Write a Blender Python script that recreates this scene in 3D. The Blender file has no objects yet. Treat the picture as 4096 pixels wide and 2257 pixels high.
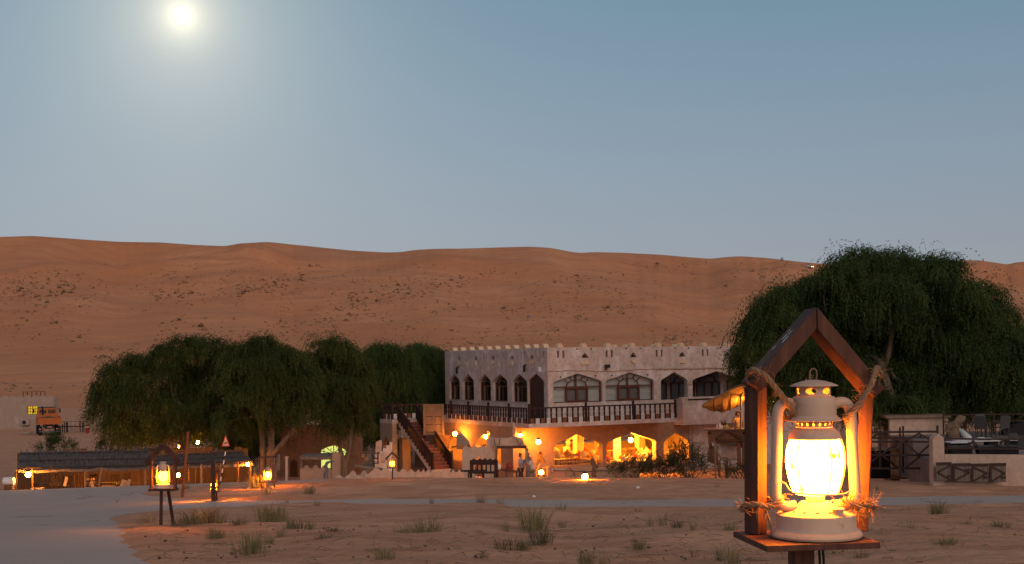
import bpy, bmesh, math, random
import numpy as np
from mathutils import Vector, Matrix, noise as mn
from mathutils.geometry import delaunay_2d_cdt

# ------------------------------------------------------------------ camera
SC = bpy.context.scene
COL = SC.collection
FPX, ROLL, EYE = 5000.0, 0.0153, 6.9          # focal length in photo pixels, camera roll, eye height above the plain
CA, SA = math.cos(ROLL), math.sin(ROLL)
cd = bpy.data.cameras.new('camera')
cd.sensor_width = 36.0
cd.lens = 36.0 * FPX / 4096.0
cd.shift_y = (1458 - 1128.5) / 4096.0
cd.clip_start = 0.05
cd.clip_end = 9000
cam = bpy.data.objects.new('camera', cd)
COL.objects.link(cam)
cam.matrix_world = Matrix(((CA, SA, 0, 0), (0, 0, -1, 0), (-SA, CA, 0, EYE), (0, 0, 0, 1)))
SC.camera = cam
SC.view_settings.view_transform = 'Standard'
SC.view_settings.look = 'None'
SC.view_settings.exposure = 0.0
SC.view_settings.gamma = 1.0
SC.render.resolution_x, SC.render.resolution_y = 1024, 564
SC.cycles.max_bounces = 6
SC.cycles.diffuse_bounces = 3
SC.cycles.glossy_bounces = 3
SC.cycles.transparent_max_bounces = 8
SC.cycles.sample_clamp_indirect = 4.0
SC.cycles.caustics_reflective = False
SC.cycles.caustics_refractive = False

def ray(px, py):
    u = (px - 2048) / FPX
    v = (1458 - py) / FPX
    return (u * CA + v * SA, -u * SA + v * CA)
def P(px, py, d):
    x, z = ray(px, py)
    return Vector((x * d, d, EYE + z * d))

# ------------------------------------------------------------------ dusk sky with the moon's aureole, low glow of the set sun
SUN_AZ = math.radians(153)      # clockwise from +Y (the view direction): behind the camera, to the right
SUN_EL = math.radians(24)
MOON = (P(727, 62, 1.0) - Vector((0, 0, EYE))).normalized()
w = bpy.data.worlds.new('World')
SC.world = w
w.use_nodes = True
nt = w.node_tree
nt.nodes.clear()
def N(nt, typ, **kw):
    n = nt.nodes.new(typ)
    for k, v in kw.items():
        if k.startswith('i_'):
            n.inputs[k[2:]].default_value = v
        elif k.startswith('n_'):
            n.inputs[int(k[2:])].default_value = v
        else:
            setattr(n, k, v)
    return n
def mth(nt, op, a, b=None, clamp=False):
    n = N(nt, 'ShaderNodeMath', operation=op, use_clamp=clamp)
    for i, x in enumerate((a, b)):
        if x is None: continue
        if isinstance(x, (int, float)): n.inputs[i].default_value = x
        else: nt.links.new(x, n.inputs[i])
    return n.outputs[0]
def mix(nt, fac, a, b, blend='MIX'):
    n = N(nt, 'ShaderNodeMix', data_type='RGBA', blend_type=blend)
    for i, x in ((0, fac), (6, a), (7, b)):
        if isinstance(x, (int, float)): n.inputs[i].default_value = x
        elif isinstance(x, tuple): n.inputs[i].default_value = x if len(x) == 4 else x + (1,)
        else: nt.links.new(x, n.inputs[i])
    return n.outputs[2]
L = nt.links.new
tc = N(nt, 'ShaderNodeTexCoord')
sky = N(nt, 'ShaderNodeTexSky', sky_type='NISHITA', sun_disc=False, sun_elevation=SUN_EL, sun_rotation=SUN_AZ,
        altitude=100, air_density=1.0, dust_density=0.6, ozone_density=2.2)
sep = N(nt, 'ShaderNodeSeparateXYZ')
L(tc.outputs['Generated'], sep.inputs[0])
# twilight arch: lilac earth-shadow band low down, clear blue higher up, the same all round the horizon
ramp = N(nt, 'ShaderNodeValToRGB')
L(sep.outputs['Z'], ramp.inputs[0])
cr = ramp.color_ramp
cr.elements[0].position = 0.0
cr.elements[0].color = (0.30, 0.27, 0.29, 1)
cr.elements[1].position = 1.0
cr.elements[1].color = (0.20, 0.225, 0.27, 1)
for pos, c in ((0.085, (0.262, 0.272, 0.325)), (0.14, (0.252, 0.293, 0.343)), (0.21, (0.206, 0.288, 0.350)), (0.29, (0.150, 0.265, 0.340)), (0.42, (0.16, 0.24, 0.31)), (0.6, (0.19, 0.235, 0.29))):
    e = cr.elements.new(pos)
    e.color = c + (1,)
dot = N(nt, 'ShaderNodeVectorMath', operation='DOT_PRODUCT')
L(tc.outputs['Generated'], dot.inputs[0])
dot.inputs[1].default_value = MOON
ang = mth(nt, 'ARCCOSINE', mth(nt, 'MINIMUM', dot.outputs['Value'], 1.0))
def halo(sig, amp):
    return mth(nt, 'MULTIPLY', mth(nt, 'EXPONENT', mth(nt, 'MULTIPLY', ang, -1.0 / math.radians(sig))), amp)
h1 = mix(nt, 1.0, (1.0, 0.86, 0.50, 1), (0, 0, 0, 1), 'MULTIPLY')
glow = N(nt, 'ShaderNodeCombineColor')
tot = mth(nt, 'ADD', mth(nt, 'ADD', halo(0.6, 1.0), halo(3.6, 0.40)), halo(11.0, 0.10))
L(mth(nt, 'MULTIPLY', tot, 1.0), glow.inputs[0])
L(mth(nt, 'MULTIPLY', tot, 0.84), glow.inputs[1])
L(mth(nt, 'MULTIPLY', tot, 0.54), glow.inputs[2])
nis = mix(nt, 1.0, sky.outputs[0], (0.10, 0.10, 0.10, 1), 'MULTIPLY')
sk = mix(nt, 0.80, nis, ramp.outputs[0])
sk = mix(nt, 1.0, sk, glow.outputs[0], 'ADD')
bg = N(nt, 'ShaderNodeBackground', i_Strength=1.0)
L(sk, bg.inputs[0])
ow = N(nt, 'ShaderNodeOutputWorld')
L(bg.outputs[0], ow.inputs[0])

sl = bpy.data.lights.new('dusk_glow', 'SUN')
sl.energy = 1.3
sl.angle = math.radians(50)
sl.color = (1.0, 0.66, 0.47)
so = bpy.data.objects.new('dusk_glow', sl)
COL.objects.link(so)
sd = Vector((math.sin(SUN_AZ) * math.cos(SUN_EL), math.cos(SUN_AZ) * math.cos(SUN_EL), math.sin(SUN_EL)))
so.rotation_euler = sd.to_track_quat('Z', 'Y').to_euler()

# ------------------------------------------------------------------ helpers
R = math.radians
rnd = random.Random(7)
def lerp(a, b, t): return a + (b - a) * t
def sstep(a, b, x):
    t = min(1.0, max(0.0, (x - a) / (b - a)))
    return t * t * (3 - 2 * t)

class MB:
    """collects shapes and links them as one mesh object"""
    def __init__(s): s.v = []; s.f = []
    def add(s, vs, fs):
        o = len(s.v)
        s.v += [tuple(p) for p in vs]
        s.f += [tuple(i + o for i in f) for f in fs]
        return s
    def box(s, x0, x1, y0, y1, z0, z1, M=None):
        vs = [Vector((x, y, z)) for z in (z0, z1) for y in (y0, y1) for x in (x0, x1)]
        if M is not None: vs = [M @ p for p in vs]
        return s.add(vs, [(0, 2, 3, 1), (4, 5, 7, 6), (0, 1, 5, 4), (2, 6, 7, 3), (0, 4, 6, 2), (1, 3, 7, 5)])
    def bar(s, a, b, w, h, up=(0, 0, 1), tw=1.0):
        a, b = Vector(a), Vector(b)
        d = (b - a).normalized()
        u = Vector(up)
        if abs(d.dot(u)) > .97: u = Vector((0, 1, 0)) if abs(d.y) < .9 else Vector((1, 0, 0))
        x = d.cross(u).normalized(); y = x.cross(d).normalized()
        vs = [a + x * i * w / 2 + y * j * h / 2 for j in (-1, 1) for i in (-1, 1)] + [b + x * i * w * tw / 2 + y * j * h * tw / 2 for j in (-1, 1) for i in (-1, 1)]
        return s.add(vs, [(0, 2, 3, 1), (4, 5, 7, 6), (0, 1, 5, 4), (2, 6, 7, 3), (0, 4, 6, 2), (1, 3, 7, 5)])
    def tube(s, pts, rad, n=8, cap=True, closed=False):
        pts = [Vector(p) for p in pts]
        m = len(pts)
        if not isinstance(rad, (list, tuple)): rad = [rad] * m
        vs, fs = [], []
        px = None
        for i in range(m):
            if closed: t = pts[(i + 1) % m] - pts[i - 1]
            else: t = pts[min(i + 1, m - 1)] - pts[max(i - 1, 0)]
            t.normalize()
            if px is None:
                px = t.cross(Vector((0, 0, 1)))
                if px.length < .1: px = t.cross(Vector((0, 1, 0)))
            px = (px - t * px.dot(t)).normalized()
            py = t.cross(px)
            for k in range(n):
                a = 2 * math.pi * k / n
                vs.append(pts[i] + (px * math.cos(a) + py * math.sin(a)) * rad[i])
        for i in range(m if closed else m - 1):
            j = (i + 1) % m
            for k in range(n):
                fs.append((i * n + k, i * n + (k + 1) % n, j * n + (k + 1) % n, j * n + k))
        if cap and not closed:
            fs.append(tuple(range(n - 1, -1, -1))); fs.append(tuple((m - 1) * n + k for k in range(n)))
        return s.add(vs, fs)
    def lathe(s, prof, n=24, c=(0, 0, 0), a0=0.0, cap=True):
        vs, fs = [], []
        for r, z in prof:
            for k in range(n):
                a = a0 + 2 * math.pi * k / n
                vs.append((c[0] + r * math.cos(a), c[1] + r * math.sin(a), c[2] + z))
        for i in range(len(prof) - 1):
            for k in range(n):
                fs.append((i * n + k, i * n + (k + 1) % n, (i + 1) * n + (k + 1) % n, (i + 1) * n + k))
        if cap and prof[0][0] > 1e-4: fs.append(tuple(range(n - 1, -1, -1)))
        if cap and prof[-1][0] > 1e-4: fs.append(tuple((len(prof) - 1) * n + k for k in range(n)))
        return s.add(vs, fs)
    def prism(s, poly, f3, w0, w1, holes=()):
        """polygon (with holes) in u,v extruded from w0 to w1; f3(u,v,w) gives the point"""
        loops = [list(poly)] + [list(h) for h in holes]
        if not holes and len(poly) < 9 and convex(poly):
            n = len(poly)
            return s.add([f3(u, v, w0) for u, v in poly] + [f3(u, v, w1) for u, v in poly],
                         [tuple(range(n)), tuple(range(2 * n - 1, n - 1, -1))] + [(i, i + n, (i + 1) % n + n, (i + 1) % n) for i in range(n)])
        pts, ed = [], []
        for lp in loops:
            o = len(pts); pts += [Vector(p) for p in lp]
            ed += [(o + i, o + (i + 1) % len(lp)) for i in range(len(lp))]
        ov, oe, of, _, _, _ = delaunay_2d_cdt(pts, ed, [], 0, 1e-6)
        keep = []
        for f in of:
            c = sum((ov[i] for i in f), Vector((0, 0))) / len(f)
            if inside(c, loops[0]) and not any(inside(c, h) for h in loops[1:]): keep.append(tuple(f))
        n = len(ov)
        s.add([f3(p.x, p.y, w0) for p in ov], keep)
        s.add([f3(p.x, p.y, w1) for p in ov], [tuple(reversed(f)) for f in keep])
        for lp in loops:
            m = len(lp)
            s.add([f3(p[0], p[1], w0) for p in lp] + [f3(p[0], p[1], w1) for p in lp], [(i, (i + 1) % m, (i + 1) % m + m, i + m) for i in range(m)])
        return s
    def mesh(s, name, mat, smooth=None):
        me = bpy.data.meshes.new(name)
        me.from_pydata(s.v, [], s.f)
        if mat is not None: me.materials.append(mat)
        if smooth is not None:
            me.polygons.foreach_set('use_smooth', [True] * len(me.polygons))
            me.update()
            me.set_sharp_from_angle(angle=R(smooth))
        me.update()
        return me
    def build(s, name, mat, parent=None, smooth=None, bevel=0, norm=False):
        me = s.mesh(name, mat, smooth)
        if norm or bevel:
            bm = bmesh.new(); bm.from_mesh(me)
            bmesh.ops.remove_doubles(bm, verts=bm.verts, dist=1e-5)
            bmesh.ops.recalc_face_normals(bm, faces=bm.faces)
            bm.to_mesh(me); bm.free()
        o = link(name, me, parent)
        if bevel:
            b = o.modifiers.new('bevel', 'BEVEL'); b.width = bevel; b.segments = 2; b.limit_method = 'ANGLE'
        return o
def link(name, me, parent=None, loc=None, rz=None):
    o = bpy.data.objects.new(name, me)
    COL.objects.link(o)
    if parent is not None: o.parent = parent
    if loc is not None: o.location = loc
    if rz is not None: o.rotation_euler = (0, 0, rz)
    return o
def convex(p):
    sg = 0
    for i in range(len(p)):
        a, b, c = p[i - 2], p[i - 1], p[i]
        k = (b[0] - a[0]) * (c[1] - b[1]) - (b[1] - a[1]) * (c[0] - b[0])
        if abs(k) < 1e-9: continue
        if sg and (k > 0) != (sg > 0): return False
        sg = k
    return True
def inside(p, lp):
    x, y = p[0], p[1]; r = False; j = len(lp) - 1
    for i in range(len(lp)):
        if (lp[i][1] > y) != (lp[j][1] > y) and x < (lp[j][0] - lp[i][0]) * (y - lp[i][1]) / (lp[j][1] - lp[i][1]) + lp[i][0]: r = not r
        j = i
    return r
def thing(name, label, cat, loc=(0, 0, 0), rz=0.0, group=None):
    o = bpy.data.objects.new(name, None)
    o.empty_display_size = .1
    COL.objects.link(o)
    o.location = loc; o.rotation_euler = (0, 0, rz)
    return tag(o, label, cat, group)
def tag(o, label, cat, group=None):
    o['label'] = label; o['category'] = cat
    if group: o['group'] = group
    return o
def kind(o, k, label=None):
    o['kind'] = k
    if label: o['label'] = label
    return o
def copytree(o, parent=None):
    c = o.copy(); COL.objects.link(c)
    c.parent = parent
    for ch in o.children: copytree(ch, c)
    return c
XZ = lambda y0: (lambda u, v, w: (u, y0 + w, v))
XY = lambda z0: (lambda u, v, w: (u, v, z0 + w))
YZ = lambda x0: (lambda u, v, w: (x0 + w, u, v))

# ------------------------------------------------------------------ materials
MATS = {}
def mat(name, c1, c2=None, scale=6.0, rough=.85, bump=0.0, bscale=None, metal=0.0, stretch=(1, 1, 1), spec=.3, detail=6.0, c3=None, s3=1.5, f3=(.55, .7)):
    if name in MATS: return MATS[name]
    m = bpy.data.materials.new(name); m.use_nodes = True
    nt = m.node_tree; b = nt.nodes['Principled BSDF']
    b.inputs['Roughness'].default_value = rough
    b.inputs['Metallic'].default_value = metal
    b.inputs['Specular IOR Level'].default_value = spec
    tc = N(nt, 'ShaderNodeTexCoord'); mp = N(nt, 'ShaderNodeMapping')
    mp.inputs['Scale'].default_value = stretch
    nt.links.new(tc.outputs['Object'], mp.inputs[0])
    col = c1 + (1,)
    if c2 is not None:
        nz = N(nt, 'ShaderNodeTexNoise', i_Scale=scale, i_Detail=detail, i_Roughness=.62)
        nt.links.new(mp.outputs[0], nz.inputs[0])
        rp = N(nt, 'ShaderNodeMapRange', n_1=.3, n_2=.7)
        nt.links.new(nz.outputs[0], rp.inputs[0])
        col = mix(nt, rp.outputs[0], c1, c2)
    if c3 is not None:
        n3 = N(nt, 'ShaderNodeTexNoise', i_Scale=s3, i_Detail=8.0, i_Roughness=.7)
        nt.links.new(mp.outputs[0], n3.inputs[0])
        r3 = N(nt, 'ShaderNodeMapRange', n_1=f3[0], n_2=f3[1])
        nt.links.new(n3.outputs[0], r3.inputs[0])
        col = mix(nt, r3.outputs[0], col, c3)
    if isinstance(col, tuple): b.inputs['Base Color'].default_value = col
    else: nt.links.new(col, b.inputs['Base Color'])
    if bump:
        nb = N(nt, 'ShaderNodeTexNoise', i_Scale=bscale or scale * 3, i_Detail=8.0, i_Roughness=.65)
        nt.links.new(mp.outputs[0], nb.inputs[0])
        bp = N(nt, 'ShaderNodeBump', i_Strength=.7, i_Distance=bump)
        nt.links.new(nb.outputs[0], bp.inputs['Height'])
        nt.links.new(bp.outputs[0], b.inputs['Normal'])
    MATS[name] = m
    return m
def emit(name, c, s, c2=None, s2=0, scale=8.0):
    m = bpy.data.materials.new(name); m.use_nodes = True
    nt = m.node_tree; nt.nodes.clear()
    e = N(nt, 'ShaderNodeEmission', i_Color=c + (1,), i_Strength=s)
    o = N(nt, 'ShaderNodeOutputMaterial')
    if c2:
        tc = N(nt, 'ShaderNodeTexCoord'); nz = N(nt, 'ShaderNodeTexNoise', i_Scale=scale, i_Detail=5.0)
        nt.links.new(tc.outputs['Object'], nz.inputs[0])
        rp = N(nt, 'ShaderNodeMapRange', n_1=.60, n_2=.68)
        nt.links.new(nz.outputs[0], rp.inputs[0])
        e2 = N(nt, 'ShaderNodeEmission', i_Color=c2 + (1,), i_Strength=s2)
        mx = N(nt, 'ShaderNodeMixShader')
        nt.links.new(rp.outputs[0], mx.inputs[0]); nt.links.new(e.outputs[0], mx.inputs[1]); nt.links.new(e2.outputs[0], mx.inputs[2])
        nt.links.new(mx.outputs[0], o.inputs[0])
    else: nt.links.new(e.outputs[0], o.inputs[0])
    MATS[name] = m
    return m
def glass(name, tint=(.8, .85, .85), refl=.25, rough=.06, gcol=(.9, .9, .9)):
    m = bpy.data.materials.new(name); m.use_nodes = True
    nt = m.node_tree; nt.nodes.clear()
    t = N(nt, 'ShaderNodeBsdfTransparent', i_Color=tint + (1,)); g = N(nt, 'ShaderNodeBsdfGlossy', i_Color=gcol + (1,), i_Roughness=rough)
    mx = N(nt, 'ShaderNodeMixShader'); mx.inputs[0].default_value = refl
    o = N(nt, 'ShaderNodeOutputMaterial')
    nt.links.new(t.outputs[0], mx.inputs[1]); nt.links.new(g.outputs[0], mx.inputs[2]); nt.links.new(mx.outputs[0], o.inputs[0])
    MATS[name] = m
    return m
WARM = (1.0, .30, .022)
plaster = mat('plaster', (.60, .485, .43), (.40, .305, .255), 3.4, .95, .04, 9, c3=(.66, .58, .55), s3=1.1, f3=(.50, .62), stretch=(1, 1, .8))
plaster_pale = mat('plaster_pale', (.52, .40, .32), (.38, .275, .215), 3.0, .95, .02, 12)
cream = mat('cream_plaster', (.72, .52, .34), (.60, .42, .27), 5, .95)
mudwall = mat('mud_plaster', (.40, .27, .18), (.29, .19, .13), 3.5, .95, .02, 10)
darkwood = mat('dark_wood', (.035, .016, .013), (.022, .010, .009), 8, .6, .003, 40, stretch=(1, 1, .2))
brownwood = mat('brown_wood', (.10, .045, .022), (.055, .024, .012), 7, .75, .004, 30, stretch=(1, 1, .15))
oldwood = mat('weathered_wood', (.24, .18, .13), (.13, .095, .07), 9, .9, .004, 40, stretch=(1, 1, .12))
polewood = mat('pole_wood', (.16, .085, .045), (.09, .045, .024), 9, .85, .004, 40, stretch=(1, 1, .12))
winwood = mat('window_wood', (.13, .04, .022), (.08, .025, .015), 6, .55)
redsteps = mat('red_clay_tile', (.24, .075, .05), (.15, .05, .036), 4, .8, c3=(.33, .13, .08), s3=3)
blackmetal = mat('black_metal', (.012, .011, .011), None, rough=.5)
greymetal = mat('grey_metal', (.16, .16, .17), (.1, .1, .11), 8, .55, metal=.6)
whitepaint = mat('white_paint', (.70, .70, .69), (.58, .57, .56), 6, .6)
claytile = mat('clay_tile', (.26, .11, .05), (.18, .075, .035), 6, .85)
shade_black = mat('recess_shade', (.010, .007, .006), None, rough=1)  # flat black that holds the shade of openings in its colour
# ================================================================== ground
GD = [-400, 0, 3, 8, 12.8, 17.4, 25, 30, 36, 39, 44, 48, 52, 57, 60, 66, 72, 80, 4000]
GZ = [1.5, 1.55, 1.6, 1.75, 2.05, 2.20, 3.0, 3.5, 4.05, 4.235, 4.50, 4.62, 4.75, 5.07, 5.5, 6.4, 6.88, 6.9, 6.9]
def vs_(a, b, x):
    t = np.clip((x - a) / (b - a), 0, 1)
    return t * t * (3 - 2 * t)
_fd = np.linspace(-20, 100, 1201)
_fz = np.interp(_fd, GD, GZ)
_k = np.hanning(31); _k /= _k.sum()
_fz = np.convolve(np.pad(_fz, 15, mode='edge'), _k, mode='valid')      # rounded profile
def G(x, y):
    x = np.asarray(x, float); y = np.asarray(y, float)
    drop = np.where((y > -19) & (y < 99), np.interp(y, _fd, _fz), np.interp(y, GD, GZ))
    near = 1 - vs_(60, 74, y)
    drop = drop + .10 * vs_(-7, 3, x) * vs_(40, 48, y) * near
    drop = drop + .026 * np.maximum(0, np.minimum(x, 40) - 3) * vs_(18, 36, y) * near
    drop = drop + .020 * np.maximum(0, -np.maximum(x, -45) - 8) * vs_(26, 50, y) * near
    return EYE - drop
def Gf(x, y): return float(G(x, y))
def hit(px, py):
    x, z = ray(px, py)
    d = np.arange(6, 64, .02)
    g = G(x * d, d) - (EYE + z * d)
    i = np.argmax(g > 0)
    if g[i] <= 0: i = int(np.argmin(-g))
    return float(x * d[i]), float(d[i])
def onground(px, d, py=1900):
    x = ray(px, py)[0] * d
    return Vector((x, d, Gf(x, d)))

near_edge = [(660, 2420), (600, 2240), (546, 2162), (519, 2122), (485, 2092), (455, 2072), (481, 2064), (567, 2052), (683, 2042), (905, 2036), (1031, 2022), (1200, 2016), (1359, 2011),
             (1434, 2018), (1700, 2021), (1841, 2014), (2003, 2017), (2053, 2033), (2205, 2034), (2457, 2033), (2962, 2030), (3507, 2023), (3773, 2021), (4096, 2015), (4700, 2008)]
far_edge = [(4700, 1974), (4096, 1982), (3720, 1985), (3507, 1990), (2962, 1997), (2709, 1997), (2457, 2001), (2306, 1999), (2154, 2001), (2003, 1997), (1700, 1996), (1434, 1996), (1157, 2001),
            (854, 2003), (683, 1991), (600, 1982), (572, 1976), (590, 1967), (637, 1955), (753, 1950), (905, 1938), (1031, 1931), (1200, 1930)]
road_poly = [hit(*p) for p in near_edge] + [hit(*p) for p in far_edge]
for px, d in ((1320, 52.5), (1300, 56), (1196, 59), (1037, 60), (879, 60.5), (577, 61), (339, 61), (0, 61), (-500, 61)):
    road_poly.append((ray(px, 1925)[0] * d, d))
road_poly += [(-31, 45), (-26, 20), (-14, 9), (-7, 8.6)]

def seg_sd(X, Y, poly):
    """signed distance, negative inside"""
    best = np.full(X.shape, 1e9); ins = np.zeros(X.shape, bool)
    n = len(poly)
    for i in range(n):
        ax, ay = poly[i]; bx, by = poly[(i + 1) % n]
        dx, dy = bx - ax, by - ay
        t = np.clip(((X - ax) * dx + (Y - ay) * dy) / (dx * dx + dy * dy + 1e-12), 0, 1)
        best = np.minimum(best, np.hypot(X - ax - t * dx, Y - ay - t * dy))
        c = (ay > Y) != (by > Y)
        with np.errstate(divide='ignore', invalid='ignore'):
            ins ^= c & (X < (bx - ax) * (Y - ay) / (by - ay + 1e-12) + ax)
    return np.where(ins, -best, best)
def lines(*segs):
    out = []
    for a, b, st in segs: out += list(np.arange(a, b, st))
    return np.array(out)
gx = lines((-3000, -300, 450), (-300, -60, 24), (-60, -26, 1.6), (-26, -15, .5), (-15, 15, .28), (15, 26, .5), (26, 60, 1.6), (60, 300, 24), (300, 3001, 450))
gy = lines((-600, -20, 40), (-20, 8, 2), (8, 40, .28), (40, 62, .3), (62, 80, .8), (80, 260, 6), (260, 3200, 300))
GXX, GYY = np.meshgrid(gx, gy)
gz = G(GXX, GYY)
nz = np.zeros(gz.shape); nj = np.zeros(gz.shape)
for i in range(gz.shape[0]):
    if not 8 <= gy[i] < 80: continue
    for j in range(gz.shape[1]):
        x, y = gx[j], gy[i]
        if abs(x) > 40: continue
        nz[i, j] = mn.noise((x * .33, y * .33, 1)) * .15 + mn.noise((x * .9, y * .8, 5)) * .06 + abs(mn.noise((x * 1.9, y * 2.2, 9))) * .04
        if 40.3 < y < 49 and x > -9: nz[i, j] += .035 * math.sin(y * 4.3 + 1.2 * mn.noise((x * .07, y * .2, 4)) + .05 * x) * sstep(40.3, 41.5, y) * (1 - sstep(47.5, 49, y))
        nj[i, j] = mn.noise((x * 1.1, y * 1.1, 3)) + .5 * mn.noise((x * 3, y * 3, 8))
fad = 1 - .75 * vs_(47, 54, GYY)
sdr = seg_sd(GXX, GYY, road_poly) + nj * .11
out = vs_(0, 1.2, sdr)
gz = gz + nz * fad * out + .035 * vs_(-.1, .15, sdr) * (1 - vs_(.4, 2, sdr)) - .09 * vs_(.12, .5, -sdr)
gz[GYY > 250] = -3.0
ny, nx = gz.shape
gv = np.stack([GXX, GYY, gz], -1).reshape(-1, 3)
idx = np.arange(ny * nx).reshape(ny, nx)
gf = np.stack([idx[:-1, :-1], idx[:-1, 1:], idx[1:, 1:], idx[1:, :-1]], -1).reshape(-1, 4)
def gridmesh(name, v, f, m, smooth=True):
    me = bpy.data.meshes.new(name)
    me.vertices.add(len(v)); me.vertices.foreach_set('co', np.asarray(v, np.float32).ravel())
    k = f.shape[1]
    me.loops.add(f.size); me.loops.foreach_set('vertex_index', f.ravel().astype(np.int32))
    me.polygons.add(len(f)); me.polygons.foreach_set('loop_start', (np.arange(len(f)) * k).astype(np.int32))
    me.polygons.foreach_set('use_smooth', np.full(len(f), smooth))
    me.materials.append(m)
    me.update(calc_edges=True)
    return me

def sandmat(name, ca, cb, cc, big, streak, bumps, far=None):
    m = bpy.data.materials.new(name); m.use_nodes = True
    nt = m.node_tree; b = nt.nodes['Principled BSDF']
    b.inputs['Roughness'].default_value = .95; b.inputs['Specular IOR Level'].default_value = .1
    tc = N(nt, 'ShaderNodeTexCoord')
    n1 = N(nt, 'ShaderNodeTexNoise', i_Scale=big, i_Detail=6.0, i_Roughness=.6); nt.links.new(tc.outputs['Object'], n1.inputs[0])
    r1 = N(nt, 'ShaderNodeMapRange', n_1=.36, n_2=.64); nt.links.new(n1.outputs[0], r1.inputs[0])
    mp = N(nt, 'ShaderNodeMapping'); mp.inputs['Scale'].default_value = streak
    nt.links.new(tc.outputs['Object'], mp.inputs[0])
    n2 = N(nt, 'ShaderNodeTexNoise', i_Scale=1.0, i_Detail=8.0, i_Roughness=.68); nt.links.new(mp.outputs[0], n2.inputs[0])
    r2 = N(nt, 'ShaderNodeMapRange', n_1=.42, n_2=.68); nt.links.new(n2.outputs[0], r2.inputs[0])
    c = mix(nt, r1.outputs[0], ca, cb)
    c = mix(nt, r2.outputs[0], c, cc)
    if far:
        sp = N(nt, 'ShaderNodeSeparateXYZ'); nt.links.new(tc.outputs['Object'], sp.inputs[0])
        ff = N(nt, 'ShaderNodeMapRange', n_1=70.0, n_2=130.0); nt.links.new(sp.outputs['Y'], ff.inputs[0])
        c = mix(nt, ff.outputs[0], c, mix(nt, r2.outputs[0], far[0], far[1]))
    nt.links.new(c, b.inputs['Base Color'])
    h = None
    for sc, amp, det in bumps:
        nb = N(nt, 'ShaderNodeTexNoise', i_Scale=sc, i_Detail=det, i_Roughness=.6); nt.links.new(tc.outputs['Object'], nb.inputs[0])
        t = mth(nt, 'MULTIPLY', nb.outputs[0], amp)
        h = t if h is None else mth(nt, 'ADD', h, t)
    h = mth(nt, 'ADD', h, mth(nt, 'MULTIPLY', n2.outputs[0], bumps[0][1] * (.8 if far else .22)))
    bp = N(nt, 'ShaderNodeBump', i_Strength=1.0, i_Distance=1.0)
    nt.links.new(h, bp.inputs['Height']); nt.links.new(bp.outputs[0], b.inputs['Normal'])
    return m
sand = sandmat('desert_sand', (.56, .305, .185), (.46, .24, .14), (.34, .165, .092), .35, (.55, 1.5, 1), [(1.3, .16, 4.0), (6, .06, 6.0)], ((.54, .28, .165), (.42, .21, .12)))
ground = link('ground', gridmesh('ground', gv, gf, sand))
kind(ground, 'structure', 'reddish desert sand sloping down from the camera to the camp')

# ------------------------------------------------------------------ concrete road
bpts = []
n = len(road_poly)
for i in range(n):
    a, b = road_poly[i], road_poly[(i + 1) % n]
    l_ = math.hypot(b[0] - a[0], b[1] - a[1]); k = max(1, int(l_ / .8))
    for t in range(k): bpts.append((lerp(a[0], b[0], t / k), lerp(a[1], b[1], t / k)))
m_ = len(bpts)
ed = [(i, (i + 1) % m_) for i in range(m_)]
ipts = [(x, y) for x in np.arange(-32, 30, .7) for y in np.arange(8, 62, .7)]
ia = np.array(ipts); keep = seg_sd(ia[:, 0], ia[:, 1], road_poly) < -.3
ov, oe, of, _, _, _ = delaunay_2d_cdt([Vector(p) for p in bpts] + [Vector(p) for p in ia[keep]], ed, [], 1, 1e-5)
road = MB()
rv = [(p.x, p.y, Gf(p.x, p.y) + .008 * mn.noise((p.x * .5, p.y * .5, 2))) for p in ov]
road.add(rv, [tuple(f) for f in of if inside(sum((ov[i] for i in f), Vector((0, 0))) / len(f), road_poly)])
concrete = bpy.data.materials.new('concrete'); concrete.use_nodes = True
_n = concrete.node_tree; _b = _n.nodes['Principled BSDF']; _b.inputs['Roughness'].default_value = .85; _b.inputs['Specular IOR Level'].default_value = .06
_tc = N(_n, 'ShaderNodeTexCoord')
_n1 = N(_n, 'ShaderNodeTexNoise', i_Scale=.5, i_Detail=8.0, i_Roughness=.65); _n.links.new(_tc.outputs['Object'], _n1.inputs[0])
_c = mix(_n, _n1.outputs[0], (.44, .36, .312), (.32, .262, .228))
_mp = N(_n, 'ShaderNodeMapping'); _mp.inputs['Scale'].default_value = (.5, 2.2, 1); _n.links.new(_tc.outputs['Object'], _mp.inputs[0])
_n2 = N(_n, 'ShaderNodeTexNoise', i_Scale=1.3, i_Detail=9.0, i_Roughness=.7); _n.links.new(_mp.outputs[0], _n2.inputs[0])
_r2 = N(_n, 'ShaderNodeMapRange', n_1=.60, n_2=.70); _n.links.new(_n2.outputs[0], _r2.inputs[0])
_c = mix(_n, _r2.outputs[0], _c, (.34, .19, .115))
_v = N(_n, 'ShaderNodeTexNoise', i_Scale=.16, i_Detail=4.0, i_Roughness=.5); _n.links.new(_tc.outputs['Object'], _v.inputs[0])
_cr = mth(_n, 'LESS_THAN', mth(_n, 'ABSOLUTE', mth(_n, 'SUBTRACT', _v.outputs[0], .5)), .0022)
_c = mix(_n, mth(_n, 'MULTIPLY', _cr, .7), _c, (.12, .08, .06))
_n.links.new(_c, _b.inputs['Base Color'])
_bp = N(_n, 'ShaderNodeBump', i_Strength=.6, i_Distance=.03); _n.links.new(_n2.outputs[0], _bp.inputs['Height']); _n.links.new(_bp.outputs[0], _b.inputs['Normal'])
ro = road.build('road', concrete, smooth=60)
kind(ro, 'structure', 'pale grey concrete track with drifted sand at its edges')

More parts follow.
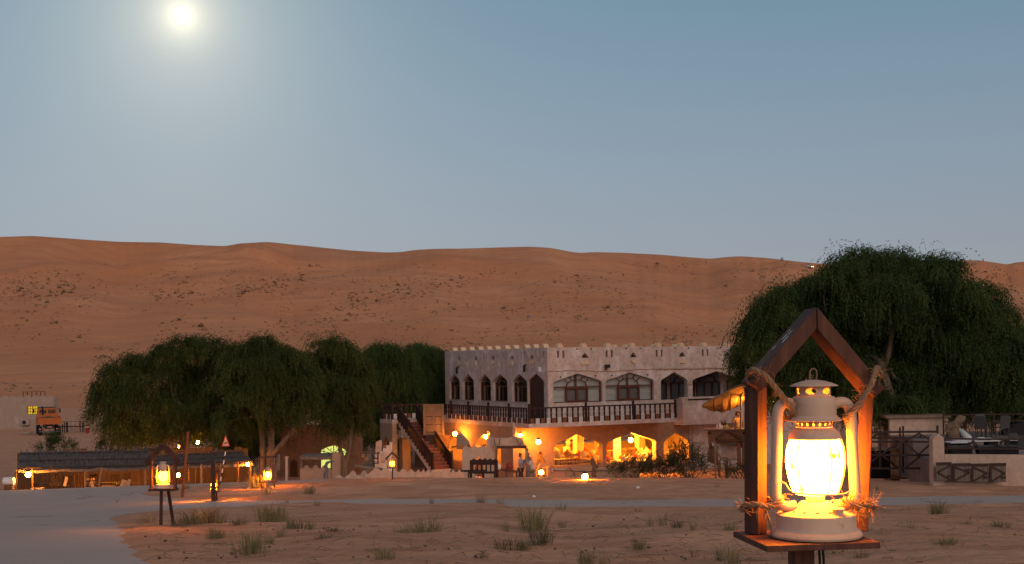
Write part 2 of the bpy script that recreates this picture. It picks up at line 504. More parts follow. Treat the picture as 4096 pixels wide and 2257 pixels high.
# ------------------------------------------------------------------ dunes
SKY = [(-900, 960), (-300, 955), (0, 948), (130, 944), (330, 958), (480, 965), (640, 968), (780, 978), (900, 984), (960, 974), (1070, 968), (1180, 978), (1300, 990), (1400, 998), (1540, 1003), (1600, 1001),
       (1660, 992), (1740, 988), (1900, 986), (2000, 984), (2120, 982), (2200, 986), (2280, 1000), (2320, 1005), (2380, 1001), (2500, 1003), (2640, 1010), (2760, 1020), (2840, 1026), (2900, 1020),
       (2960, 1016), (3060, 1022), (3200, 1036), (3330, 1046), (3500, 1040), (3840, 1032), (3920, 1030), (4000, 1041), (4030, 1046), (4060, 1038), (4200, 1030), (4600, 1045), (5200, 1030)]
ta = [ray(*p) for p in SKY]
tax, taz = [p[0] for p in ta], [p[1] for p in ta]
NA, ND = 620, 150
az = np.concatenate([np.linspace(-1.6, -.56, 30), np.linspace(-.55, .55, NA - 60), np.linspace(.56, 1.6, 30)])
dd = np.concatenate([np.linspace(225, 480, 45), np.linspace(484, 900, 85), np.linspace(910, 1700, 20)])
Tz = np.interp(az, tax, taz)
Tz = np.convolve(np.pad(Tz, 2, mode='edge'), [.1, .2, .4, .2, .1], mode='valid')
dz = np.zeros((ND, NA))
def ridged(x, y, s): return 1 - 2 * abs(mn.noise((x, y, s)))
for j in range(NA):
    dc = 790 + 60 * mn.noise((az[j] * 9, 2, 7))
    for i in range(ND):
        d = dd[i]; x = az[j] * d
        s = (d - 232) / (dc - 232)
        if s <= 0: base = s * 8
        elif s <= 1: base = 82 * (.10 * s + .90 * s ** 2.0 * (1 - .12 * s) / .88)
        else: base = 82 - 34 * min(1, (s - 1) * 1.3) - 10 * (s - 1)
        w1 = mn.noise((x / 190, d / 210, 4)) * 60
        up = sstep(.45, .85, s)
        r = ridged((x + w1) / 230, (d - .35 * x + w1) / 150, 2) * 11 * up
        r += ridged((x - w1) / 95, (d + .4 * x) / 70, 6) * 4.0 * sstep(.35, .7, s)
        r += mn.noise((x / 40, d / 45, 9)) * 1.3 * sstep(.05, .4, s) + mn.noise((x / 14, d / 10, 11)) * .35 * sstep(.0, .2, s)
        dz[i, j] = base + r
for j in range(NA):
    i = slice(45, 130)
    tn = (dz[i, j] - EYE) / dd[i]
    f = (Tz[j] / tn.max())
    dz[:, j] = np.where(dz[:, j] > 0, dz[:, j] * (1 + (f - 1) * vs_(232, 560, dd)), dz[:, j])
    t2 = (dz[:, j] - EYE) / dd
    over = t2 > Tz[j]
    dz[over, j] = EYE + Tz[j] * dd[over]
AZ, DD = np.meshgrid(az, dd)
dv = np.stack([AZ * DD, DD, dz], -1).reshape(-1, 3)
idx = np.arange(ND * NA).reshape(ND, NA)
df = np.stack([idx[:-1, :-1], idx[:-1, 1:], idx[1:, 1:], idx[1:, :-1]], -1).reshape(-1, 4)
dsand = sandmat('dune_sand', (.58, .27, .138), (.485, .20, .092), (.45, .195, .098), .014, (.03, .13, .1), [(.045, 1.6, 5.0), (.22, .5, 4.0)])
dune = link('dune', gridmesh('dune', dv, df, dsand))
kind(dune, 'structure', 'high orange sand dunes dotted with scrub across the horizon')
def dune_z(x, y):
    a = x / y
    j = int(np.clip(np.searchsorted(az, a), 1, NA - 1)); i = int(np.clip(np.searchsorted(dd, y), 1, ND - 1))
    fa = (a - az[j - 1]) / (az[j] - az[j - 1]); fd = (y - dd[i - 1]) / (dd[i] - dd[i - 1])
    return float((dz[i - 1, j - 1] * (1 - fa) + dz[i - 1, j] * fa) * (1 - fd) + (dz[i, j - 1] * (1 - fa) + dz[i, j] * fa) * fd)
def dune_hit(px, py):
    x, z = ray(px, py)
    for d in np.arange(235, 900, 1.5):
        if dune_z(x * d, d) >= EYE + z * d: return Vector((x * d, d, dune_z(x * d, d)))
    d = 790
    return Vector((x * d, d, dune_z(x * d, d)))

scrub = [mat('scrub_%d' % i, c, None, rough=.95) for i, c in enumerate([(.085, .07, .045), (.095, .08, .04), (.085, .062, .046)])]
def scrub_shape(mb, o, s, rg, n=26):
    for k in range(n):
        a = rg.uniform(0, 2 * math.pi); r = rg.uniform(0, 1) ** .6; z = rg.uniform(.0, .55) * (1.15 - r)
        c = Vector((math.cos(a) * r * .5, math.sin(a) * r * .5, z))
        q = [c + Vector((rg.uniform(-.22, .22), rg.uniform(-.22, .22), rg.uniform(-.12, .2))) for _ in range(3)]
        mb.add([Vector(o) + p * s for p in q], [(0, 1, 2)])
rg = random.Random(21)
meshes = []
for k in range(6):
    mb = MB(); scrub_shape(mb, (0, 0, 0), 1.0, rg, 30); meshes.append(mb.mesh('desert_shrub', scrub[k % 3]))
spots = []
while len(spots) < 5200:
    py = rg.uniform(1055, 1590); px = rg.uniform(-150, 4250)
    c = mn.noise((px / 330, py / 110, 3)) + .5 * mn.noise((px / 90, py / 45, 8))
    band = sstep(1040, 1120, py) * (1 - .72 * sstep(1260, 1420, py))
    if c + .25 * band < rg.uniform(-.15, .75): continue
    spots.append((px, py, (1.15 if c > .25 else .75) * rg.uniform(.35, 1.05) * (1.8 if rg.random() < .07 else 1)))
x_, z_ = 0, 0
DH = []
for px, py, s in spots:
    x, z = ray(px, py)
    zz = dz - EYE
    j = int(np.clip(np.searchsorted(az, x), 1, NA - 2))
    el = (dz[:, j] - EYE) / dd
    ii = np.argmax(el >= z)
    if el[ii] < z: continue
    i = max(1, ii); t = (z - el[i - 1]) / max(1e-6, (el[i] - el[i - 1])); t = min(1, max(0, t)) if ii > 0 else 0
    d = dd[i - 1] + t * (dd[i] - dd[i - 1])
    DH.append((x * d, d, dune_z(x * d, d), s * 1.9 * (d / 600) ** .5, px))
DH.sort(key=lambda q: -q[3] / q[1])
inv = [q for q in DH if 0 < q[4] < 4096]
first = set(id(q) for q in inv[:300])
for q in inv[:300]:
    o = link('desert_shrub', meshes[rg.randrange(6)], None, (q[0], q[1], q[2] - .1), rg.uniform(0, 6))
    o.scale = (q[3] * .72, q[3] * .72, q[3] * .65)
    tag(o, 'small dark desert shrub dotted on the orange dune slope', 'shrub', 'shrubs scattered over the dunes')
mb = MB()
for q in DH:
    if id(q) in first: continue
    scrub_shape(mb, (q[0], q[1], q[2] - .1), q[3], rg, 12)
kind(mb.build('dune_scrub', scrub[0]), 'stuff', 'countless tiny tufts of scrub speckling the dunes')

# ------------------------------------------------------------------ moon
moonm = emit('moon_light', (1.0, .96, .82), 6.0)
mb = MB(); prof = [(math.sin(math.pi * i / 16), -math.cos(math.pi * i / 16)) for i in range(17)]
prof[0] = (0.0, -1); prof[-1] = (0.0, 1)
mo = mb.lathe(prof, 32).build('moon', moonm, smooth=60)
mo.location = Vector((0, 0, EYE)) + MOON * 6000
mo.scale = (6000 * 27 / FPX,) * 3
tag(mo, 'bright full moon glowing high in the dusk sky', 'moon')
# ================================================================== fort-like main house
TH = R(29); CX, CY = 2.13, 75.0
cT, sT = math.cos(TH), math.sin(TH)
def BL(px, py, d):
    p = P(px, py, d); dx, dy = p.x - CX, p.y - CY
    return Vector((dx * cT + dy * sT, -dx * sT + dy * cT, p.z))
def BW(x, y, z=0): return Vector((CX + x * cT - y * sT, CY + x * sT + y * cT, z))
house = thing('fort_house', 'two storey plastered desert fort house with merlons and a balustraded balcony', 'building', (CX, CY, 0), TH)
def arch(x0, x1, zs, sp, ap, m=None):
    w, h = x1 - x0, ap - sp
    m = (x0 + x1) / 2 if m is None else m
    return [(x0, zs), (x1, zs), (x1, sp), (x1 - .02 * w, sp + .15 * h), (x1 - .07 * w, sp + .28 * h), (m, ap), (x0 + .07 * w, sp + .28 * h), (x0 + .02 * w, sp + .15 * h), (x0, sp)]
def parch(x0, x1, zs, sp, ap):
    w, h = x1 - x0, ap - sp; m = (x0 + x1) / 2
    return [(x0, zs), (x1, zs), (x1, sp), (x1 - .04 * w, sp + .2 * h), (x1 - .2 * w, sp + .5 * h), (m, ap), (x0 + .2 * w, sp + .5 * h), (x0 + .04 * w, sp + .2 * h), (x0, sp)]
def rect(x0, x1, z0, z1): return [(x0, z0), (x1, z0), (x1, z1), (x0, z1)]
def slots(c, z0=7.24, z1=7.68): return [rect(c - .26, c - .12, z0, z1), rect(c + .12, c + .26, z0, z1)]
def tri(c): return [(c - .25, 7.23), (c + .25, 7.23), (c + .16, 7.40), (c, 7.54), (c - .16, 7.40)]
SR, TR = [.94, 4.44, 8.21, 11.84, 15.5], [2.67, 6.24, 10.01, 13.65, 17.2]
SLf, TL = [13.01, 10.52, 8.07, 5.52, 3.0, .69], [11.84, 9.35, 6.93, 4.38, 1.89]
WR = [(.39, 3.89), (4.13, 7.76)]
VR = [(8.3, 10.41), (10.79, 14.7), (15.1, 19.0)]
WL_ = [(11.81, 13.42), (9.69, 11.35), (7.29, 8.98), (5.04, 6.94), (2.52, 4.43)]
hR = [arch(a, b, 4.52, 5.72, 6.29) for a, b in WR] + [arch(a, b, 4.50, 5.65, 6.26) for a, b in VR]
for c in SR: hR += slots(c)
hR += [tri(c) for c in TR]
wallR = MB().prism(rect(0, 20.5, 3.452, 7.88), XZ(0), 0, .36, hR).build('wall', plaster, house)
wallR['label'] = 'pale weathered upper wall facing the track'
hL = [parch(a, b, 4.53, 5.77, 6.31) for a, b in WL_] + [parch(.46, 2.41, 3.46, 5.8, 6.34)]
for c in SLf: hL += slots(c)
hL += [tri(c) for c in TL]
wallL = MB().prism(rect(.361, 14.05, 3.452, 7.878), YZ(0), 0.001, .36, hL).build('wall', plaster, house)
wallL['label'] = 'shaded upper wall with five pointed windows and a door'
MB().box(.36, 12, 13.7, 14.05, 3.45, 7.87).build('wall', plaster, house)
mb = MB(); mb.box(.36, 20.5, .5, .62, 7.05, 7.85); mb.box(.5, .62, .63, 13.7, 7.05, 7.85); mb.build('roof_parapet', mudwall, house)  # added inner plates back the parapet openings so they look shaded
MB().box(.36, 20.5, .36, 13.7, 6.85, 7.0).build('roof', mudwall, house)
# merlons, rounded points along the parapet
def merlon_mesh(w=.40, h=.24, t=.34):
    pts = [(-w / 2, 0), (w / 2, 0), (w * .46, h * .45), (w * .3, h * .78), (w * .08, h), (-w * .08, h), (-w * .3, h * .78), (-w * .46, h * .45)]
    return MB().prism(pts, XZ(-t / 2), 0, t).mesh('merlon', cream)
mm = merlon_mesh()
for s in (.93, 2.64, 4.43, 6.22, 8.23, 10.02, 11.85, 13.72, 15.6, 17.4): link('merlon', mm, house, (s, .18, 7.88))
for s in (12.91, 11.65, 10.34, 9.07, 7.83, 6.69, 5.37, 4.22, 2.83, 1.74, .6): link('merlon', mm, house, (.18, s, 7.878), R(90))
for s in (9.0, 9.9, 12.3, 14.1): link('merlon', mm, house, (s, 6.3, 7.9), .2)
MB().box(.62, 20.5, 6.15, 6.45, 7.0, 7.9).build('roof_parapet', mudwall, house)
# carved keystones below the triangular openings
tm = MB().prism([(-.24, 0), (.24, 0), (.1, .2), (0, .25), (-.1, .2)], XZ(-.08), 0, .10).mesh('keystone', cream)
hm = MB().prism([(0, -.02), (.16, .1), (.22, .22), (.1, .26), (-.1, .26), (-.22, .22), (-.16, .1)], XZ(-.08), 0, .10).mesh('keystone', cream)
for i, s in enumerate(TR): link('keystone', (tm, hm)[i % 2], house, (s + .03, 0, 6.82))
for i, s in enumerate(TL): link('keystone', (hm, tm)[i % 2], house, (0, s + .04, 6.86), R(-90))
# drain holes as flat discs with shade in their colour, and a plaster ledge
dm = MB().prism([(.055 * math.cos(a * .785), .055 * math.sin(a * .785)) for a in range(8)], XZ(-.012), 0, .01).mesh('drain_hole_shade', shade_black)
for s, z in ((2.1, 7.78), (3.12, 7.78), (5.7, 7.78), (6.75, 7.78), (9.45, 7.78), (10.5, 7.78), (13.1, 7.78), (.9, 6.1), (3.4, 6.12), (4.6, 6.12), (7.3, 6.12)): link('drain_hole_shade', dm, house, (s, 0, z))
mb = MB()
for i in range(30):
    x0, x1 = .02 + i * .273, .02 + (i + 1) * .273
    z0, z1 = 6.42 + .05 * math.sin(x0 * 1.1) + .02 * math.sin(x0 * 5), 6.42 + .05 * math.sin(x1 * 1.1) + .02 * math.sin(x1 * 5)
    mb.bar((x0, -.01, z0), (x1, -.01, z1), .035, .05)
mb.build('plaster_ledge', mudwall, house)
MB().box(8.2, 20.4, -.09, .0, 6.44, 6.52).build('roof_ledge', plaster_pale, house)

pane_blind = glass('window_glass', (.93, .95, .95), .12, .04)
pane_dark = glass('dark_window_glass', (.34, .34, .34), .42, .08, (.70, .70, .70))
blindm = mat('roller_blind', (.82, .82, .80), (.72, .72, .70), 3, .9, .02, 5, stretch=(.4, 1, 3))
curtain = mat('mauve_curtain', (.20, .11, .14), None, rough=.9)
screenm = mat('fly_screen', (.30, .27, .27), (.24, .21, .22), 9, .9)
def arcbar(mb, f, cx, cz, r, a0, a1, w, n=12, e=.62):
    pts = [f(cx + r * math.cos(R(lerp(a0, a1, i / n))), cz + e * r * math.sin(R(lerp(a0, a1, i / n)))) for i in range(n + 1)]
    for a, b in zip(pts, pts[1:]): mb.bar(a, b, w, w, up=(0, 1, 0) if abs(Vector(b).y - Vector(a).y) < 1e-6 else (1, 0, 0))
def windowR(x0, x1, zs, sp, ap, blind=True, y=.2):
    f = lambda u, v: Vector((u, y, v))
    w = x1 - x0; m = (x0 + x1) / 2 + .01; zt = 5.47
    mb = MB()
    mb.bar(f(x0, zt), f(x1, zt), .07, .07); mb.bar(f(x0 + .03, zs), f(x0 + .03, sp), .06, .07, up=(0, 1, 0)); mb.bar(f(x1 - .03, zs), f(x1 - .03, sp), .06, .07, up=(0, 1, 0))
    mb.bar(f(x0, zs + .03), f(x1, zs + .03), .07, .06)
    i0, i1 = x0 + .29 * w, x0 + .715 * w
    arcbar(mb, f, (i0 + i1) / 2, zt, (i1 - i0) / 2 * .98, 0, 180, .055)
    for a, rr in ((35, 1.32), (62, 1.22), (118, 1.22), (145, 1.32)):
        r0 = (i1 - i0) / 2
        mb.bar(f((i0 + i1) / 2 + r0 * math.cos(R(a)), zt + r0 * .62 * math.sin(R(a))), f((i0 + i1) / 2 + r0 * rr * 1.06 * math.cos(R(a)), zt + r0 * rr * .80 * math.sin(R(a))), .05, .05, up=(0, 1, 0))
    fr = mb.build('window', winwood, house)
    c = MB()
    for u in (i0, (i0 + i1) / 2, i1): c.bar((u, y - .03, zs + .06), (u, y - .03, zt), .16 if abs(u - (i0 + i1) / 2) < .01 else .11, .06, up=(0, 1, 0))
    for v in (zs + .09, zt - .06): c.bar((i0, y - .028, v), (i1, y - .028, v), .06, .11)
    c.build('casement', winwood, fr)
    MB().prism(arch(x0, x1, zs, sp, ap), XZ(y + .05), 0, .008).build('pane', pane_blind, fr)
    MB().box(i0, i1, y + .07, y + .08, zs + .05, zt - .03).build('screen', screenm, fr)
    if blind:
        b = MB(); k = 5
        lv = [zs, zs + .33, zs + .42, zs + .75, zt - .1, zt + .08, ap + .1]
        for j in range(len(lv) - 1):
            b.add([(x0 - .1, y + .16, lv[j]), (x1 + .1, y + .16, lv[j]), (x1 + .1, y + .19, lv[j + 1] - .004), (x0 - .1, y + .19, lv[j + 1] - .004)], [(0, 1, 2, 3)])
        b.build('blind', blindm, fr)
        MB().box(m - .09, m + .09, y + .11, y + .15, zs, ap - .02).build('curtain', curtain, fr)
for i, (a, b) in enumerate(WR): windowR(a, b, 4.52, 5.72, 6.29)
def windowL(y0, y1):
    f = lambda u, v: Vector((.2, u, v)); w = y1 - y0; zs, zt = 4.53, 5.5; m = (y0 + y1) / 2
    mb = MB()
    for u in (y0 + .03, y1 - .03): mb.bar(f(u, zs), f(u, 5.75), .06, .07, up=(1, 0, 0))
    mb.bar(f(y0, zt), f(y1, zt), .06, .07); mb.bar(f(y0, zs + .03), f(y1, zs + .03), .06, .06)
    arcbar(mb, f, m, zt, w * .30, 0, 180, .05)
    for a in (50, 90, 130): mb.bar(f(m + w * .3 * math.cos(R(a)), zt + w * .3 * math.sin(R(a))), f(m + w * .45 * math.cos(R(a)), zt + w * .48 * math.sin(R(a))), .04, .04, up=(1, 0, 0))
    mb.bar(f(m, zs), f(m, zt), .07, .05, up=(1, 0, 0))
    fr = mb.build('window', winwood, house)
    MB().prism(parch(y0, y1, zs, 5.77, 6.31), YZ(.25), 0, .008).build('pane', pane_dark, fr)
    b = MB(); b.box(.33, .35, y0 + .1, y0 + w * .45, zs, 6.3); b.build('curtain', screenm, fr)
    MB().box(-.05, .05, y0 - .06, y1 + .06, zs - .07, zs - .002).build('sill', plaster_pale, fr)
for a, b in WL_: windowL(a, b)
# balcony door
mb = MB(); mb.prism(parch(.44, 2.43, 3.458, 5.8, 6.35), YZ(.14), 0, .05, [rect(.6, 2.27, 3.47, 5.52)])
dr = mb.build('door', mat('carved_door', (.075, .030, .014), (.045, .018, .009), 9, .6, .01, 25), house)
for y0, y1 in ((.605, 1.43), (1.445, 2.265)):
    lf = MB(); lf.box(.17, .2, y0, y1, 3.475, 5.515)
    for k in range(4):
        for q in (0, 1): lf.box(.15, .172, y0 + .08 + q * .37, y0 + .38 + q * .37, 3.58 + k * .48, 3.98 + k * .48)
    lf.build('door_leaf', MATS['carved_door'], dr)
# veranda behind the open arches
MB().box(8.0, 20.4, 2.5, 2.7, 3.45, 6.85).build('veranda_wall', plaster, house)
MB().box(7.9, 8.1, .36, 2.5, 3.45, 6.85).build('veranda_wall', plaster, house)
for a in (8.6, 10.9, 13.0, 15.6):
    mb = MB()
    for u in (a, a + .65, a + 1.3, a + 1.9): mb.bar((u, 2.46, 3.5), (u, 2.46, 5.55), .1, .08, up=(0, 1, 0))
    mb.bar((a, 2.455, 5.5), (a + 1.9, 2.455, 5.5), .09, .1); arcbar(mb, lambda u, v: Vector((u, 2.45, v)), a + .95, 5.5, .75, 0, 180, .07)
    fr = mb.build('window', winwood, house)
    MB().box(a, a + 1.9, 2.47, 2.49, 3.5, 6.2).build('pane', mat('dim_pane', (.10, .10, .105), (.07, .07, .075), 2, .25, spec=.5), fr)
cm = MB().lathe([(.16, 0), (.15, 2.6), (.14, 5.35), (.22, 5.42), (.24, 5.5), (.24, 5.6)], 14, (10.6, .14, 0)).build('column', plaster_pale, house, smooth=40)
for px, py in ((2860, 1525),):
    MB().lathe([(.02, .25), (.09, .2), (.11, .12), (.07, 0)], 8, BL(px, py, 82)).build('hanging_lamp', blackmetal, house)
# projecting veranda parapet
mb = MB(); mb.box(9.3, 14.5, -.9, -.62, 2.9, 4.55); mb.box(9.3, 9.55, -.62, 0.0, 2.9, 4.55); mb.box(9.25, 14.55, -.95, -.55, 4.552, 4.66)
mb.build('veranda_parapet', plaster, house)
MB().box(9.7, 14.0, -.96, -.951, 4.47, 4.54).build('slit_shade_strip', shade_black, house)  # dark strip on the face, painted as the shade of a slit

# ------------------------------------------------------------------ ground floor arcades
hG = [arch(.34, 3.85, .74, 1.86, 2.62, 2.11), arch(4.12, 7.86, .74, 1.86, 2.52, 6.02), arch(8.45, 10.44, .40, 1.7, 2.44), parch(-.78, -.38, .95, 1.45, 1.7)]
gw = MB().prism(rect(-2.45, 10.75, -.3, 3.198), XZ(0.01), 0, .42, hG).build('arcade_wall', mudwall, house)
gw['label'] = 'ground floor arcade wall glowing orange under the balcony'
hs = []
for s, z in ((11.07, 3.74), (11.81, 3.75), (11.41, 3.48), (13.41, 3.48), (14.22, 3.46), (15.0, 3.5)): hs.append(rect(s - .12, s + .12, z - .14, z + .14))
MB().prism(rect(10.76, 20.5, -.3, 4.45), XZ(.03), 0, .4, hs).build('wall', plaster, house)
MB().box(10.9, 20.4, .5, .6, 3.0, 4.4).build('hole_shade_sheet', shade_black, house)  # black sheet behind the square holes, their inner shade as colour
hA = [parch(5.6, 9.05, .75, 1.9, 2.86), parch(1.5, 4.85, .75, 1.9, 2.86), parch(9.9, 13.0, .75, 1.9, 2.86)]
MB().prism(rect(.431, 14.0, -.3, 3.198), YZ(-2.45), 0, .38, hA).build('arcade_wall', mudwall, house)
hB = [parch(-1.6 + i * 2.45, .2 + i * 2.45, 1.35, 2.2, 2.85) for i in range(6)]
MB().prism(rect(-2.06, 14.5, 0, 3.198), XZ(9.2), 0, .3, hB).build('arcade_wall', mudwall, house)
for i in range(3):
    MB().bar((-2 + i * 5, 9.15, 1.55), (2.8 + i * 5, 9.15, 1.55), .06, .09).build('rail', brownwood, house)
MB().box(14.2, 14.5, .45, 9.2, 0, 3.198).build('wall', mudwall, house)
MB().box(-2.05, 14.2, .44, 9.2, 0, .4).build('floor', mat('floor_tile', (.30, .19, .11), (.24, .15, .09), 3, .7), house)
slab = MB().prism([(-2.5, -2), (8.07, -2), (8.07, -.02), (20.4, -.02), (20.4, 14), (-2.5, 14)], XY(3.2), 0, .25).build('floor_slab', plaster, house, norm=True)
slab['label'] = 'overhanging balcony slab'
MB().box(-2.06, 2.0, 3.6, 4.0, 2.8, 3.199).build('beam', plaster_pale, house)
for bl, t in ((BL(2313, 1750, 79.5), .5), (BL(2458, 1750, 80), .56), (BL(2395, 1750, 84), .45), (BL(2560, 1750, 83), .5), (BL(2650, 1750, 82), .5)):
    pm_ = MB().box(bl.x - t / 2, bl.x + t / 2, bl.y - t / 2, bl.y + t / 2, .4, 3.195).build('pillar', cream, house)
    g = MB()
    for q in (-.13, .13): g.box(bl.x + q - .02, bl.x + q + .02, bl.y - t / 2 - .006, bl.y - t / 2 - .001, 1.9, 2.9)
    g.build('groove', mat('red_groove', (.16, .03, .01), None), pm_)
# low step in front of the arcade
MB().box(-2.3, 10.6, -.5, .0, -.3, .35).build('plinth', mudwall, house)

# ------------------------------------------------------------------ balustrade with tiles
bal = MB().lathe([(.058, 0), (.058, .26), (.042, .30), (.060, .45), (.042, .62), (.060, .68), (.060, .86)], 4, a0=.785).mesh('baluster', darkwood)
new = MB().lathe([(.095, 0), (.095, .96), (.06, .99), (.095, 1.04), (.095, 1.1), (.03, 1.16), (.0, 1.18)], 6).mesh('newel', darkwood)
def tilemesh(mw, md, w=.25, h=.29):
    mb = MB(); mb.box(-w / 2, w / 2, -.02, .02, 0, h)
    k = len(mb.f)
    for cx, cz, a, b in ((0, .5, .12, .12), (-.24, .74, .16, .08), (.24, .74, .08, .16), (-.24, .26, .08, .16), (.24, .26, .16, .08)):
        x, z = cx * w, cz * h
        for s in (-1, 1):
            yy = s * .0225
            mb.add([(x - .11 * w, yy, z), (x, yy, z - .11 * h), (x + .11 * w, yy, z), (x, yy, z + .11 * h)], [(0, 1, 2, 3)])
    me = mb.mesh('tile', mw); me.materials.append(md)
    me.polygons.foreach_set('material_index', [0] * k + [1] * (len(me.polygons) - k))
    return me
tw = tilemesh(mat('white_tile', (.72, .70, .68), (.62, .60, .58), 8, .6), darkwood)
tb = tilemesh(claytile, darkwood)
def balustrade(a, b, step, newels, parent=None, zf=3.45, h=.92, tiles=True, phase=0):
    a, b = Vector(a), Vector(b); L_ = (b - a).length; d = (b - a) / L_; ang = math.atan2(d.y, d.x)
    rl = MB().bar(a + Vector((0, 0, zf + h - .03)), b + Vector((0, 0, zf + h - .03)), .095, .08).build('balustrade', darkwood, house)
    n = int(L_ / step)
    for i in range(n + 1):
        p = a + d * (i * step)
        link('baluster', bal, rl, (p.x, p.y, zf))
        if tiles and i < n:
            q = a + d * ((i + .5) * step)
            link('tile', (tw, tb)[(i + phase) % 2], rl, (q.x, q.y, zf + .004), ang)
    for t in newels:
        p = a + d * t; link('newel', new, rl, (p.x, p.y, zf))
    return rl
balustrade((-2.42, -1.92, 0), (8.0, -1.92, 0), .37, [0, 3.88, 7.26, 10.4], phase=1)
balustrade((-2.42, -1.6, 0), (-2.42, 9.2, 0), .31, [2.1, 4.7, 7.4, 9.9], phase=1)
balustrade((-5.9, 11.3, 0), (-2.6, 11.3, 0), .34, [0])
balustrade((-5.9, 9.8, 0), (-5.9, 11.2, 0), .34, [0])
MB().box(-6.0, -2.51, 9.6, 11.6, 3.2, 3.448).build('landing', plaster, house)
MB().prism(rect(9.6, 11.6, -.3, 3.198), YZ(-6.0), 0, .3, [parch(9.95, 11.25, -.2, 1.7, 2.4)]).build('landing_wall', mudwall, house)

# ------------------------------------------------------------------ outside staircase
ST, SB_ = Vector((-4.9, 9.6, 3.448)), Vector((-4.5, 5.35, .47))
ax = Vector((SB_.x - ST.x, SB_.y - ST.y, 0)); run = ax.length; ax.normalize(); sx = Vector((-ax.y, ax.x, 0)); HW = .68
NS = 15; rise = (ST.z - SB_.z) / NS; tread = run / NS
st = MB()
prof = [(0, -.42)] + [(run, -(ST.z - SB_.z) - .5), (run, -(ST.z - SB_.z))]
for i in range(NS - 1, -1, -1): prof += [((i + 1) * tread, -(i + 1) * rise), (i * tread, -(i + 1) * rise)]
prof = [p for k, p in enumerate(prof) if k == 0 or (abs(p[0] - prof[k - 1][0]) + abs(p[1] - prof[k - 1][1])) > 1e-6]
F3 = lambda u, v, w_: ST + ax * u + sx * w_ + Vector((0, 0, v))
st.prism(prof, F3, -HW, HW)
stair = st.build('staircase', plaster, house)
rt = MB().box(-HW + .02, HW - .02, -.008, .0, 0, rise - .012).mesh('riser_tile', redsteps)
tt = MB().box(-HW + .0, HW - .0, 0, tread, 0, .014).mesh('tread', redsteps)
ang = math.atan2(sx.y, sx.x)
for i in range(NS):
    p = ST + ax * (i + 1) * tread * 1.0 + Vector((0, 0, -(i + 1) * rise))
    q = ST + ax * (i * tread + .012) + Vector((0, 0, -(i + 1) * rise + .003))
    link('riser_tile', rt, stair, ST + ax * (i * tread + .010) + Vector((0, 0, -(i + 1) * rise + .005)), ang)
    link('tread', tt, stair, p + Vector((0, 0, .002)), ang)
for s in (-1, 1):
    a = ST + sx * s * HW + ax * .0 + Vector((0, 0, .86)); b = SB_ + sx * s * HW + Vector((0, 0, .86))
    hr = MB().bar(a, b, .085, .075).build('handrail', darkwood, stair)
    for i in range(NS * 2 - 1):
        p = ST + sx * s * HW + ax * ((i + .6) * tread / 2) + Vector((0, 0, -(i // 2 + 1) * rise))
        o = link('baluster', bal, stair, p); o.scale = (1, 1, 1.0 if i % 2 else 1.12)
    for q in (ST, SB_): link('newel', new, stair, q + sx * s * HW + Vector((0, 0, -.02)))
for px_, d_, w_, h_ in ((1619, 81.2, .28, 2.2), (1575, 81.5, .2, 3.19)):
    q = BL(px_, 1800, d_); MB().box(q.x - w_, q.x + w_, q.y - w_, q.y + w_, -.3, h_).build('stair_pier', mudwall, house)
# wall lamps, camera, floodlight on the house
for bl in ((0, 2.56, 6.65), (0, 11.9, 6.55)):
    mb = MB(); mb.box(-.16, 0, bl[1] - .03, bl[1] + .03, bl[2] + .18, bl[2] + .24); mb.lathe([(.02, .2), (.1, .13), (.08, .1), (.08, -.14), (.1, -.17), (.03, -.24)], 8, (-.16, bl[1], bl[2]))
    mb.build('wall_lamp', blackmetal, house)
MB().box(-.16, 0, .75, .95, 6.42, 6.72).build('speaker_box', whitepaint, house)
mb = MB(); mb.box(4.0, 4.3, -.3, -.12, 6.6, 6.8); mb.bar((4.15, -.15, 6.65), (4.15, 0, 6.45), .05, .05); mb.build('floodlight', blackmetal, house)
MB().box(8.02, 8.1, -.03, 0.0, 4.95, 5.07).build('junction_box', whitepaint, house)

# carved wooden cabinet door beside the stairs
p0, p1, p2 = P(1693, 1640, 79.5), P(1775, 1640, 79.5), P(1775, 1740, 79.5)
wd = p1.x - p0.x; zt, zb = P(1730, 1617, 79.5).z, p2.z
cab = thing('carved_door_panel', 'pale carved double door panel standing beside the red stairs', 'door', (p0.x + wd / 2, 79.5, zb))
H = zt - zb
dw = mat('bleached_carved_wood', (.22, .155, .105), (.14, .098, .066), 8, .85, .006, 30, stretch=(1, 1, .2))
mb = MB(); mb.box(-wd / 2, wd / 2, -.05, .12, H - .12, H); mb.box(-wd / 2 - .02, wd / 2 + .02, -.06, .12, 0, .1)
for s in (-1, 1): mb.box(s * (wd / 2 - .06) - .07, s * (wd / 2 - .06) + .07, -.03, .1, .1, H - .12)
mb.build('frame', dw, cab)
MB().box(-.06, .06, .0, .08, .101, H - .121).build('mullion', dw, cab)
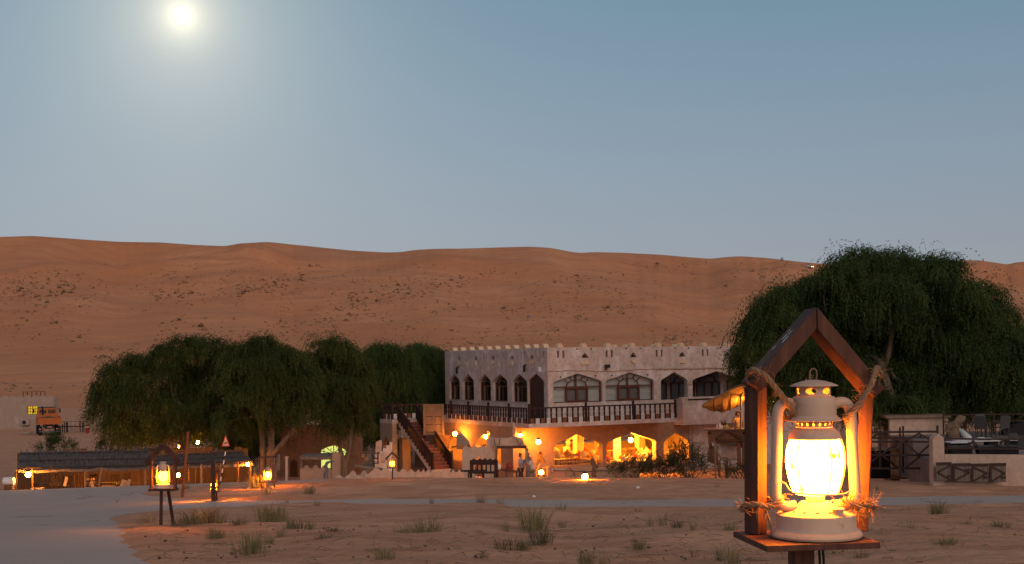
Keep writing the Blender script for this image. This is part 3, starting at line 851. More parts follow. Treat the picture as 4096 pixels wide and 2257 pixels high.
for s in (-1, 1):
    lf = MB(); c = s * (wd / 4 - .03); hw = wd / 4 - .09
    lf.box(c - hw, c + hw, .02, .06, .1, H - .12)
    for z0, z1 in ((.2, .62), (.7, 1.12), ):
        lf.box(c - hw + .09, c + hw - .09, .0, .021, z0 * H / 1.9, z1 * H / 1.9)
    lf.prism([(c - hw + .09, .66 * H), (c + hw - .09, .66 * H), (c + hw - .09, .84 * H), (c, .93 * H), (c - hw + .09, .84 * H)], XZ(.0), 0, .021)
    l_ = lf.build('door_leaf', dw, cab)
    for z_ in (.19, .64, 1.14): MB().box(c - hw + .02, c + hw - .02, .012, .0195, z_ * H / 1.9 - .02, z_ * H / 1.9 + .02).build('panel_shade_band', darkwood, l_)  # dark bands painted in for the missing relief shade between panels
    MB().tube([(c - s * hw * .8, -.02, .52 * H), (c - s * hw * .8, -.05, .5 * H), (c - s * hw * .8, -.02, .48 * H)], .015, 5).build('handle', blackmetal, l_)
# dark mud wall carrying the panel
q = thing('stub_wall', 'dark mud stub wall under the carved door panel', 'wall', (p0.x + wd / 2, 79.6, 0))
MB().box(-wd / 2 + .1, wd / 2 + .3, 0, .35, -.3, zb - .004).build('block', mat('dark_mud', (.10, .055, .035), (.07, .038, .025), 4, .95), q)
# ================================================================== lanterns
lampwhite = mat('cream_enamel', (.58, .42, .31), (.49, .35, .255), 12, .55, .0012, 60, c3=(.20, .09, .045), s3=11, f3=(.60, .72))
glow_main = emit('lantern_glow', (1.0, .25, .014), 110.0, (1.0, .42, .02), 1.6, scale=16.0)
glow_mid = emit('lantern_glow_mid', (1.0, .26, .0022), 230.0, (1.0, .4, .002), 3.0, scale=14.0)
glow_far = emit('lantern_glow_far', (1.0, .24, .0016), 800.0, (1.0, .4, .002), 6.0, scale=14.0)
def cyl(r, n=1): return lambda u, v, w: ((r - w) * math.cos(u / r), (r - w) * math.sin(u / r), v)
def ovals(r, n, z, a, b, ph=0.0):
    st = 2 * math.pi * r / n
    return [[(ph + (i + .5) * st + a * math.cos(t * math.pi / 6), z + b * math.sin(t * math.pi / 6)) for t in range(12)] for i in range(n)]
def ringwall(r, z0, z1, holes, t=.002, seg=48):
    L_ = 2 * math.pi * r - 1e-5
    outer = [(L_ * i / seg, z0) for i in range(seg + 1)] + [(L_ * i / seg, z1) for i in range(seg, -1, -1)]
    return MB().prism(outer, cyl(r), 0, t, holes)
def rope(name, pts, r, label, seed, fray=40, fl=.035, parent=None, mat_=None):
    rg = random.Random(seed)
    pts = [Vector(p) for p in pts]
    # resample
    path = []
    for a, b in zip(pts, pts[1:]):
        k = max(2, int((b - a).length / (r * .45)))
        path += [a.lerp(b, i / k) for i in range(k)]
    path.append(pts[-1])
    for _ in range(6): path = [path[0]] + [(path[i - 1] + path[i] * 2 + path[i + 1]) / 4 for i in range(1, len(path) - 1)] + [path[-1]]
    t = MB(); px = None
    fr = []
    for i, p in enumerate(path):
        d = (path[min(i + 1, len(path) - 1)] - path[max(0, i - 1)]).normalized()
        if px is None: px = d.cross(Vector((.3, .9, .2))).normalized()
        px = (px - d * px.dot(d)).normalized(); fr.append((p, px, d.cross(px)))
    for k in range(3):
        st = []
        for i, (p, x, y) in enumerate(fr):
            a = k * 2.094 + i * .36
            st.append(p + (x * math.cos(a) + y * math.sin(a)) * r * .5)
        t.tube(st, r * .62, 6)
    for k in range(fray):
        i = rg.randrange(len(fr)); p, x, y = fr[i]; a = rg.uniform(0, 6.28); o = (x * math.cos(a) + y * math.sin(a))
        q = p + o * r * .9; d1 = (o + Vector((rg.uniform(-.8, .8), rg.uniform(-.8, .8), rg.uniform(-.6, .5)))).normalized()
        d2 = (d1 + Vector((rg.uniform(-.9, .9), rg.uniform(-.9, .9), rg.uniform(-1, .4)))).normalized()
        l_ = fl * rg.uniform(.4, 1.2)
        t.tube([q, q + d1 * l_ * .5, q + d1 * l_ * .5 + d2 * l_ * .6], [.0009, .0008, .0005], 3, cap=False)
    o = t.build(name, mat_ or mat('fibre_rope', (.30, .19, .11), (.19, .115, .065), 60, .95), parent, smooth=50)
    if parent is None: tag(o, label, 'rope')
    return o

# ------------------------------------------------------------------ the big lantern in the foreground
b0 = P(3264, 2146, 3.1)
lan = thing('hurricane_lantern', 'large cream hurricane lantern glowing in the nearest wooden frame', 'lantern', b0, R(3))
NL = 48
MB().lathe([(.0, .001), (.110, .001), (.1125, .006), (.111, .011), (.1065, .018), (.100, .0225), (.098, .026), (.0975, .052), (.0955, .0565), (.092, .0583)], NL).build('fuel_tank', lampwhite, lan, smooth=35)
MB().lathe([(.0918, .0586), (.085, .0600), (.060, .0680), (.043, .0800), (.036, .0862), (.0, .0864)], NL).build('tank_top', lampwhite, lan, smooth=35)
dm_ = MB()
for k in range(14):
    a = k * 2 * math.pi / 14
    dm_.lathe([(.0065, 0), (.005, .003), (.0, .004)], 8, (.066 * math.cos(a), .066 * math.sin(a), .0655))
kind(dm_.build('tank_studs', lampwhite, lan, smooth=60), 'stuff')
MB().lathe([(.0217, .0864), (.0225, .089), (.0225, .097), (.0212, .1016), (.0, .1018)], 32).build('burner', lampwhite, lan, smooth=35)
fc = MB().lathe([(.0125, 0), (.0125, .013), (.0165, .0135), (.0165, .0175), (.014, .0195), (.0, .020)], 24, (.036, -.066, .0575)).build('filler_cap', lampwhite, lan, smooth=35)
gl = MB().lathe([(.0, .104), (.045, .1045), (.053, .107), (.0595, .125), (.0665, .150), (.0710, .180), (.0705, .205), (.0670, .225), (.0605, .240), (.046, .243), (.0, .2435)], NL)
gl.build('glass_globe', glow_main, lan, smooth=60)
MB().lathe([(.0605, .2415), (.0632, .2425), (.0630, .2480), (.0600, .2560), (.0545, .2635), (.0475, .2690), (.0445, .2712)], NL, cap=False).build('globe_hood', lampwhite, lan, smooth=60)
ringwall(.0442, .2713, .2872, ovals(.0442, 18, .279, .0028, .0036, .0009)).build('vent_collar', lampwhite, lan, smooth=30)
MB().lathe([(.0445, .2870), (.0665, .2872), (.0675, .2885), (.0600, .2945), (.0540, .3010), (.0545, .3080), (.0540, .3200), (.0532, .3202), (.0532, .3400), (.0505, .3460), (.0415, .3488)], NL, cap=False).build('chimney', lampwhite, lan, smooth=35)
ringwall(.0410, .3488, .3735, ovals(.0410, 6, .3605, .0135, .0075, .024)).build('chimney_neck', lampwhite, lan, smooth=30)
MB().lathe([(.0405, .3735), (.058, .3722), (.0592, .3732), (.058, .3748), (.046, .3800), (.028, .3855), (.010, .3882), (.0, .3886)], NL).build('cap', lampwhite, lan, smooth=60)
hk = [(-.0085, 0, .387), (-.0098, 0, .398), (-.0090, 0, .408), (-.0045, 0, .4155), (.002, 0, .4165), (.0075, 0, .411), (.0085, 0, .402), (.0065, 0, .389)]
MB().tube(hk, .0019, 8).build('hook', mat('rusty_wire', (.30, .20, .14), (.16, .09, .05), 30, .7), lan, smooth=60)
for s in (-1, 1):
    pth = [(.048, .326), (.064, .3325), (.078, .3310), (.0875, .3225), (.0925, .305), (.0945, .26), (.0965, .20), (.1000, .13), (.1005, .104), (.0965, .088), (.086, .0785), (.070, .0745), (.050, .0770)]
    pth = [Vector((s * x, 0, z)) for x, z in pth]
    sm = []
    for a, b in zip(pth, pth[1:]): sm += [a.lerp(b, k / 4) for k in range(4)]
    sm.append(pth[-1])
    for _ in range(3): sm = [sm[0]] + [(sm[i - 1] + sm[i] * 2 + sm[i + 1]) / 4 for i in range(1, len(sm) - 1)] + [sm[-1]]
    o = MB().tube(sm, .0135, 14).build('side_tube', lampwhite, lan, smooth=60)
    o.scale = (1, 1.15, 1)
wg = MB()
wg.tube([(-.088, -.004, .138), (-.080, -.02, .134), (-.074, -.03, .120), (-.066, -.036, .113), (-.03, -.056, .110), (.02, -.06, .108), (.06, -.044, .108), (.085, -.01, .112)], .0022, 6)
wg.tube([(.02, -.058, .108), (.034, -.05, .095), (.03, -.03, .09)], .0018, 6)
wg.build('wire_guard', lampwhite, lan, smooth=60)
wg2 = MB()
for a in (-50, 15, 75):
    pts = [(math.sin(R(a)) * r_, -math.cos(R(a)) * r_, z) for r_, z in ((.055, .107), (.0625, .125), (.0695, .15), (.0740, .18), (.0735, .205), (.070, .225), (.064, .242))]
    wg2.tube(pts, .0011, 5)
wg2.build('globe_wire', mat('hot_wire', (.4, .25, .08), None), lan)

redwood = mat('red_stained_timber', (.135, .055, .033), (.050, .021, .015), 34, .72, .005, 90, stretch=(1, 1, .06), c3=(.035, .014, .012), s3=9, f3=(.52, .68))
fr = thing('lantern_shelter', 'house shaped red timber frame on a post holding the nearest lantern', 'lantern stand', b0, R(7))
MB().box(-.166, .116, -.118, .150, -.0165, -.0015).build('base_board', redwood, fr, bevel=.0015)
def beamM(x, y, z, rz, rx=0, ry=0): return Matrix.Translation((x, y, z)) @ Matrix.Rotation(rz, 4, 'Z') @ Matrix.Rotation(ry, 4, 'Y')
o = MB().box(-.017, .017, -.023, .023, 0, .372, beamM(-.127, .085, 0, R(30), ry=R(1.2))).build('post', redwood, fr, bevel=.002)
o = MB().box(-.017, .017, -.023, .023, 0, .380, beamM(.152, .085, 0, R(-24), ry=R(3.2))).build('post', redwood, fr, bevel=.002)
def rafter(xe, ze, xa, za, y0, y1, h=.036):
    d = Vector((xa - xe, 0, za - ze)); L_ = d.length; d.normalize(); n_ = Vector((-d.z, 0, d.x)); n_ = n_ if n_.z > 0 else -n_
    e = Vector((xe, 0, ze)); a = Vector((xa, 0, za))
    k = h / 2 * abs(n_.x / n_.z) if abs(n_.z) > .1 else 0
    vs = []
    for y in (y0, y1):
        Y = Vector((0, y, 0))
        sgn = 1 if xe < xa else -1
        vs += [e - n_ * h / 2 + Y, e + n_ * h / 2 + Y, Vector((xa - sgn * .0006, 0, za + h / 2 / n_.z)) + Y, Vector((xa - sgn * .0006, 0, za - h / 2 / n_.z)) + Y]
    return MB().add(vs, [(0, 1, 2, 3), (7, 6, 5, 4), (0, 4, 5, 1), (1, 5, 6, 2), (2, 6, 7, 3), (3, 7, 4, 0)])
rafter(-.136, .372, .024, .542, .034, .118).build('roof_beam', redwood, fr, bevel=.002, norm=True)
rafter(.186, .352, .024, .542, .032, .116).build('roof_beam', redwood, fr, bevel=.002, norm=True)
gz0 = Gf(b0.x, b0.y) - b0.z
MB().box(-.056, -.004, .0, .05, gz0 - .2, -.0175).build('pole', redwood, fr, bevel=.002)
dp = MB()
for k, (u, v, s) in enumerate(((.62, .3, .006), (.66, .6, .005), (.72, .4, .004), (.5, .7, .004), (.75, .7, .003))):
    e = Vector((-.136, 0, .372)).lerp(Vector((.024, 0, .542)), u) + Vector((-.0135, .036 + .075 * v, .0128)); d = Vector((.7, 0, .71))
    q = [e + d * s * 2.4 * math.cos(a) + Vector((0, 1, 0)) * s * math.sin(a) * .8 + Vector((-.0006, 0, .0006)) for a in [i * 1.05 for i in range(6)]]
    dp.add(q, [tuple(range(6))])
dp.build('white_droppings', whitepaint, fr)
cb = MB()
for x in (.014, .024): cb.tube([(x, .02, -.017), (x + .003, .022, -.06), (x + .006, .025, -.16), (x + .004, .028, gz0)], .0034, 8)
kind(cb.build('cable', blackmetal, fr, smooth=60), 'stuff')
def rl(px, py, dy=0): # point near the lantern at a photo position
    return P(px, py, 3.1 + dy)
r1 = rope('rope', [rl(2996, 1560, .12), rl(2990, 1500, .05), rl(3010, 1475, -.01), rl(3060, 1500, -.03), rl(3110, 1560, -.03), rl(3150, 1612, -.03), rl(3178, 1652, -.02), rl(3150, 1680, .01), rl(3110, 1640, .03)], .0068, 'frayed rope lashing the lantern to the top left post', 3, 70, .026)
r2 = rope('rope', [rl(3520, 1500, .1), rl(3508, 1470, .03), rl(3490, 1530, -.02), rl(3455, 1590, -.03), rl(3415, 1640, -.03), rl(3375, 1668, -.02), rl(3395, 1690, .01), rl(3440, 1620, .04), rl(3460, 1570, .06)], .0068, 'frayed rope lashing the lantern to the top right post', 4, 70, .026)
r3 = rope('rope', [rl(2968, 2040, .06), rl(2976, 2020, .0), rl(3030, 2016, -.02), rl(3080, 2030, -.02), rl(3122, 2006, -.02), rl(3128, 1990, .03), rl(3070, 2000, .09), rl(2990, 2010, .09)], .0068, 'frayed rope tied round the lower left post of the nearest frame', 5, 100, .026)
MB().tube([rl(3062, 2040, -.02) , rl(3075, 2075, -.02), rl(3082, 2110, -.01), rl(3086, 2142, -.01)], .0032, 5).build('rope_tail', MATS['fibre_rope'], None)
ot = bpy.data.objects['rope_tail']; ot.parent = r3
r4 = rope('rope', [rl(3372, 1996, -.02), rl(3400, 2016, -.03), rl(3440, 2024, -.02), rl(3484, 2020, .02), rl(3488, 2036, .06), rl(3440, 2040, .09), rl(3390, 2020, .06)], .0072, 'bushy frayed rope tied round the lower right post of the nearest frame', 6, 190, .036)

# ------------------------------------------------------------------ smaller lanterns on stands along the track
def small_lantern_parts(n=20):
    return [('fuel_tank', lampwhite, MB().lathe([(.0, .001), (.112, .001), (.112, .012), (.098, .024), (.0975, .055), (.085, .062), (.043, .08), (.03, .1), (.0, .101)], n), 35),
            ('glass_globe', glow_mid, MB().lathe([(.0, .104), (.05, .106), (.066, .135), (.072, .16), (.066, .20), (.05, .238), (.0, .243)], n), 60),
            ('globe_hood', lampwhite, MB().lathe([(.056, .2445), (.056, .252), (.044, .27), (.044, .287), (.066, .288), (.052, .31), (.051, .345), (.041, .35), (.041, .373)], n, cap=False), 35),
            ('cap', lampwhite, MB().lathe([(.041, .3735), (.058, .3735), (.046, .382), (.01, .39), (.0, .391)], n), 60)]
SLP = [(nm, mb.mesh(nm, m, sm)) for nm, m, mb, sm in small_lantern_parts()]
tb_ = []
GFAR = SLP[1][1].copy(); GFAR.materials[0] = glow_far
for s in (-1, 1):
    pth = [Vector((s * x, 0, z)) for x, z in ((.048, .326), (.075, .332), (.09, .318), (.0945, .26), (.1, .13), (.096, .088), (.05, .077))]
    tb_.append(MB().tube(pth, .013, 8).mesh('side_tube', lampwhite, 60))
def small_lantern(loc, rz, label, s=1.0, group='hurricane lanterns on stands along the track', far=False):
    t = thing('hurricane_lantern', label, 'lantern', loc, rz, group)
    for nm, me in SLP: link(nm, GFAR if far and nm == 'glass_globe' else me, t)
    for me in tb_: link('side_tube', me, t)
    link('hook', MB().tube(hk, .003, 6).mesh('hook', blackmetal), t)
    t.scale = (s, s, s)
    return t
standwood = mat('stand_timber', (.07, .028, .02), (.04, .018, .014), 8, .7, stretch=(1, 1, .2))
def lantern_stand(loc, rz, label, W, hb, hw, ha, legs, th=.034, roof=True, lt=.055):
    """W frame width, hb board height, hw post height above board, ha apex above board"""
    t = thing('lantern_stand', label, 'lantern stand', loc, rz, 'timber lantern stands along the track')
    MB().box(-W / 2, W / 2, -.09, .09, hb - .035, hb).build('base_board', standwood, t)
    for s in (-1, 1): MB().box(s * (W / 2 - th / 2) - th / 2, s * (W / 2 - th / 2) + th / 2, -.03, .03, hb, hb + hw).build('post', standwood, t)
    if roof:
        for s in (-1, 1): MB().bar((s * (W / 2 + .06), 0, hb + hw - .05), (0, 0, hb + ha), .075, th, up=(0, 1, 0)).build('roof_beam', standwood, t)
    else: MB().box(-W / 2 - .05, W / 2 + .05, -.04, .04, hb + hw, hb + hw + .06).build('top_rail', standwood, t)
    for x, y, x2, y2 in legs: MB().bar((x, y, -.15), (x2, y2, hb - .036), lt, lt).build('leg', standwood, t)
    for s in (-1, 1):
        MB().tube([(s * W / 2, 0, hb + hw * .9), (s * W * .28, -.02, hb + hw * .72)], .01, 5).build('tie_rope', MATS['fibre_rope'], t)
    MB().tube([(-W / 2, 0, hb + .17), (-.1, -.02, hb + .16)], .009, 5).build('tie_rope', MATS['fibre_rope'], t)
    return t
# A: beside the forecourt
xa, da = hit(642, 2110)
lantern_stand((xa + .05, da, Gf(xa, da)), R(-4), 'gabled lantern stand on two thin legs beside the grey forecourt', .385, .56, .40, .62, [(-.05, 0, -.03, 0), (.055, .30, .05, .06)], lt=.036)
small_lantern((xa + .05, da, Gf(xa, da) + .562), R(-4), 'glowing hurricane lantern in the gabled stand beside the grey forecourt', .98)
# B: seen end on, at the tip of the sand island
xb, db = hit(866, 2003)
lantern_stand((xb, db, Gf(xb, db)), R(72), 'narrow end-on lantern stand at the near edge of the sand island', .30, .33, .62, .86, [(0, 0, 0, 0)], .10, roof=False)
small_lantern((xb - .06, db - .14, Gf(xb, db) + .335), R(70), 'glowing hurricane lantern half hidden by an upright post on the sand island', 1.25, far=True)
MB_ = MB().box(xb - .09, xb + .05, db - .36, db - .26, Gf(xb, db) - .1, Gf(xb, db) + 1.40).build('upright_post', standwood)
tag(MB_, 'dark upright timber post in front of the lantern on the sand island', 'post')
# C: on the sand island below the forked tree
xc, dc_ = hit(1072, 1953)
lantern_stand((xc, dc_, Gf(xc, dc_)), R(8), 'flat topped lantern stand on the sand island below the forked tree', .66, .26, .92, 1.0, [(.26, 0, .24, 0), (-.26, 0, -.24, 0)], .05, roof=False)
small_lantern((xc, dc_, Gf(xc, dc_) + .265), 0, 'brightest lantern throwing orange light on the sand island', 1.45, far=True)
# D: in front of the crenellated wall
pd_ = onground(1570, 53.5); 
lantern_stand((pd_.x, pd_.y, pd_.z), R(3), 'thin gabled lantern stand before the low crenellated wall', .46, .52, .40, .64, [(0, 0, 0, 0)], .03)
small_lantern((pd_.x, pd_.y, pd_.z + .522), 0, 'yellow lit lantern on the thin stand before the low crenellated wall', 1.05)

# ------------------------------------------------------------------ hanging lamps about the camp (lamps in view, plus added unseen ones)
def lampmat(c, s): return emit('lamp_%d' % len(MATS), c, s)
LM = {'w': lampmat((1.0, .27, .018), 700.0), 'b': lampmat((1.0, .34, .022), 3000.0), 'r': lampmat((1.0, .06, .006), 300.0), 'm': lampmat((1.0, .33, .025), 750.0), 's': lampmat((1.0, .28, .02), 600.0)}
def hanging_lamp(px, py, d, k, label, r=.07, up=.6, loc=None):
    r *= 1.18
    c = P(px, py, d) if loc is None else Vector(loc)
    t = thing('hanging_lamp', label, 'lamp', c, 0, 'small lamps hung about the camp')
    s = r / .07
    MB().lathe([(.0, -.075 * s), (.05 * s, -.065 * s), (.07 * s, -.02 * s), (.066 * s, .03 * s), (.04 * s, .06 * s), (.0, .062 * s)], 14).build('globe', LM[k], t, smooth=60)
    MB().lathe([(.05 * s, .063 * s), (.085 * s, .066 * s), (.07 * s, .085 * s), (.03 * s, .12 * s), (.0, .14 * s)], 12).build('cap', blackmetal, t, smooth=40)
    MB().lathe([(.0, -.1 * s), (.045 * s, -.095 * s), (.05 * s, -.078 * s), (.0, -.077 * s)], 12).build('base', blackmetal, t)
    if up: MB().tube([(0, 0, .13 * s), (.01, 0, up)], .006, 4).build('cord', blackmetal, t)
    return t
hanging_lamp(1820, 1735, 79, 'w', 'lamp hung under the balcony next to the red stairs', .10)
hanging_lamp(1943, 1747, 77, 'w', 'lamp hung under the balcony behind the crenellated portal wall', .09)
hanging_lamp(2007, 1752, 75.5, 'w', 'lamp glowing just above the portal lintel', .085)
hanging_lamp(2082, 1741, 74, 'w', 'reddish lamp above the right end of the portal', .075, .3)
hanging_lamp(2153, 1767, 73.4, 'w', 'brightest lamp on the pier beside the three people', .11, .7)
hanging_lamp(2523, 1760, 79.0, 'b', 'bright lamp hanging in the middle arch of the arcade', .105, .9)
q = BW(2.6, 3.8, 2.75); hanging_lamp(0, 0, 0, 'b', 'added ceiling lamp inside the arcade behind the first arch', .10, .4, q)  # added lamps here, standing in for hidden sources of the arcade glow
q = BW(7.6, 4.5, 2.75); hanging_lamp(0, 0, 0, 'b', 'added ceiling lamp inside the arcade behind the second arch', .10, .4, q)
q = BW(-.6, 6.2, 2.75); hanging_lamp(0, 0, 0, 'w', 'added ceiling lamp inside the side arcade beyond the stairs', .10, .4, q)
hanging_lamp(2165, 1889, 57.5, 's', 'small lantern on a stool in front of the pink counter', .085, 0)
q = onground(2340, 52.5, 1905); hanging_lamp(0, 0, 0, 'w', 'low lantern shining at the crest of the sand', .10, 0, (q.x, q.y, q.z + .13))
hanging_lamp(2990, 1610, 64.5, 'w', 'lamp hanging under the canvas awning of the bar', .085, .5)
hanging_lamp(3091, 1602, 64, 's', 'small lamp right of the bar awning behind the big frame', .07, .5)
hanging_lamp(112, 1898, 60.5, 'm', 'bright lamp at the left end of the thatched shed', .10, .45)
hanging_lamp(718, 1786, 71, 'r', 'red lamp on the tree trunk above the thatched roof', .075, .5)
hanging_lamp(791, 1770, 72, 'm', 'upper of two lamps hung in the tree above the thatch', .075, .5)
hanging_lamp(794, 1801, 72.2, 'w', 'lower of two lamps hung in the tree above the thatch', .075, .2)
hanging_lamp(712, 1900, 63, 's', 'small lamp hung inside the shed behind the leaning pole', .085, .5)
hanging_lamp(991, 1858, 63.5, 'm', 'lamp at the right end of the thatched shed', .07, .2)
q = P(330, 1890, 65.5); hanging_lamp(0, 0, 0, 'm', 'added lamp under the thatch behind the middle posts of the shed', .09, .2, (q.x, 65.5, 2.0))  # added lamps behind the eave, standing in for the shed's hidden sources
q = P(480, 1890, 66); hanging_lamp(0, 0, 0, 'm', 'added lamp under the thatch near the right of the first roof', .09, .2, (q.x, 66, 2.0))
q = P(860, 1890, 66); hanging_lamp(0, 0, 0, 'm', 'added lamp under the second thatched roof', .09, .2, (q.x, 66, 2.0))
# ================================================================== ghaf trees with fine drooping foliage
def leafmat(name, ca, cb):
    m = bpy.data.materials.new(name); m.use_nodes = True
    nt = m.node_tree; b = nt.nodes['Principled BSDF']
    b.inputs['Roughness'].default_value = .8; b.inputs['Specular IOR Level'].default_value = .15
    at = N(nt, 'ShaderNodeAttribute', attribute_name='tint')
    c = mix(nt, at.outputs['Fac'], ca, cb)
    nt.links.new(c, b.inputs['Base Color'])
    tr = N(nt, 'ShaderNodeBsdfTranslucent'); nt.links.new(c, tr.inputs[0])
    mx = N(nt, 'ShaderNodeMixShader'); mx.inputs[0].default_value = .25
    nt.links.new(b.outputs[0], mx.inputs[1]); nt.links.new(tr.outputs[0], mx.inputs[2])
    nt.links.new(mx.outputs[0], nt.nodes['Material Output'].inputs[0])
    return m
leaf = leafmat('ghaf_leaf', (.027, .044, .012), (.085, .112, .030))
leaf2 = leafmat('ghaf_leaf_deep', (.027, .050, .015), (.080, .122, .034))
bark = mat('ghaf_bark', (.17, .125, .09), (.09, .065, .048), 5, .95, .02, 14, stretch=(1, 1, .25))
def foliage(blobs, per_m2, seed, slen=1.05, steps=9, lw=.022, ll=.12, m=None, droop=.42, inner=.25):
    """thousands of narrow leaflets along drooping twigs that start in the shell of each bough"""
    rg = np.random.default_rng(seed)
    V, T = [], []
    for bx, by, bz, br in blobs:
        n = int(per_m2 * 4 * math.pi * br * br)
        ns = max(5, int(9 + 5 * br))                      # sprays, each a drooping fountain of twigs
        c = rg.normal(size=(ns, 3)); c /= np.linalg.norm(c, axis=1)[:, None]
        c[:, 2] = np.where(c[:, 2] < -.5, -c[:, 2], c[:, 2])
        cr_ = br * (.62 + .42 * rg.random(ns)); ct = np.clip(rg.normal(.42, .2, ns), 0, 1)
        k_ = rg.integers(0, ns, n); u = c[k_] + rg.normal(size=(n, 3)) * .20
        u /= np.linalg.norm(u, axis=1)[:, None]
        rad = cr_[k_] * (1 - .28 * rg.random(n))
        fill = rg.random(n) < inner                       # sparser inner growth
        rad = np.where(fill, rad * .6, rad)
        p = np.array([bx, by, bz]) + u * rad[:, None] * np.array([1, 1, .86])
        d = u * .8 + rg.normal(size=(n, 3)) * .35; d[:, 2] += .38
        d /= np.linalg.norm(d, axis=1)[:, None]
        L_ = slen * (.45 + .7 * rg.random(n) + .7 * (rg.random(n) < .12)); st = L_ / steps
        tint = np.clip(ct[k_] + rg.normal(0, .15, n), 0, 1)
        for k in range(steps):
            p = p + d * st[:, None]
            d = d + np.array([0, 0, -droop]); d /= np.linalg.norm(d, axis=1)[:, None]
            for q in range(2):
                a = d * 1.0 + rg.normal(size=(n, 3)) * .40; a /= np.linalg.norm(a, axis=1)[:, None]
                b = np.cross(a, rg.normal(size=(n, 3))); b /= (np.linalg.norm(b, axis=1)[:, None] + 1e-9)
                l = ll * (.6 + .8 * rg.random(n))[:, None]; wv = lw * (.7 + .6 * rg.random(n))[:, None]
                c = p + rg.normal(size=(n, 3)) * .03
                V.append(np.stack([c - a * l * .5, c + b * wv, c + a * l * .5, c - b * wv], 1))
                T.append(np.repeat(tint, 1))
    v = np.concatenate(V).reshape(-1, 3); t = np.concatenate(T)
    f = np.arange(len(v)).reshape(-1, 4)
    me = gridmesh('crown', v, f, m or leaf, False)
    at = me.attributes.new('tint', 'FLOAT', 'FACE'); at.data.foreach_set('value', t.astype(np.float32))
    return me
def limb(mb, a, b, r0, r1, rg, n=6, wob=.12, bend=0):
    a, b = Vector(a), Vector(b); pts = []; L_ = (b - a).length
    for i in range(n + 1):
        t = i / n; q = a.lerp(b, t)
        if 0 < i < n: q += Vector((rg.uniform(-1, 1), rg.uniform(-1, 1), rg.uniform(-.5, .5))) * wob * L_ * .35
        q.z += bend * math.sin(t * math.pi)
        pts.append(q)
    mb.tube(pts, [lerp(r0, r1, (i / n) ** .8) for i in range(n + 1)], 8)
    return pts
def ghaf(label, base_px, d, blobs, limbs, per=34, seed=1, spread=1.5, m=None, lw=.018, ll=.12, slen=1.05, jit=1.0, base_z=None, big=0):
    """blobs: (px, py, radius in photo pixels); limbs: lists of (px, py) with radius, drawn in the photo's plane and given depth"""
    rg = random.Random(seed)
    b = P(base_px, 1900, d); z0 = Gf(b.x, d) if base_z is None else base_z
    t = thing('ghaf_tree', label, 'tree', (b.x, d, z0), 0, 'ghaf trees shading the camp')
    O = Vector((b.x, d, z0)); bl = []
    for px, py, r in blobs:
        dd_ = d + rg.uniform(-1, 1) * spread
        p = P(px, py, dd_) - O; br = r * .90 / FPX * dd_
        bl.append((p.x, p.y, p.z, br))
        for k in range(1 + big):                 # a mirrored bough behind gives the crown its depth
            bl.append((p.x + rg.uniform(-.4, .4) * br, p.y + rg.uniform(.3, 1.6) * spread + br * .3, p.z - rg.uniform(.0, .5) * br, br * rg.uniform(.6, .9)))
    me = foliage(bl, per * 1.2, seed, slen, 9, lw, ll, m)
    o = link('crown', me, t)
    mb = MB(); ends = []
    for path in limbs:
        pts = [(P(px, py, d + dy) - O, r) for px, py, dy, r in path]
        sm = []
        for (a, ra), (b_, rb) in zip(pts, pts[1:]):
            for k in range(4):
                q = a.lerp(b_, k / 4); q += Vector((rg.uniform(-1, 1), rg.uniform(-1, 1), rg.uniform(-1, 1))) * .03
                sm.append((q, lerp(ra, rb, k / 4)))
        sm.append(pts[-1]); mb.tube([q for q, _ in sm], [r_ for _, r_ in sm], 10); ends.append(pts[-1])
    for x, y, z, r in bl:
        if r < .5: continue
        e, er = min(ends, key=lambda q: (q[0] - Vector((x, y, z))).length)
        limb(mb, e, (x, y + .3, z + r * .1), er * .8, .02, rg)
        for k in range(2):
            a = Vector((x, y, z)); limb(mb, a, a + Vector((rg.uniform(-1, 1), rg.uniform(-1, 1), rg.uniform(-.4, .8))) * r * .6, .02, .006, rg, 4)
    mb.build('trunk', bark, t, smooth=60)
    return t
# left grove
ghaf('broad drooping ghaf tree at the left over the thatched shed', 745, 71,
     [(415, 1640, 55), (430, 1560, 60), (470, 1500, 55), (450, 1720, 55), (500, 1620, 75), (520, 1470, 50), (575, 1470, 55), (590, 1560, 85), (650, 1430, 60), (700, 1490, 90), (740, 1395, 55), (800, 1400, 60),
      (850, 1410, 55), (640, 1650, 80), (560, 1700, 65), (760, 1590, 100), (850, 1500, 90), (890, 1430, 50), (720, 1680, 60), (850, 1640, 80), (480, 1700, 55), (400, 1590, 35), (610, 1740, 40), (440, 1760, 35), (500, 1770, 38), (560, 1760, 32), (680, 1750, 35), (800, 1720, 45), (620, 1700, 45), (740, 1700, 40), (870, 1700, 40)],
     [[(735, 1950, 0, .24), (728, 1800, 0, .20), (745, 1700, 0, .17), (700, 1600, -.3, .11)], [(745, 1740, 0, .16), (640, 1680, -.5, .11), (520, 1620, -.8, .07)], [(740, 1720, 0, .15), (830, 1600, .4, .10), (860, 1500, .4, .06)]], 34, 11)
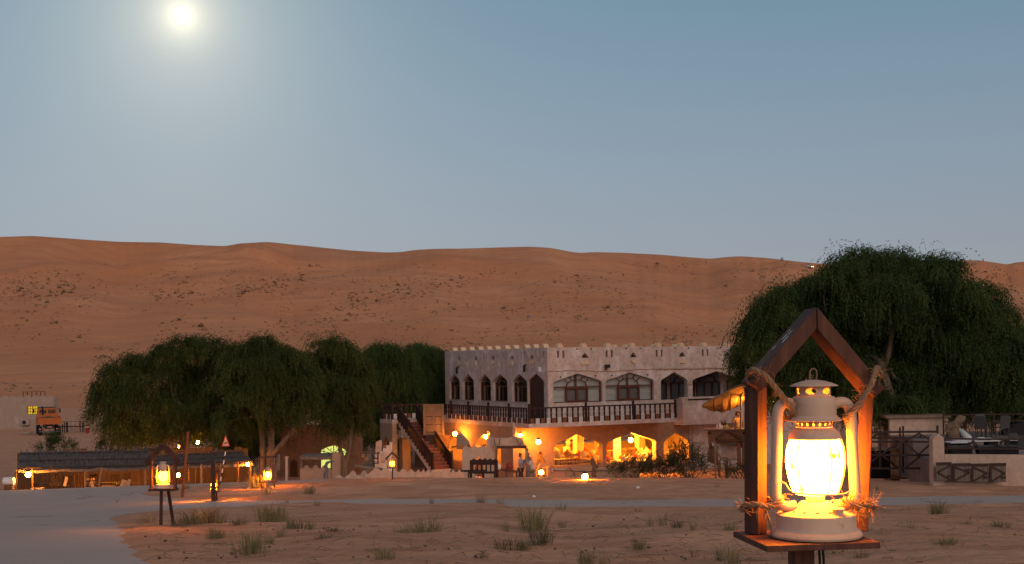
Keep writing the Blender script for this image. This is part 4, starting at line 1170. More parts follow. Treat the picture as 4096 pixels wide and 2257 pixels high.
ghaf('ghaf tree with a forked pale trunk behind the brightest lantern', 1075, 69,
     [(940, 1420, 55), (1000, 1400, 55), (1050, 1400, 60), (1100, 1420, 60), (1160, 1450, 60), (1200, 1460, 50), (960, 1500, 80), (1050, 1500, 95), (1150, 1530, 85), (980, 1600, 80), (1080, 1610, 80), (1190, 1600, 70),
      (920, 1690, 60), (1000, 1690, 55), (1150, 1670, 50), (900, 1560, 60), (1230, 1530, 50)],
     [[(1055, 1960, 0, .20), (1052, 1830, 0, .17), (1046, 1700, 0, .15), (1030, 1600, 0, .10)], [(1085, 1960, -.3, .26), (1080, 1820, -.3, .20), (1086, 1740, -.3, .17), (1070, 1660, -.3, .11)],
      [(1082, 1830, -.3, .17), (1130, 1770, -.5, .14), (1190, 1705, -.6, .11), (1240, 1660, -.6, .07)]], 34, 12)
ghaf('leaning ghaf tree between the kiosk and the stairs', 1380, 73,
     [(1290, 1400, 50), (1340, 1390, 50), (1390, 1420, 55), (1260, 1450, 55), (1330, 1470, 80), (1420, 1480, 65), (1270, 1550, 70), (1360, 1570, 85), (1440, 1560, 60), (1300, 1650, 65), (1390, 1670, 75), (1240, 1620, 50), (1440, 1690, 40), (1330, 1720, 35)],
     [[(1368, 1960, 0, .24), (1376, 1870, 0, .19), (1362, 1800, 0, .13), (1354, 1720, 0, .10), (1340, 1620, 0, .07)], [(1372, 1880, 0, .16), (1396, 1800, .2, .12), (1410, 1700, .2, .08)]], 34, 13)
ghaf('dense dark ghaf tree behind the stair landing', 1560, 86,
     [(1470, 1440, 50), (1510, 1420, 50), (1560, 1430, 60), (1610, 1430, 55), (1480, 1520, 70), (1560, 1520, 85), (1630, 1520, 65), (1500, 1600, 75), (1580, 1610, 80), (1640, 1600, 60), (1480, 1680, 60), (1540, 1700, 60), (1610, 1680, 55), (1500, 1770, 60), (1580, 1780, 55)],
     [[(1560, 1930, 0, .26), (1555, 1780, 0, .2), (1545, 1650, 0, .14)]], 30, 14, m=leaf2)
ghaf('dense dark ghaf tree against the far end of the fort house', 1700, 92,
     [(1660, 1420, 50), (1700, 1420, 50), (1740, 1440, 50), (1775, 1450, 45), (1650, 1500, 70), (1720, 1520, 75), (1780, 1530, 55), (1660, 1590, 65), (1730, 1610, 70), (1790, 1610, 50), (1690, 1670, 50), (1760, 1680, 45)],
     [[(1700, 1920, 0, .26), (1705, 1780, 0, .2), (1700, 1650, 0, .14)]], 30, 15, m=leaf2)
ghaf('dark leafy tree hanging low behind the camel sign', 930, 80,
     [(790, 1660, 70), (850, 1690, 75), (930, 1680, 80), (1010, 1690, 75), (1150, 1690, 60), (820, 1750, 55), (900, 1760, 65), (980, 1760, 65), (1050, 1770, 55), (1150, 1770, 50), (940, 1820, 50), (1010, 1830, 45)],
     [[(930, 1960, 0, .2), (930, 1820, 0, .16), (935, 1720, 0, .1)]], 28, 18, m=leaf2, base_z=0)
# big tree on the right
ghaf('huge rounded ghaf tree towering over the right terrace', 3560, 63,
     [(3440, 1040, 45), (3500, 1060, 75), (3600, 1060, 70), (3680, 1070, 65), (3750, 1080, 60), (3380, 1090, 60), (3310, 1140, 65), (3230, 1190, 70), (3130, 1210, 60), (3105, 1250, 70), (3040, 1320, 65), (3055, 1420, 80), (3030, 1510, 60),
      (3120, 1330, 110), (3120, 1460, 100), (3250, 1290, 120), (3400, 1220, 130), (3560, 1190, 130), (3700, 1200, 110), (3800, 1230, 80), (3860, 1330, 100), (3930, 1250, 60), (3980, 1310, 75), (3870, 1185, 70), (3945, 1200, 68), (4020, 1290, 66), (4075, 1375, 70), (3800, 1100, 60), (4030, 1390, 70), (4060, 1470, 70), (4000, 1470, 110),
      (3760, 1340, 140), (3580, 1350, 150), (3400, 1380, 140), (3270, 1440, 110), (3880, 1460, 130), (3720, 1500, 130), (3550, 1510, 130), (3400, 1530, 110), (3950, 1580, 90), (4040, 1560, 60), (3830, 1600, 100), (3690, 1620, 90), (3560, 1630, 90), (3430, 1630, 80), (3300, 1590, 90), (3105, 1550, 60), (3900, 1660, 40), (3180, 1580, 70)],
     [[(3570, 1920, 0, .42), (3560, 1750, 0, .34), (3565, 1600, 0, .28), (3520, 1450, 0, .2)], [(3562, 1680, 0, .26), (3420, 1560, -.6, .18), (3280, 1440, -.8, .1)], [(3565, 1620, 0, .26), (3720, 1500, .5, .18), (3860, 1420, .5, .1)], [(3530, 1500, 0, .18), (3580, 1300, .3, .12), (3560, 1180, .3, .06)]],
     30, 16, spread=2.4, m=leaf2, lw=.020, ll=.13, slen=1.2, big=1, base_z=1.6)
ghaf('small leafy tree cut off by the right edge of the picture', 4110, 66,
     [(4075, 1600, 45), (4110, 1580, 60), (4060, 1660, 40), (4120, 1660, 70), (4160, 1600, 60), (4170, 1680, 60)], [[(4110, 1900, 0, .16), (4110, 1720, 0, .12), (4120, 1620, 0, .06)]], 34, 17, m=leaf2, base_z=1.6)
# ================================================================== generic furniture and people
def chair(loc, rz, label, m, group, s=1.0, arms=False, sling=False):
    t = thing('chair', label, 'chair', loc, rz, group)
    for x in (-.2, .2):
        MB().bar((x, -.2, 0), (x, -.2, .44 if not arms else .64), .035, .035).build('leg', m, t)
        MB().bar((x, .2, 0), (x, .2, .45), .035, .035).build('leg', m, t)
    MB().box(-.23, .23, -.23, .23, .44, .475).build('seat', m, t)
    if sling:
        MB().prism([(-.23, .42), (.23, .42), (.24, .95), (.17, 1.0), (-.17, 1.0), (-.24, .95)], lambda u, v, w_: (u, .21 + (v - .45) * .22 + w_, v), 0, .025).build('backrest', m, t)
    else:
        b = MB().bar((-.21, .25, .93), (.21, .25, .93), .03, .09).build('backrest', m, t)
        for x in (-.2, -.1, 0, .1, .2): MB().bar((x, .215, .46), (x, .25, .9), .03, .025).build('slat', m, b)
    if arms:
        for x in (-.24, .24): MB().tube([(x, -.2, .62), (x, -.02, .66), (x, .22, .64)], .018, 6).build('armrest', m, t)
    t.scale = (s, s, s)
    return t
def table(loc, rz, label, m, group, w=1.0, dp=.7, h=.74, top=None):
    t = thing('table', label, 'table', loc, rz, group)
    MB().box(-w / 2, w / 2, -dp / 2, dp / 2, h - .04, h).build('tabletop', top or m, t)
    for x in (-1, 1):
        for y in (-1, 1): MB().bar((x * (w / 2 - .06), y * (dp / 2 - .06), 0), (x * (w / 2 - .06), y * (dp / 2 - .06), h - .041), .05, .05).build('leg', m, t)
    return t
skinm = mat('skin', (.32, .17, .11), None, rough=.6)
skind = mat('dark_skin', (.10, .05, .035), None, rough=.6)
def skinmesh(name, J, Ed, m, parent, sub=1):
    me = bpy.data.meshes.new(name)
    ks = list(J); me.from_pydata([J[k][0] for k in ks], [(ks.index(a), ks.index(b)) for a, b in Ed], [])
    me.materials.append(m)
    o = link(name, me, parent)
    sk = o.modifiers.new('skin', 'SKIN')
    for i, k in enumerate(ks):
        r_ = J[k][1]; r_ = (r_, r_) if not isinstance(r_, tuple) else r_
        me.skin_vertices[0].data[i].radius = r_
    me.skin_vertices[0].data[0].use_root = True
    sk.use_smooth_shade = True
    sb = o.modifiers.new('sub', 'SUBSURF'); sb.levels = sub; sb.render_levels = sub
    return o
def person(loc, rz, label, shirt, trous, hair, sk=None, lean=0.0, armL=None, armR=None, longdress=False, s=1.0, hairlen=.0, stride=.06):
    """standing figure, 1.72 m, facing -y; armL/armR: (elbow, wrist) positions"""
    sk = sk or skinm
    t = thing('person', label, 'person', loc, rz)
    ly = lambda z: -lean * max(0, z - .9)
    V3 = lambda x, y, z: Vector((x, y + ly(z), z))
    aL = armL or (V3(.27, .02, 1.12), V3(.27, -.06, .86)); aR = armR or (V3(-.27, .02, 1.12), V3(-.27, -.06, .86))
    J = {'pelvis': (V3(0, 0, .95), (.13, .10)), 'waist': (V3(0, 0, 1.10), (.13, .095)), 'chest': (V3(0, 0, 1.30), (.155, .105)), 'neckb': (V3(0, 0, 1.45), (.07, .065)), 'neck': (V3(0, -.01, 1.52), .052),
         'head0': (V3(0, -.02, 1.58), .075), 'head1': (V3(0, -.01, 1.66), .088), 'head2': (V3(0, 0, 1.73), .055)}
    Ed = [('pelvis', 'waist'), ('waist', 'chest'), ('chest', 'neckb'), ('neckb', 'neck'), ('neck', 'head0'), ('head0', 'head1'), ('head1', 'head2')]
    for sd_, (el, wr), q in ((1, aL, 'l'), (-1, aR, 'r')):
        J['sh' + q] = (V3(.18 * sd_, 0, 1.41), .058); J['el' + q] = (Vector(el), .043); J['wr' + q] = (Vector(wr), .03)
        hd = (Vector(wr) - Vector(el)).normalized(); J['hd' + q] = (Vector(wr) + hd * .09, (.035, .022))
        Ed += [('chest', 'sh' + q), ('sh' + q, 'el' + q), ('el' + q, 'wr' + q), ('wr' + q, 'hd' + q)]
        y = stride * sd_
        J['hip' + q] = (Vector((.09 * sd_, 0, .88)), .088); J['kn' + q] = (Vector((.10 * sd_, -y * .5 - .01, .48)), .058); J['an' + q] = (Vector((.10 * sd_, -y, .08)), .04); J['to' + q] = (Vector((.11 * sd_, -y - .16, .03)), .032)
        Ed += [('pelvis', 'hip' + q), ('hip' + q, 'kn' + q), ('kn' + q, 'an' + q), ('an' + q, 'to' + q)]
    skinmesh('body', J, Ed, sk, t)
    nose = MB().bar(V3(0, -.10, 1.655), V3(0, -.125, 1.625), .02, .025); nose.build('nose', sk, t)
    g = lambda k, e: (J[k][0], tuple(x + e for x in (J[k][1] if isinstance(J[k][1], tuple) else (J[k][1],) * 2)))
    Js = {k: g(k, .028) for k in ('pelvis', 'waist', 'chest', 'neckb', 'shl', 'shr', 'ell', 'elr')}
    for q in 'lr': Js['el' + q] = (J['sh' + q][0].lerp(J['el' + q][0], .8), .066)
    Js['hem'] = (V3(0, 0, .80), (.17, .13)); Js['neckb'] = (V3(0, 0, 1.43), .07)
    skinmesh('shirt', Js, [('pelvis', 'waist'), ('pelvis', 'hem'), ('waist', 'chest'), ('chest', 'neckb'), ('chest', 'shl'), ('chest', 'shr'), ('shl', 'ell'), ('shr', 'elr')], shirt, t)
    if longdress:
        skinmesh('skirt', {'pelvis': (V3(0, 0, .95), (.16, .13)), 'k': (Vector((0, 0, .5)), (.19, .17)), 'f': (Vector((0, 0, .1)), (.22, .2))}, [('pelvis', 'k'), ('k', 'f')], trous, t)
    else:
        Jt = {'pelvis': (V3(0, 0, .93), (.15, .12))}; Et = []
        for q in 'lr':
            for k, e in (('hip', .022), ('kn', .03), ('an', .035)): Jt[k + q] = g(k + q, e)
            Et += [('pelvis', 'hip' + q), ('hip' + q, 'kn' + q), ('kn' + q, 'an' + q)]
        skinmesh('trousers', Jt, Et, trous, t)
    Jh = {'a': (V3(0, .03, 1.665), (.097, .085)), 'b': (V3(0, .012, 1.715), (.088, .075)), 'c': (V3(0, .055, 1.60 - hairlen), (.075, .05))}
    skinmesh('hair', Jh, [('a', 'b'), ('a', 'c')], hair, t)
    t.scale = (s, s, s)
    return t
def cloth(n, c): return mat(n, c, tuple(x * .8 for x in c), 12, .9)

# ================================================================== thatched shed on the left
thatch = mat('palm_thatch', (.17, .145, .13), (.085, .07, .062), 3, .98, .03, 18, stretch=(5, .6, .6))
def roofsheet(fl, fr_, bl, br_, parent, O, seed, sag=.10):
    rg = random.Random(seed); NU, NV = 40, 8
    V = []; F_ = []
    for layer in (0, -.13):
        for j in range(NV + 1):
            for i in range(NU + 1):
                u, v = i / NU, j / NV
                p = fl.lerp(fr_, u).lerp(bl.lerp(br_, u), v)
                z = layer - sag * math.sin(math.pi * ((u * 3) % 1)) * .4 + .05 * mn.noise((u * 9, v * 3, seed))
                V.append(p - O + Vector((0, 0, z)))
    W_ = NU + 1; S_ = W_ * (NV + 1)
    for j in range(NV):
        for i in range(NU):
            a = j * W_ + i; F_ += [(a, a + 1, a + W_ + 1, a + W_), (a + S_, a + S_ + W_, a + S_ + W_ + 1, a + S_ + 1)]
    for i in range(NU): F_ += [(i, i + S_, i + S_ + 1, i + 1), (NV * W_ + i, NV * W_ + i + 1, NV * W_ + i + 1 + S_, NV * W_ + i + S_)]
    for j in range(NV): F_ += [(j * W_, (j + 1) * W_, (j + 1) * W_ + S_, j * W_ + S_), (j * W_ + NU, j * W_ + NU + S_, (j + 1) * W_ + NU + S_, (j + 1) * W_ + NU)]
    sh = MB().add(V, F_).build('thatch_roof', thatch, parent)
    fro = MB()
    for k in range(900):                      # loose palm stems lying down the slope and hanging over the eave
        u = rg.random(); v = rg.random() ** 1.3 * .95 - .05; l_ = rg.uniform(.12, .3)
        p = fl.lerp(fr_, u).lerp(bl.lerp(br_, u), v) - O; q = fl.lerp(fr_, u + rg.uniform(-.012, .012)).lerp(bl.lerp(br_, u), v + l_) - O
        fro.bar(p + Vector((0, -.02, .03 + rg.uniform(0, .05))), q + Vector((0, 0, .04 + rg.uniform(0, .06))), .022, .012)
    kind(fro.build('palm_stems', thatch, sh), 'stuff')
    for v in (.0, .38, .80):
        pts = [fl.lerp(fr_, u / 12).lerp(bl.lerp(br_, u / 12), v) - O + Vector((0, 0, .08 + .03 * mn.noise((u, v, 1)))) for u in range(13)]
        MB().tube(pts, .03, 5).build('roof_pole', darkwood, sh)
O = Vector((P(540, 1900, 64).x, 64, 0))
shed = thing('thatched_shed', 'long low open shed with a grey palm thatch roof at the left', 'shed', O)
roofsheet(P(72, 1880, 61), P(600, 1868, 62.2), P(80, 1808, 66), P(600, 1799, 66.5), shed, O, 1)
roofsheet(P(585, 1868, 62.4), P(1012, 1852, 64), P(600, 1824, 66.8), P(968, 1806, 67.5), shed, O, 2)
for px, d, dx, m in ((65, 61, 0, darkwood), (130, 61.2, 0, polewood), (299, 63, .02, polewood), (311, 64, 0, polewood), (328, 63.5, 0, polewood), (341, 61.8, 0, oldwood), (553, 63, 0, polewood), (580, 62.3, 0, oldwood),
                     (757, 62.8, 0, polewood), (783, 64, 0, darkwood), (806, 63, 0, oldwood), (880, 63.5, 0, polewood), (952, 63.6, 0, polewood), (1003, 64, 0, polewood)):
    p = P(px, 1900, d) - O
    MB().tube([(p.x, p.y, -.2), (p.x + dx, p.y, 1.0), (p.x + dx * 2, p.y, 2.12)], [.055, .05, .045], 7).build('post', m, shed)
for (pa, qa, d) in (((395, 1950), (407, 1870), 60.6), ((620, 1930), (652, 1862), 64.5), ((690, 1935), (640, 1880), 65), ((700, 1905), (742, 1925), 65), ((755, 1880), (700, 1930), 65.5), ((560, 1885), (610, 1930), 65)):
    MB().tube([P(*pa, d) - O, P(*qa, d) - O], .04, 6).build('brace', oldwood if d < 61 else polewood, shed)
w0, w1 = P(70, 1900, 69.5) - O, P(1000, 1900, 70) - O
k = 0; x = w0.x
mat_reed = mat('reed_wall', (.10, .062, .035), (.045, .027, .016), 6, .95, .01, 20, stretch=(4, 1, .4))
while x < w1.x:
    wd_ = rnd.uniform(.35, .6)
    MB().box(x, min(x + wd_ - .02, w1.x), w0.y + .03 * (k % 2), w0.y + .06 + .03 * (k % 2), -.1, rnd.uniform(2.35, 2.6)).build('wall_plank', mat_reed, shed); x += wd_; k += 1
# furniture and clutter under the thatch
gsh = 'furniture under the thatched shed'
def zsh(px, d): return Vector((P(px, 1930, d).x, d, Gf(P(px, 1930, d).x, d)))
table(zsh(190, 63.5), .1, 'dark low table left of the middle under the thatch', darkwood, gsh, 1.1, .7, .62)
table(zsh(430, 65), 0, 'dark table under the right half of the thatch', darkwood, gsh, 1.3, .7, .62)
for i, (px, d, rz, lb) in enumerate(((150, 62.6, 2.4, 'dark chair nearest the lamp in the thatched shed'), (222, 62.4, .4, 'dark chair right of the low table in the thatched shed'), (270, 64, 3.5, 'dark chair in front of the shed posts'), (385, 63.5, .8, 'dark chair beside the leaning plank in the shed'),
                                   (470, 63.6, 3.0, 'dark chair facing the back wall of the shed'), (520, 63.4, 1.0, 'dark chair near the right end of the shed'))):
    chair(zsh(px, d), rz, lb, darkwood, gsh)
pk = mat('pale_plank', (.45, .31, .19), (.35, .24, .15), 8, .8)
for i, (pa, qa, d, lb) in enumerate((((258, 1945), (268, 1908), 61.8, 'pale plank leaning left of the shed posts'), ((484, 1946), (496, 1920), 62, 'leftmost pale plank leaning near the shed front'), ((498, 1946), (505, 1922), 62.1, 'middle pale plank leaning near the shed front'),
                                   ((512, 1944), (519, 1918), 62.2, 'rightmost pale plank leaning near the shed front'), ((372, 1950), (365, 1925), 61.6, 'short pale plank beside the leaning brace of the shed'))):
    tag(MB().bar(P(*pa, d), P(*qa, d), .14, .05, up=(0, 1, 0)).build('plank', pk), lb, 'plank', 'pale planks leaning in the shed')
for px, d, lb in ((433, 62.6, 'pale wooden box on the ground inside the shed'), (150, 61.9, 'pale wooden box under the lamp of the shed')):
    b = zsh(px, d); t = thing('crate', lb, 'crate', b, .1, 'boxes in the shed')
    MB().box(-.28, .28, -.2, .2, 0, .3).build('body', pk, t); MB().box(-.3, .3, -.22, .22, .301, .34).build('lid', pk, t)
b = zsh(360, 65.5); t = thing('barrel', 'pale barrel standing at the back of the shed', 'barrel', b)
MB().lathe([(.24, 0), (.28, .3), (.27, .6), (.24, .86), (.0, .87)], 16).build('staves', pk, t, smooth=50)
for z in (.15, .45, .72): MB().lathe([(.272, z), (.29, z + .01), (.29, z + .05), (.272, z + .06)], 16, cap=False).build('hoop', blackmetal, t)
b = P(36, 1925, 60); t = thing('water_drum', 'pale drum lying beside the left end of the shed', 'drum', (b.x, 60, b.z))
MB().tube([(-.25, 0, 0), (-.24, 0, 0), (.24, 0, 0), (.25, 0, 0)], [.17, .19, .19, .17], 18).build('body', whitepaint, t, smooth=40)
MB().box(-.2, .2, -.12, .12, -.7, -.18).build('cradle', polewood, t)

# leaning rusty pole and camel warning sign
xp, dp_ = hit(727, 1993); a = Vector((xp, dp_, Gf(xp, dp_) - .15)); q = P(752, 1728, dp_)
t = thing('leaning_pole', 'rust brown timber pole leaning beside the gabled lantern stand', 'pole', a)
MB().tube([(0, 0, 0), (q - a) * .5 + Vector((.01, 0, 0)), q - a], [.055, .052, .05], 8).build('shaft', mat('rusty_pole', (.20, .07, .035), (.12, .04, .02), 5, .8, stretch=(1, 1, .2)), t, smooth=50)
MB().box(-.03, .05, -.06, -.052, -.0, .06).build('cap_plate', blackmetal, t).location = q - a
sb = onground(879, 52, 1930); st_ = P(905, 1790, 52)
sg = thing('camel_warning_sign', 'triangular red bordered camel warning sign on a striped pole', 'sign', sb)
n_ = 9; d_ = (st_ - sb)
for i in range(n_): MB().tube([d_ * (i / n_), d_ * ((i + 1) / n_ - .002)], .026, 8).build('pole_band', (blackmetal, whitepaint)[i % 2], sg)
redp = mat('sign_red', (.45, .04, .03), (.36, .035, .025), 8, .6); creamp = mat('sign_cream', (.55, .47, .34), (.46, .38, .27), 6, .7)
W_, H_ = .36, .49
c = P(904, 1786, 52) - sb
plate = MB().prism([(-W_ / 2, 0), (W_ / 2, 0), (.0, H_)], lambda u, v, w_: (c.x + u, c.y - .05 + w_, c.z + v), 0, .015).build('plate', redp, sg)
MB().prism([(-W_ / 2 + .06, .035), (W_ / 2 - .06, .035), (.0, H_ - .085)], lambda u, v, w_: (c.x + u, c.y - .0535 + w_, c.z + v), 0, .003).build('face', creamp, plate)
camel = [(-.055, .0), (-.045, .0), (-.04, .04), (-.03, .045), (.01, .045), (.02, .0), (.03, .0), (.033, .05), (.045, .06), (.055, .05), (.068, .06), (.072, .09), (.09, .092), (.088, .105), (.066, .108), (.056, .075), (.045, .085), (.03, .085), (.022, .105), (.012, .09), (.0, .085), (-.012, .11), (-.024, .09), (-.045, .08), (-.055, .05)]
MB().prism([(u * 1.05, .07 + v * 1.15) for u, v in camel], lambda u, v, w_: (c.x + u, c.y - .056 + w_, c.z + v), 0, .002).build('camel_symbol', blackmetal, plate)

# ================================================================== truck, white house and gate in the far left yard
tp = P(200, 1719, 135); tz = 0.0
tr = thing('tipper_truck', 'orange tipper truck seen from behind by the white house', 'truck', (tp.x, 135, tz), R(24))
orange = mat('orange_paint', (.46, .125, .022), (.37, .095, .018), 3, .5, c3=(.30, .10, .03), s3=4)
tailg = MB().box(-1.18, 1.18, 0, .06, 1.2, 1.88)
tailg.box(-1.2, 1.2, -.03, 0, 1.80, 1.90); tailg.box(-1.2, 1.2, -.03, 0, 1.18, 1.26)
for x in (-1.15, -.55, .55, 1.15): tailg.box(x - .05, x + .05, -.035, 0, 1.26, 1.80)
bed = tailg.build('tailgate', orange, tr)
mb = MB(); mb.box(-1.2, -1.13, .07, 3.4, 1.2, 1.95); mb.build('bed_side', orange, tr); MB().box(1.13, 1.2, .07, 3.4, 1.2, 1.95).build('bed_side', orange, tr)
MB().box(-1.13, 1.13, 3.3, 3.4, 1.2, 2.1).build('bed_front', orange, tr)
v = []; f = []
for j in range(9):
    for i in range(9): v.append((-1.1 + i * .275, .08 + j * .4, 1.80 + .2 * math.sin(i * math.pi / 8) * math.sin(j * math.pi / 8) + .03 * mn.noise((i, j, 1))))
for j in range(8):
    for i in range(8): f.append((j * 9 + i, j * 9 + i + 1, j * 9 + i + 10, j * 9 + i + 9))
MB().add(v, f).build('load', mat('dark_soil', (.07, .045, .035), (.05, .03, .025), 8, 1), tr)
cab = MB().prism([(-1.02, 1.3), (1.02, 1.3), (1.05, 2.1), (.93, 2.82), (.8, 2.9), (-.8, 2.9), (-.93, 2.82), (-1.05, 2.1)], XZ(3.6), 0, 1.7, [rect(-.86, -.12, 2.27, 2.68), rect(.06, .84, 2.27, 2.68)]).build('cab', orange, tr)
MB().box(-.88, .86, 3.66, 3.68, 2.25, 2.7).build('rear_window', pane_dark, cab)
MB().box(-.95, .95, 3.55, 5.4, 2.905, 2.96).build('roof_rack', blackmetal, cab)
MB().tube([(-.5, 3.5, 1.4), (-.5, 3.5, 2.7), (-.52, 3.5, 2.95), (-.58, 3.45, 3.08)], [.09, .09, .07, .06], 8).build('exhaust_stack', blackmetal, tr)
for s in (-1, 1):
    mr = MB().tube([(s * 1.0, 4.9, 2.75), (s * 1.35, 4.9, 2.72)], .02, 5).build('mirror_arm', blackmetal, cab)
    MB().box(s * 1.38 - .09, s * 1.38 + .09, 4.86, 4.92, 2.3, 2.72).build('mirror', blackmetal, cab)
for x in (-.95, .95):
    for y in (.7, 4.4):
        wh = MB().tube([(x - .2, y, .5), (x - .17, y, .5), (x + .17, y, .5), (x + .2, y, .5)], [.44, .5, .5, .44], 20).build('wheel', mat('rubber', (.02, .018, .017), None, rough=.9), tr)
        MB().tube([(x - .205, y, .5), (x + .205, y, .5)], .2, 12).build('rim', greymetal, wh)
MB().box(-.45, .45, .2, 5.2, .7, 1.1).build('chassis', blackmetal, tr)
MB().box(-1.1, 1.1, -.1, .0, .38, .46).build('bumper', greymetal, tr)
for s in (-1, 1):
    lb_ = MB().box(s * .85 - .25, s * .85 + .25, -.06, -.01, .6, .76).build('tail_light', mat('red_lens', (.22, .02, .015), None, rough=.4), tr)
    MB().box(s * .85 - .22, s * .85 - .12, -.065, -.061, .63, .73).build('reverse_lens', whitepaint, lb_)
MB().box(-.26, .22, -.05, -.02, .84, .96).build('number_plate', mat('plate_red', (.5, .2, .15), None), tr)

hl = P(0, 1705, 150); hr_ = P(216, 1690, 150)
wh_ = thing('white_house', 'low whitewashed house with a scalloped parapet behind the truck', 'building', (hr_.x, 150, 0))
whitewash = mat('whitewash', (.40, .31, .25), (.30, .22, .175), 1.2, .95, .01, 6, c3=(.48, .40, .35), s3=.6)
X0 = P(-300, 1650, 150).x - hr_.x; zt_ = P(100, 1583, 150).z
wx0, wx1 = P(110, 1640, 150).x - hr_.x, P(150, 1640, 150).x - hr_.x; wz0, wz1 = P(130, 1658, 150).z, P(130, 1625, 150).z
top = []
x = 0.0
while x > X0:
    top += [(x, zt_ - .3), (x - .25, zt_ - .05), (x - .45, zt_), (x - .65, zt_ - .05), (x - .9, zt_ - .3)]; x -= .9 + .001
MB().prism([(X0 - 1.2, -.2), (0.01, -.2)] + top + [(X0 - 1.2, zt_ - .3)], XZ(0), 0, .35, [rect(wx0, wx1, wz0, wz1)]).build('wall', whitewash, wh_)
MB().prism(rect(.36, 1.6, -.2, zt_ - .3), YZ(-.35), 0, .35).build('wall', whitewash, wh_)
win = MB()
for i in range(5): win.bar((lerp(wx0, wx1, i / 4), .1, wz0), (lerp(wx0, wx1, i / 4), .1, wz1), .09 if i in (0, 2, 4) else .04, .06, up=(0, 1, 0))
for i in range(4): win.bar((wx0, .1, lerp(wz0, wz1, i / 3)), (wx1, .1, lerp(wz0, wz1, i / 3)), .06, .06)
wf = win.build('window', winwood, wh_)
MB().box(wx0, wx1, .14, .15, wz0, wz1).build('lit_pane', emit('yellow_window', (1.0, .62, .03), .75), wf)
acx, acz = P(101, 1690, 149.6).x - hr_.x, P(101, 1690, 149.6).z
ac = MB().box(acx - .45, acx + .45, -.45, -.05, acz - .3, acz + .33).build('air_conditioner', mat('beige_metal', (.36, .30, .25), None), wh_)
MB().tube([(acx - .12, -.46, acz), (acx - .12, -.452, acz)], .24, 16).build('fan_grille', blackmetal, ac)
rr_ = MB(); xr0, xr1 = P(86, 1575, 151).x - hr_.x, P(174, 1575, 151).x - hr_.x
for i in range(6): rr_.bar((lerp(xr0, xr1, i / 5), 1.5, zt_ - .4), (lerp(xr0, xr1, i / 5), 1.5, zt_ + .45), .06, .06)
rr_.bar((xr0, 1.5, zt_ + .42), (xr1, 1.5, zt_ + .42), .05, .05)
rr_.build('roof_railing', darkwood, wh_)
gp = P(363, 1684, 140); t = thing('gate_pillar', 'white gate pillar with a stepped pointed cap left of the grove', 'pillar', (gp.x, 140, 0))
h_ = P(363, 1615, 140).z
MB().box(-.24, .24, -.24, .24, -.1, h_).build('shaft', whitewash, t); MB().lathe([(.42, h_ + .002), (.42, h_ + .1), (.2, h_ + .3), (.12, h_ + .55), (.0, h_ + .6)], 8).build('cap', whitewash, t)
fp = P(295, 1688, 141); t = thing('wooden_railing', 'dark wooden railing between the truck and the gate pillar', 'fence', (fp.x, 141, 0))
for px in (250, 258, 266, 270, 320, 329, 335):
    x = P(px, 1680, 141).x - fp.x; MB().bar((x, 0, -.1), (x, 0, rnd.uniform(.9, 1.25)), .09, .09).build('post', darkwood, t)
for z, h in ((1.2, .05), (.66, .12)): MB().bar((P(245, 1680, 141).x - fp.x, 0, z), (P(352, 1680, 141).x - fp.x, 0, z), .06, h).build('rail', darkwood, t)
t = thing('litter_bin', 'red litter bin at the foot of the white gate pillar', 'bin', (P(349, 1680, 139).x, 139, 0))
MB().lathe([(.2, 0), (.24, .8), (.24, .85), (.2, .92), (.0, .95)], 14).build('drum', mat('bin_red', (.28, .02, .02), None, rough=.5), t, smooth=40)
MB().lathe([(.245, .6), (.25, .62), (.25, .7), (.245, .72)], 14, cap=False).build('band', whitepaint, t)
rk = thing('white_stone', 'small whitewashed stone marker behind the dark railing', 'stone', (P(294, 1680, 144).x, 144, 0))
MB().lathe([(.32, 0), (.34, .5), (.28, .95), (.12, 1.2), (.0, 1.25)], 9).build('stone', whitewash, rk, smooth=60)
for i, (px, py) in enumerate(((110, 1714), (102, 1713))):
    c_ = P(px, py, 138); o = MB().lathe([(.0, 0), (.3, .02), (.36, .16), (.2, .33), (.0, .36)], 7, (0, 0, 0)).build('rock', whitewash, smooth=70)
    o.location = (c_.x, 138, 0); o.scale = (1.2 + .5 * i, .8, .8 - .2 * i); tag(o, ('right hand pale rock on the yard by the truck', 'left hand flatter pale rock on the yard by the truck')[i], 'rock')

# loose shrub in front of the yard
def shrub(label, blobs, d, seed, per=30, m=None, z0=None, px0=None, lw=.02, ll=.09, slen=.6, group='desert bushes round the camp', droop=.05):
    rg = random.Random(seed); c = P(px0 or blobs[0][0], 1880, d); z0 = Gf(c.x, d) if z0 is None else z0
    t = thing('desert_bush', label, 'bush', (c.x, d, z0), 0, group); O_ = Vector((c.x, d, z0))
    bl = [(*(P(px, py, d + rg.uniform(-.6, .6)) - O_), r / FPX * d) for px, py, r in blobs]
    link('foliage', foliage(bl, per, seed, slen, 6, lw, ll, m or leaf, droop, .45), t)
    mb = MB()
    for x, y, z, r in bl:
        for k in range(7):
            e = Vector((x, y, z)) + Vector((rg.uniform(-1, 1), rg.uniform(-1, 1), rg.uniform(-.3, 1))) * r * 1.1
            limb(mb, (x * .3, y * .3, -.05), e, .02, .004, rg, 5, .25)
    kind(mb.build('twigs', bark, t), 'stuff')
    return t
shrub('loose grey green bush in front of the orange truck', [(225, 1785, 45), (180, 1800, 30), (270, 1790, 32), (215, 1755, 22)], 88, 31, 26, z0=0)
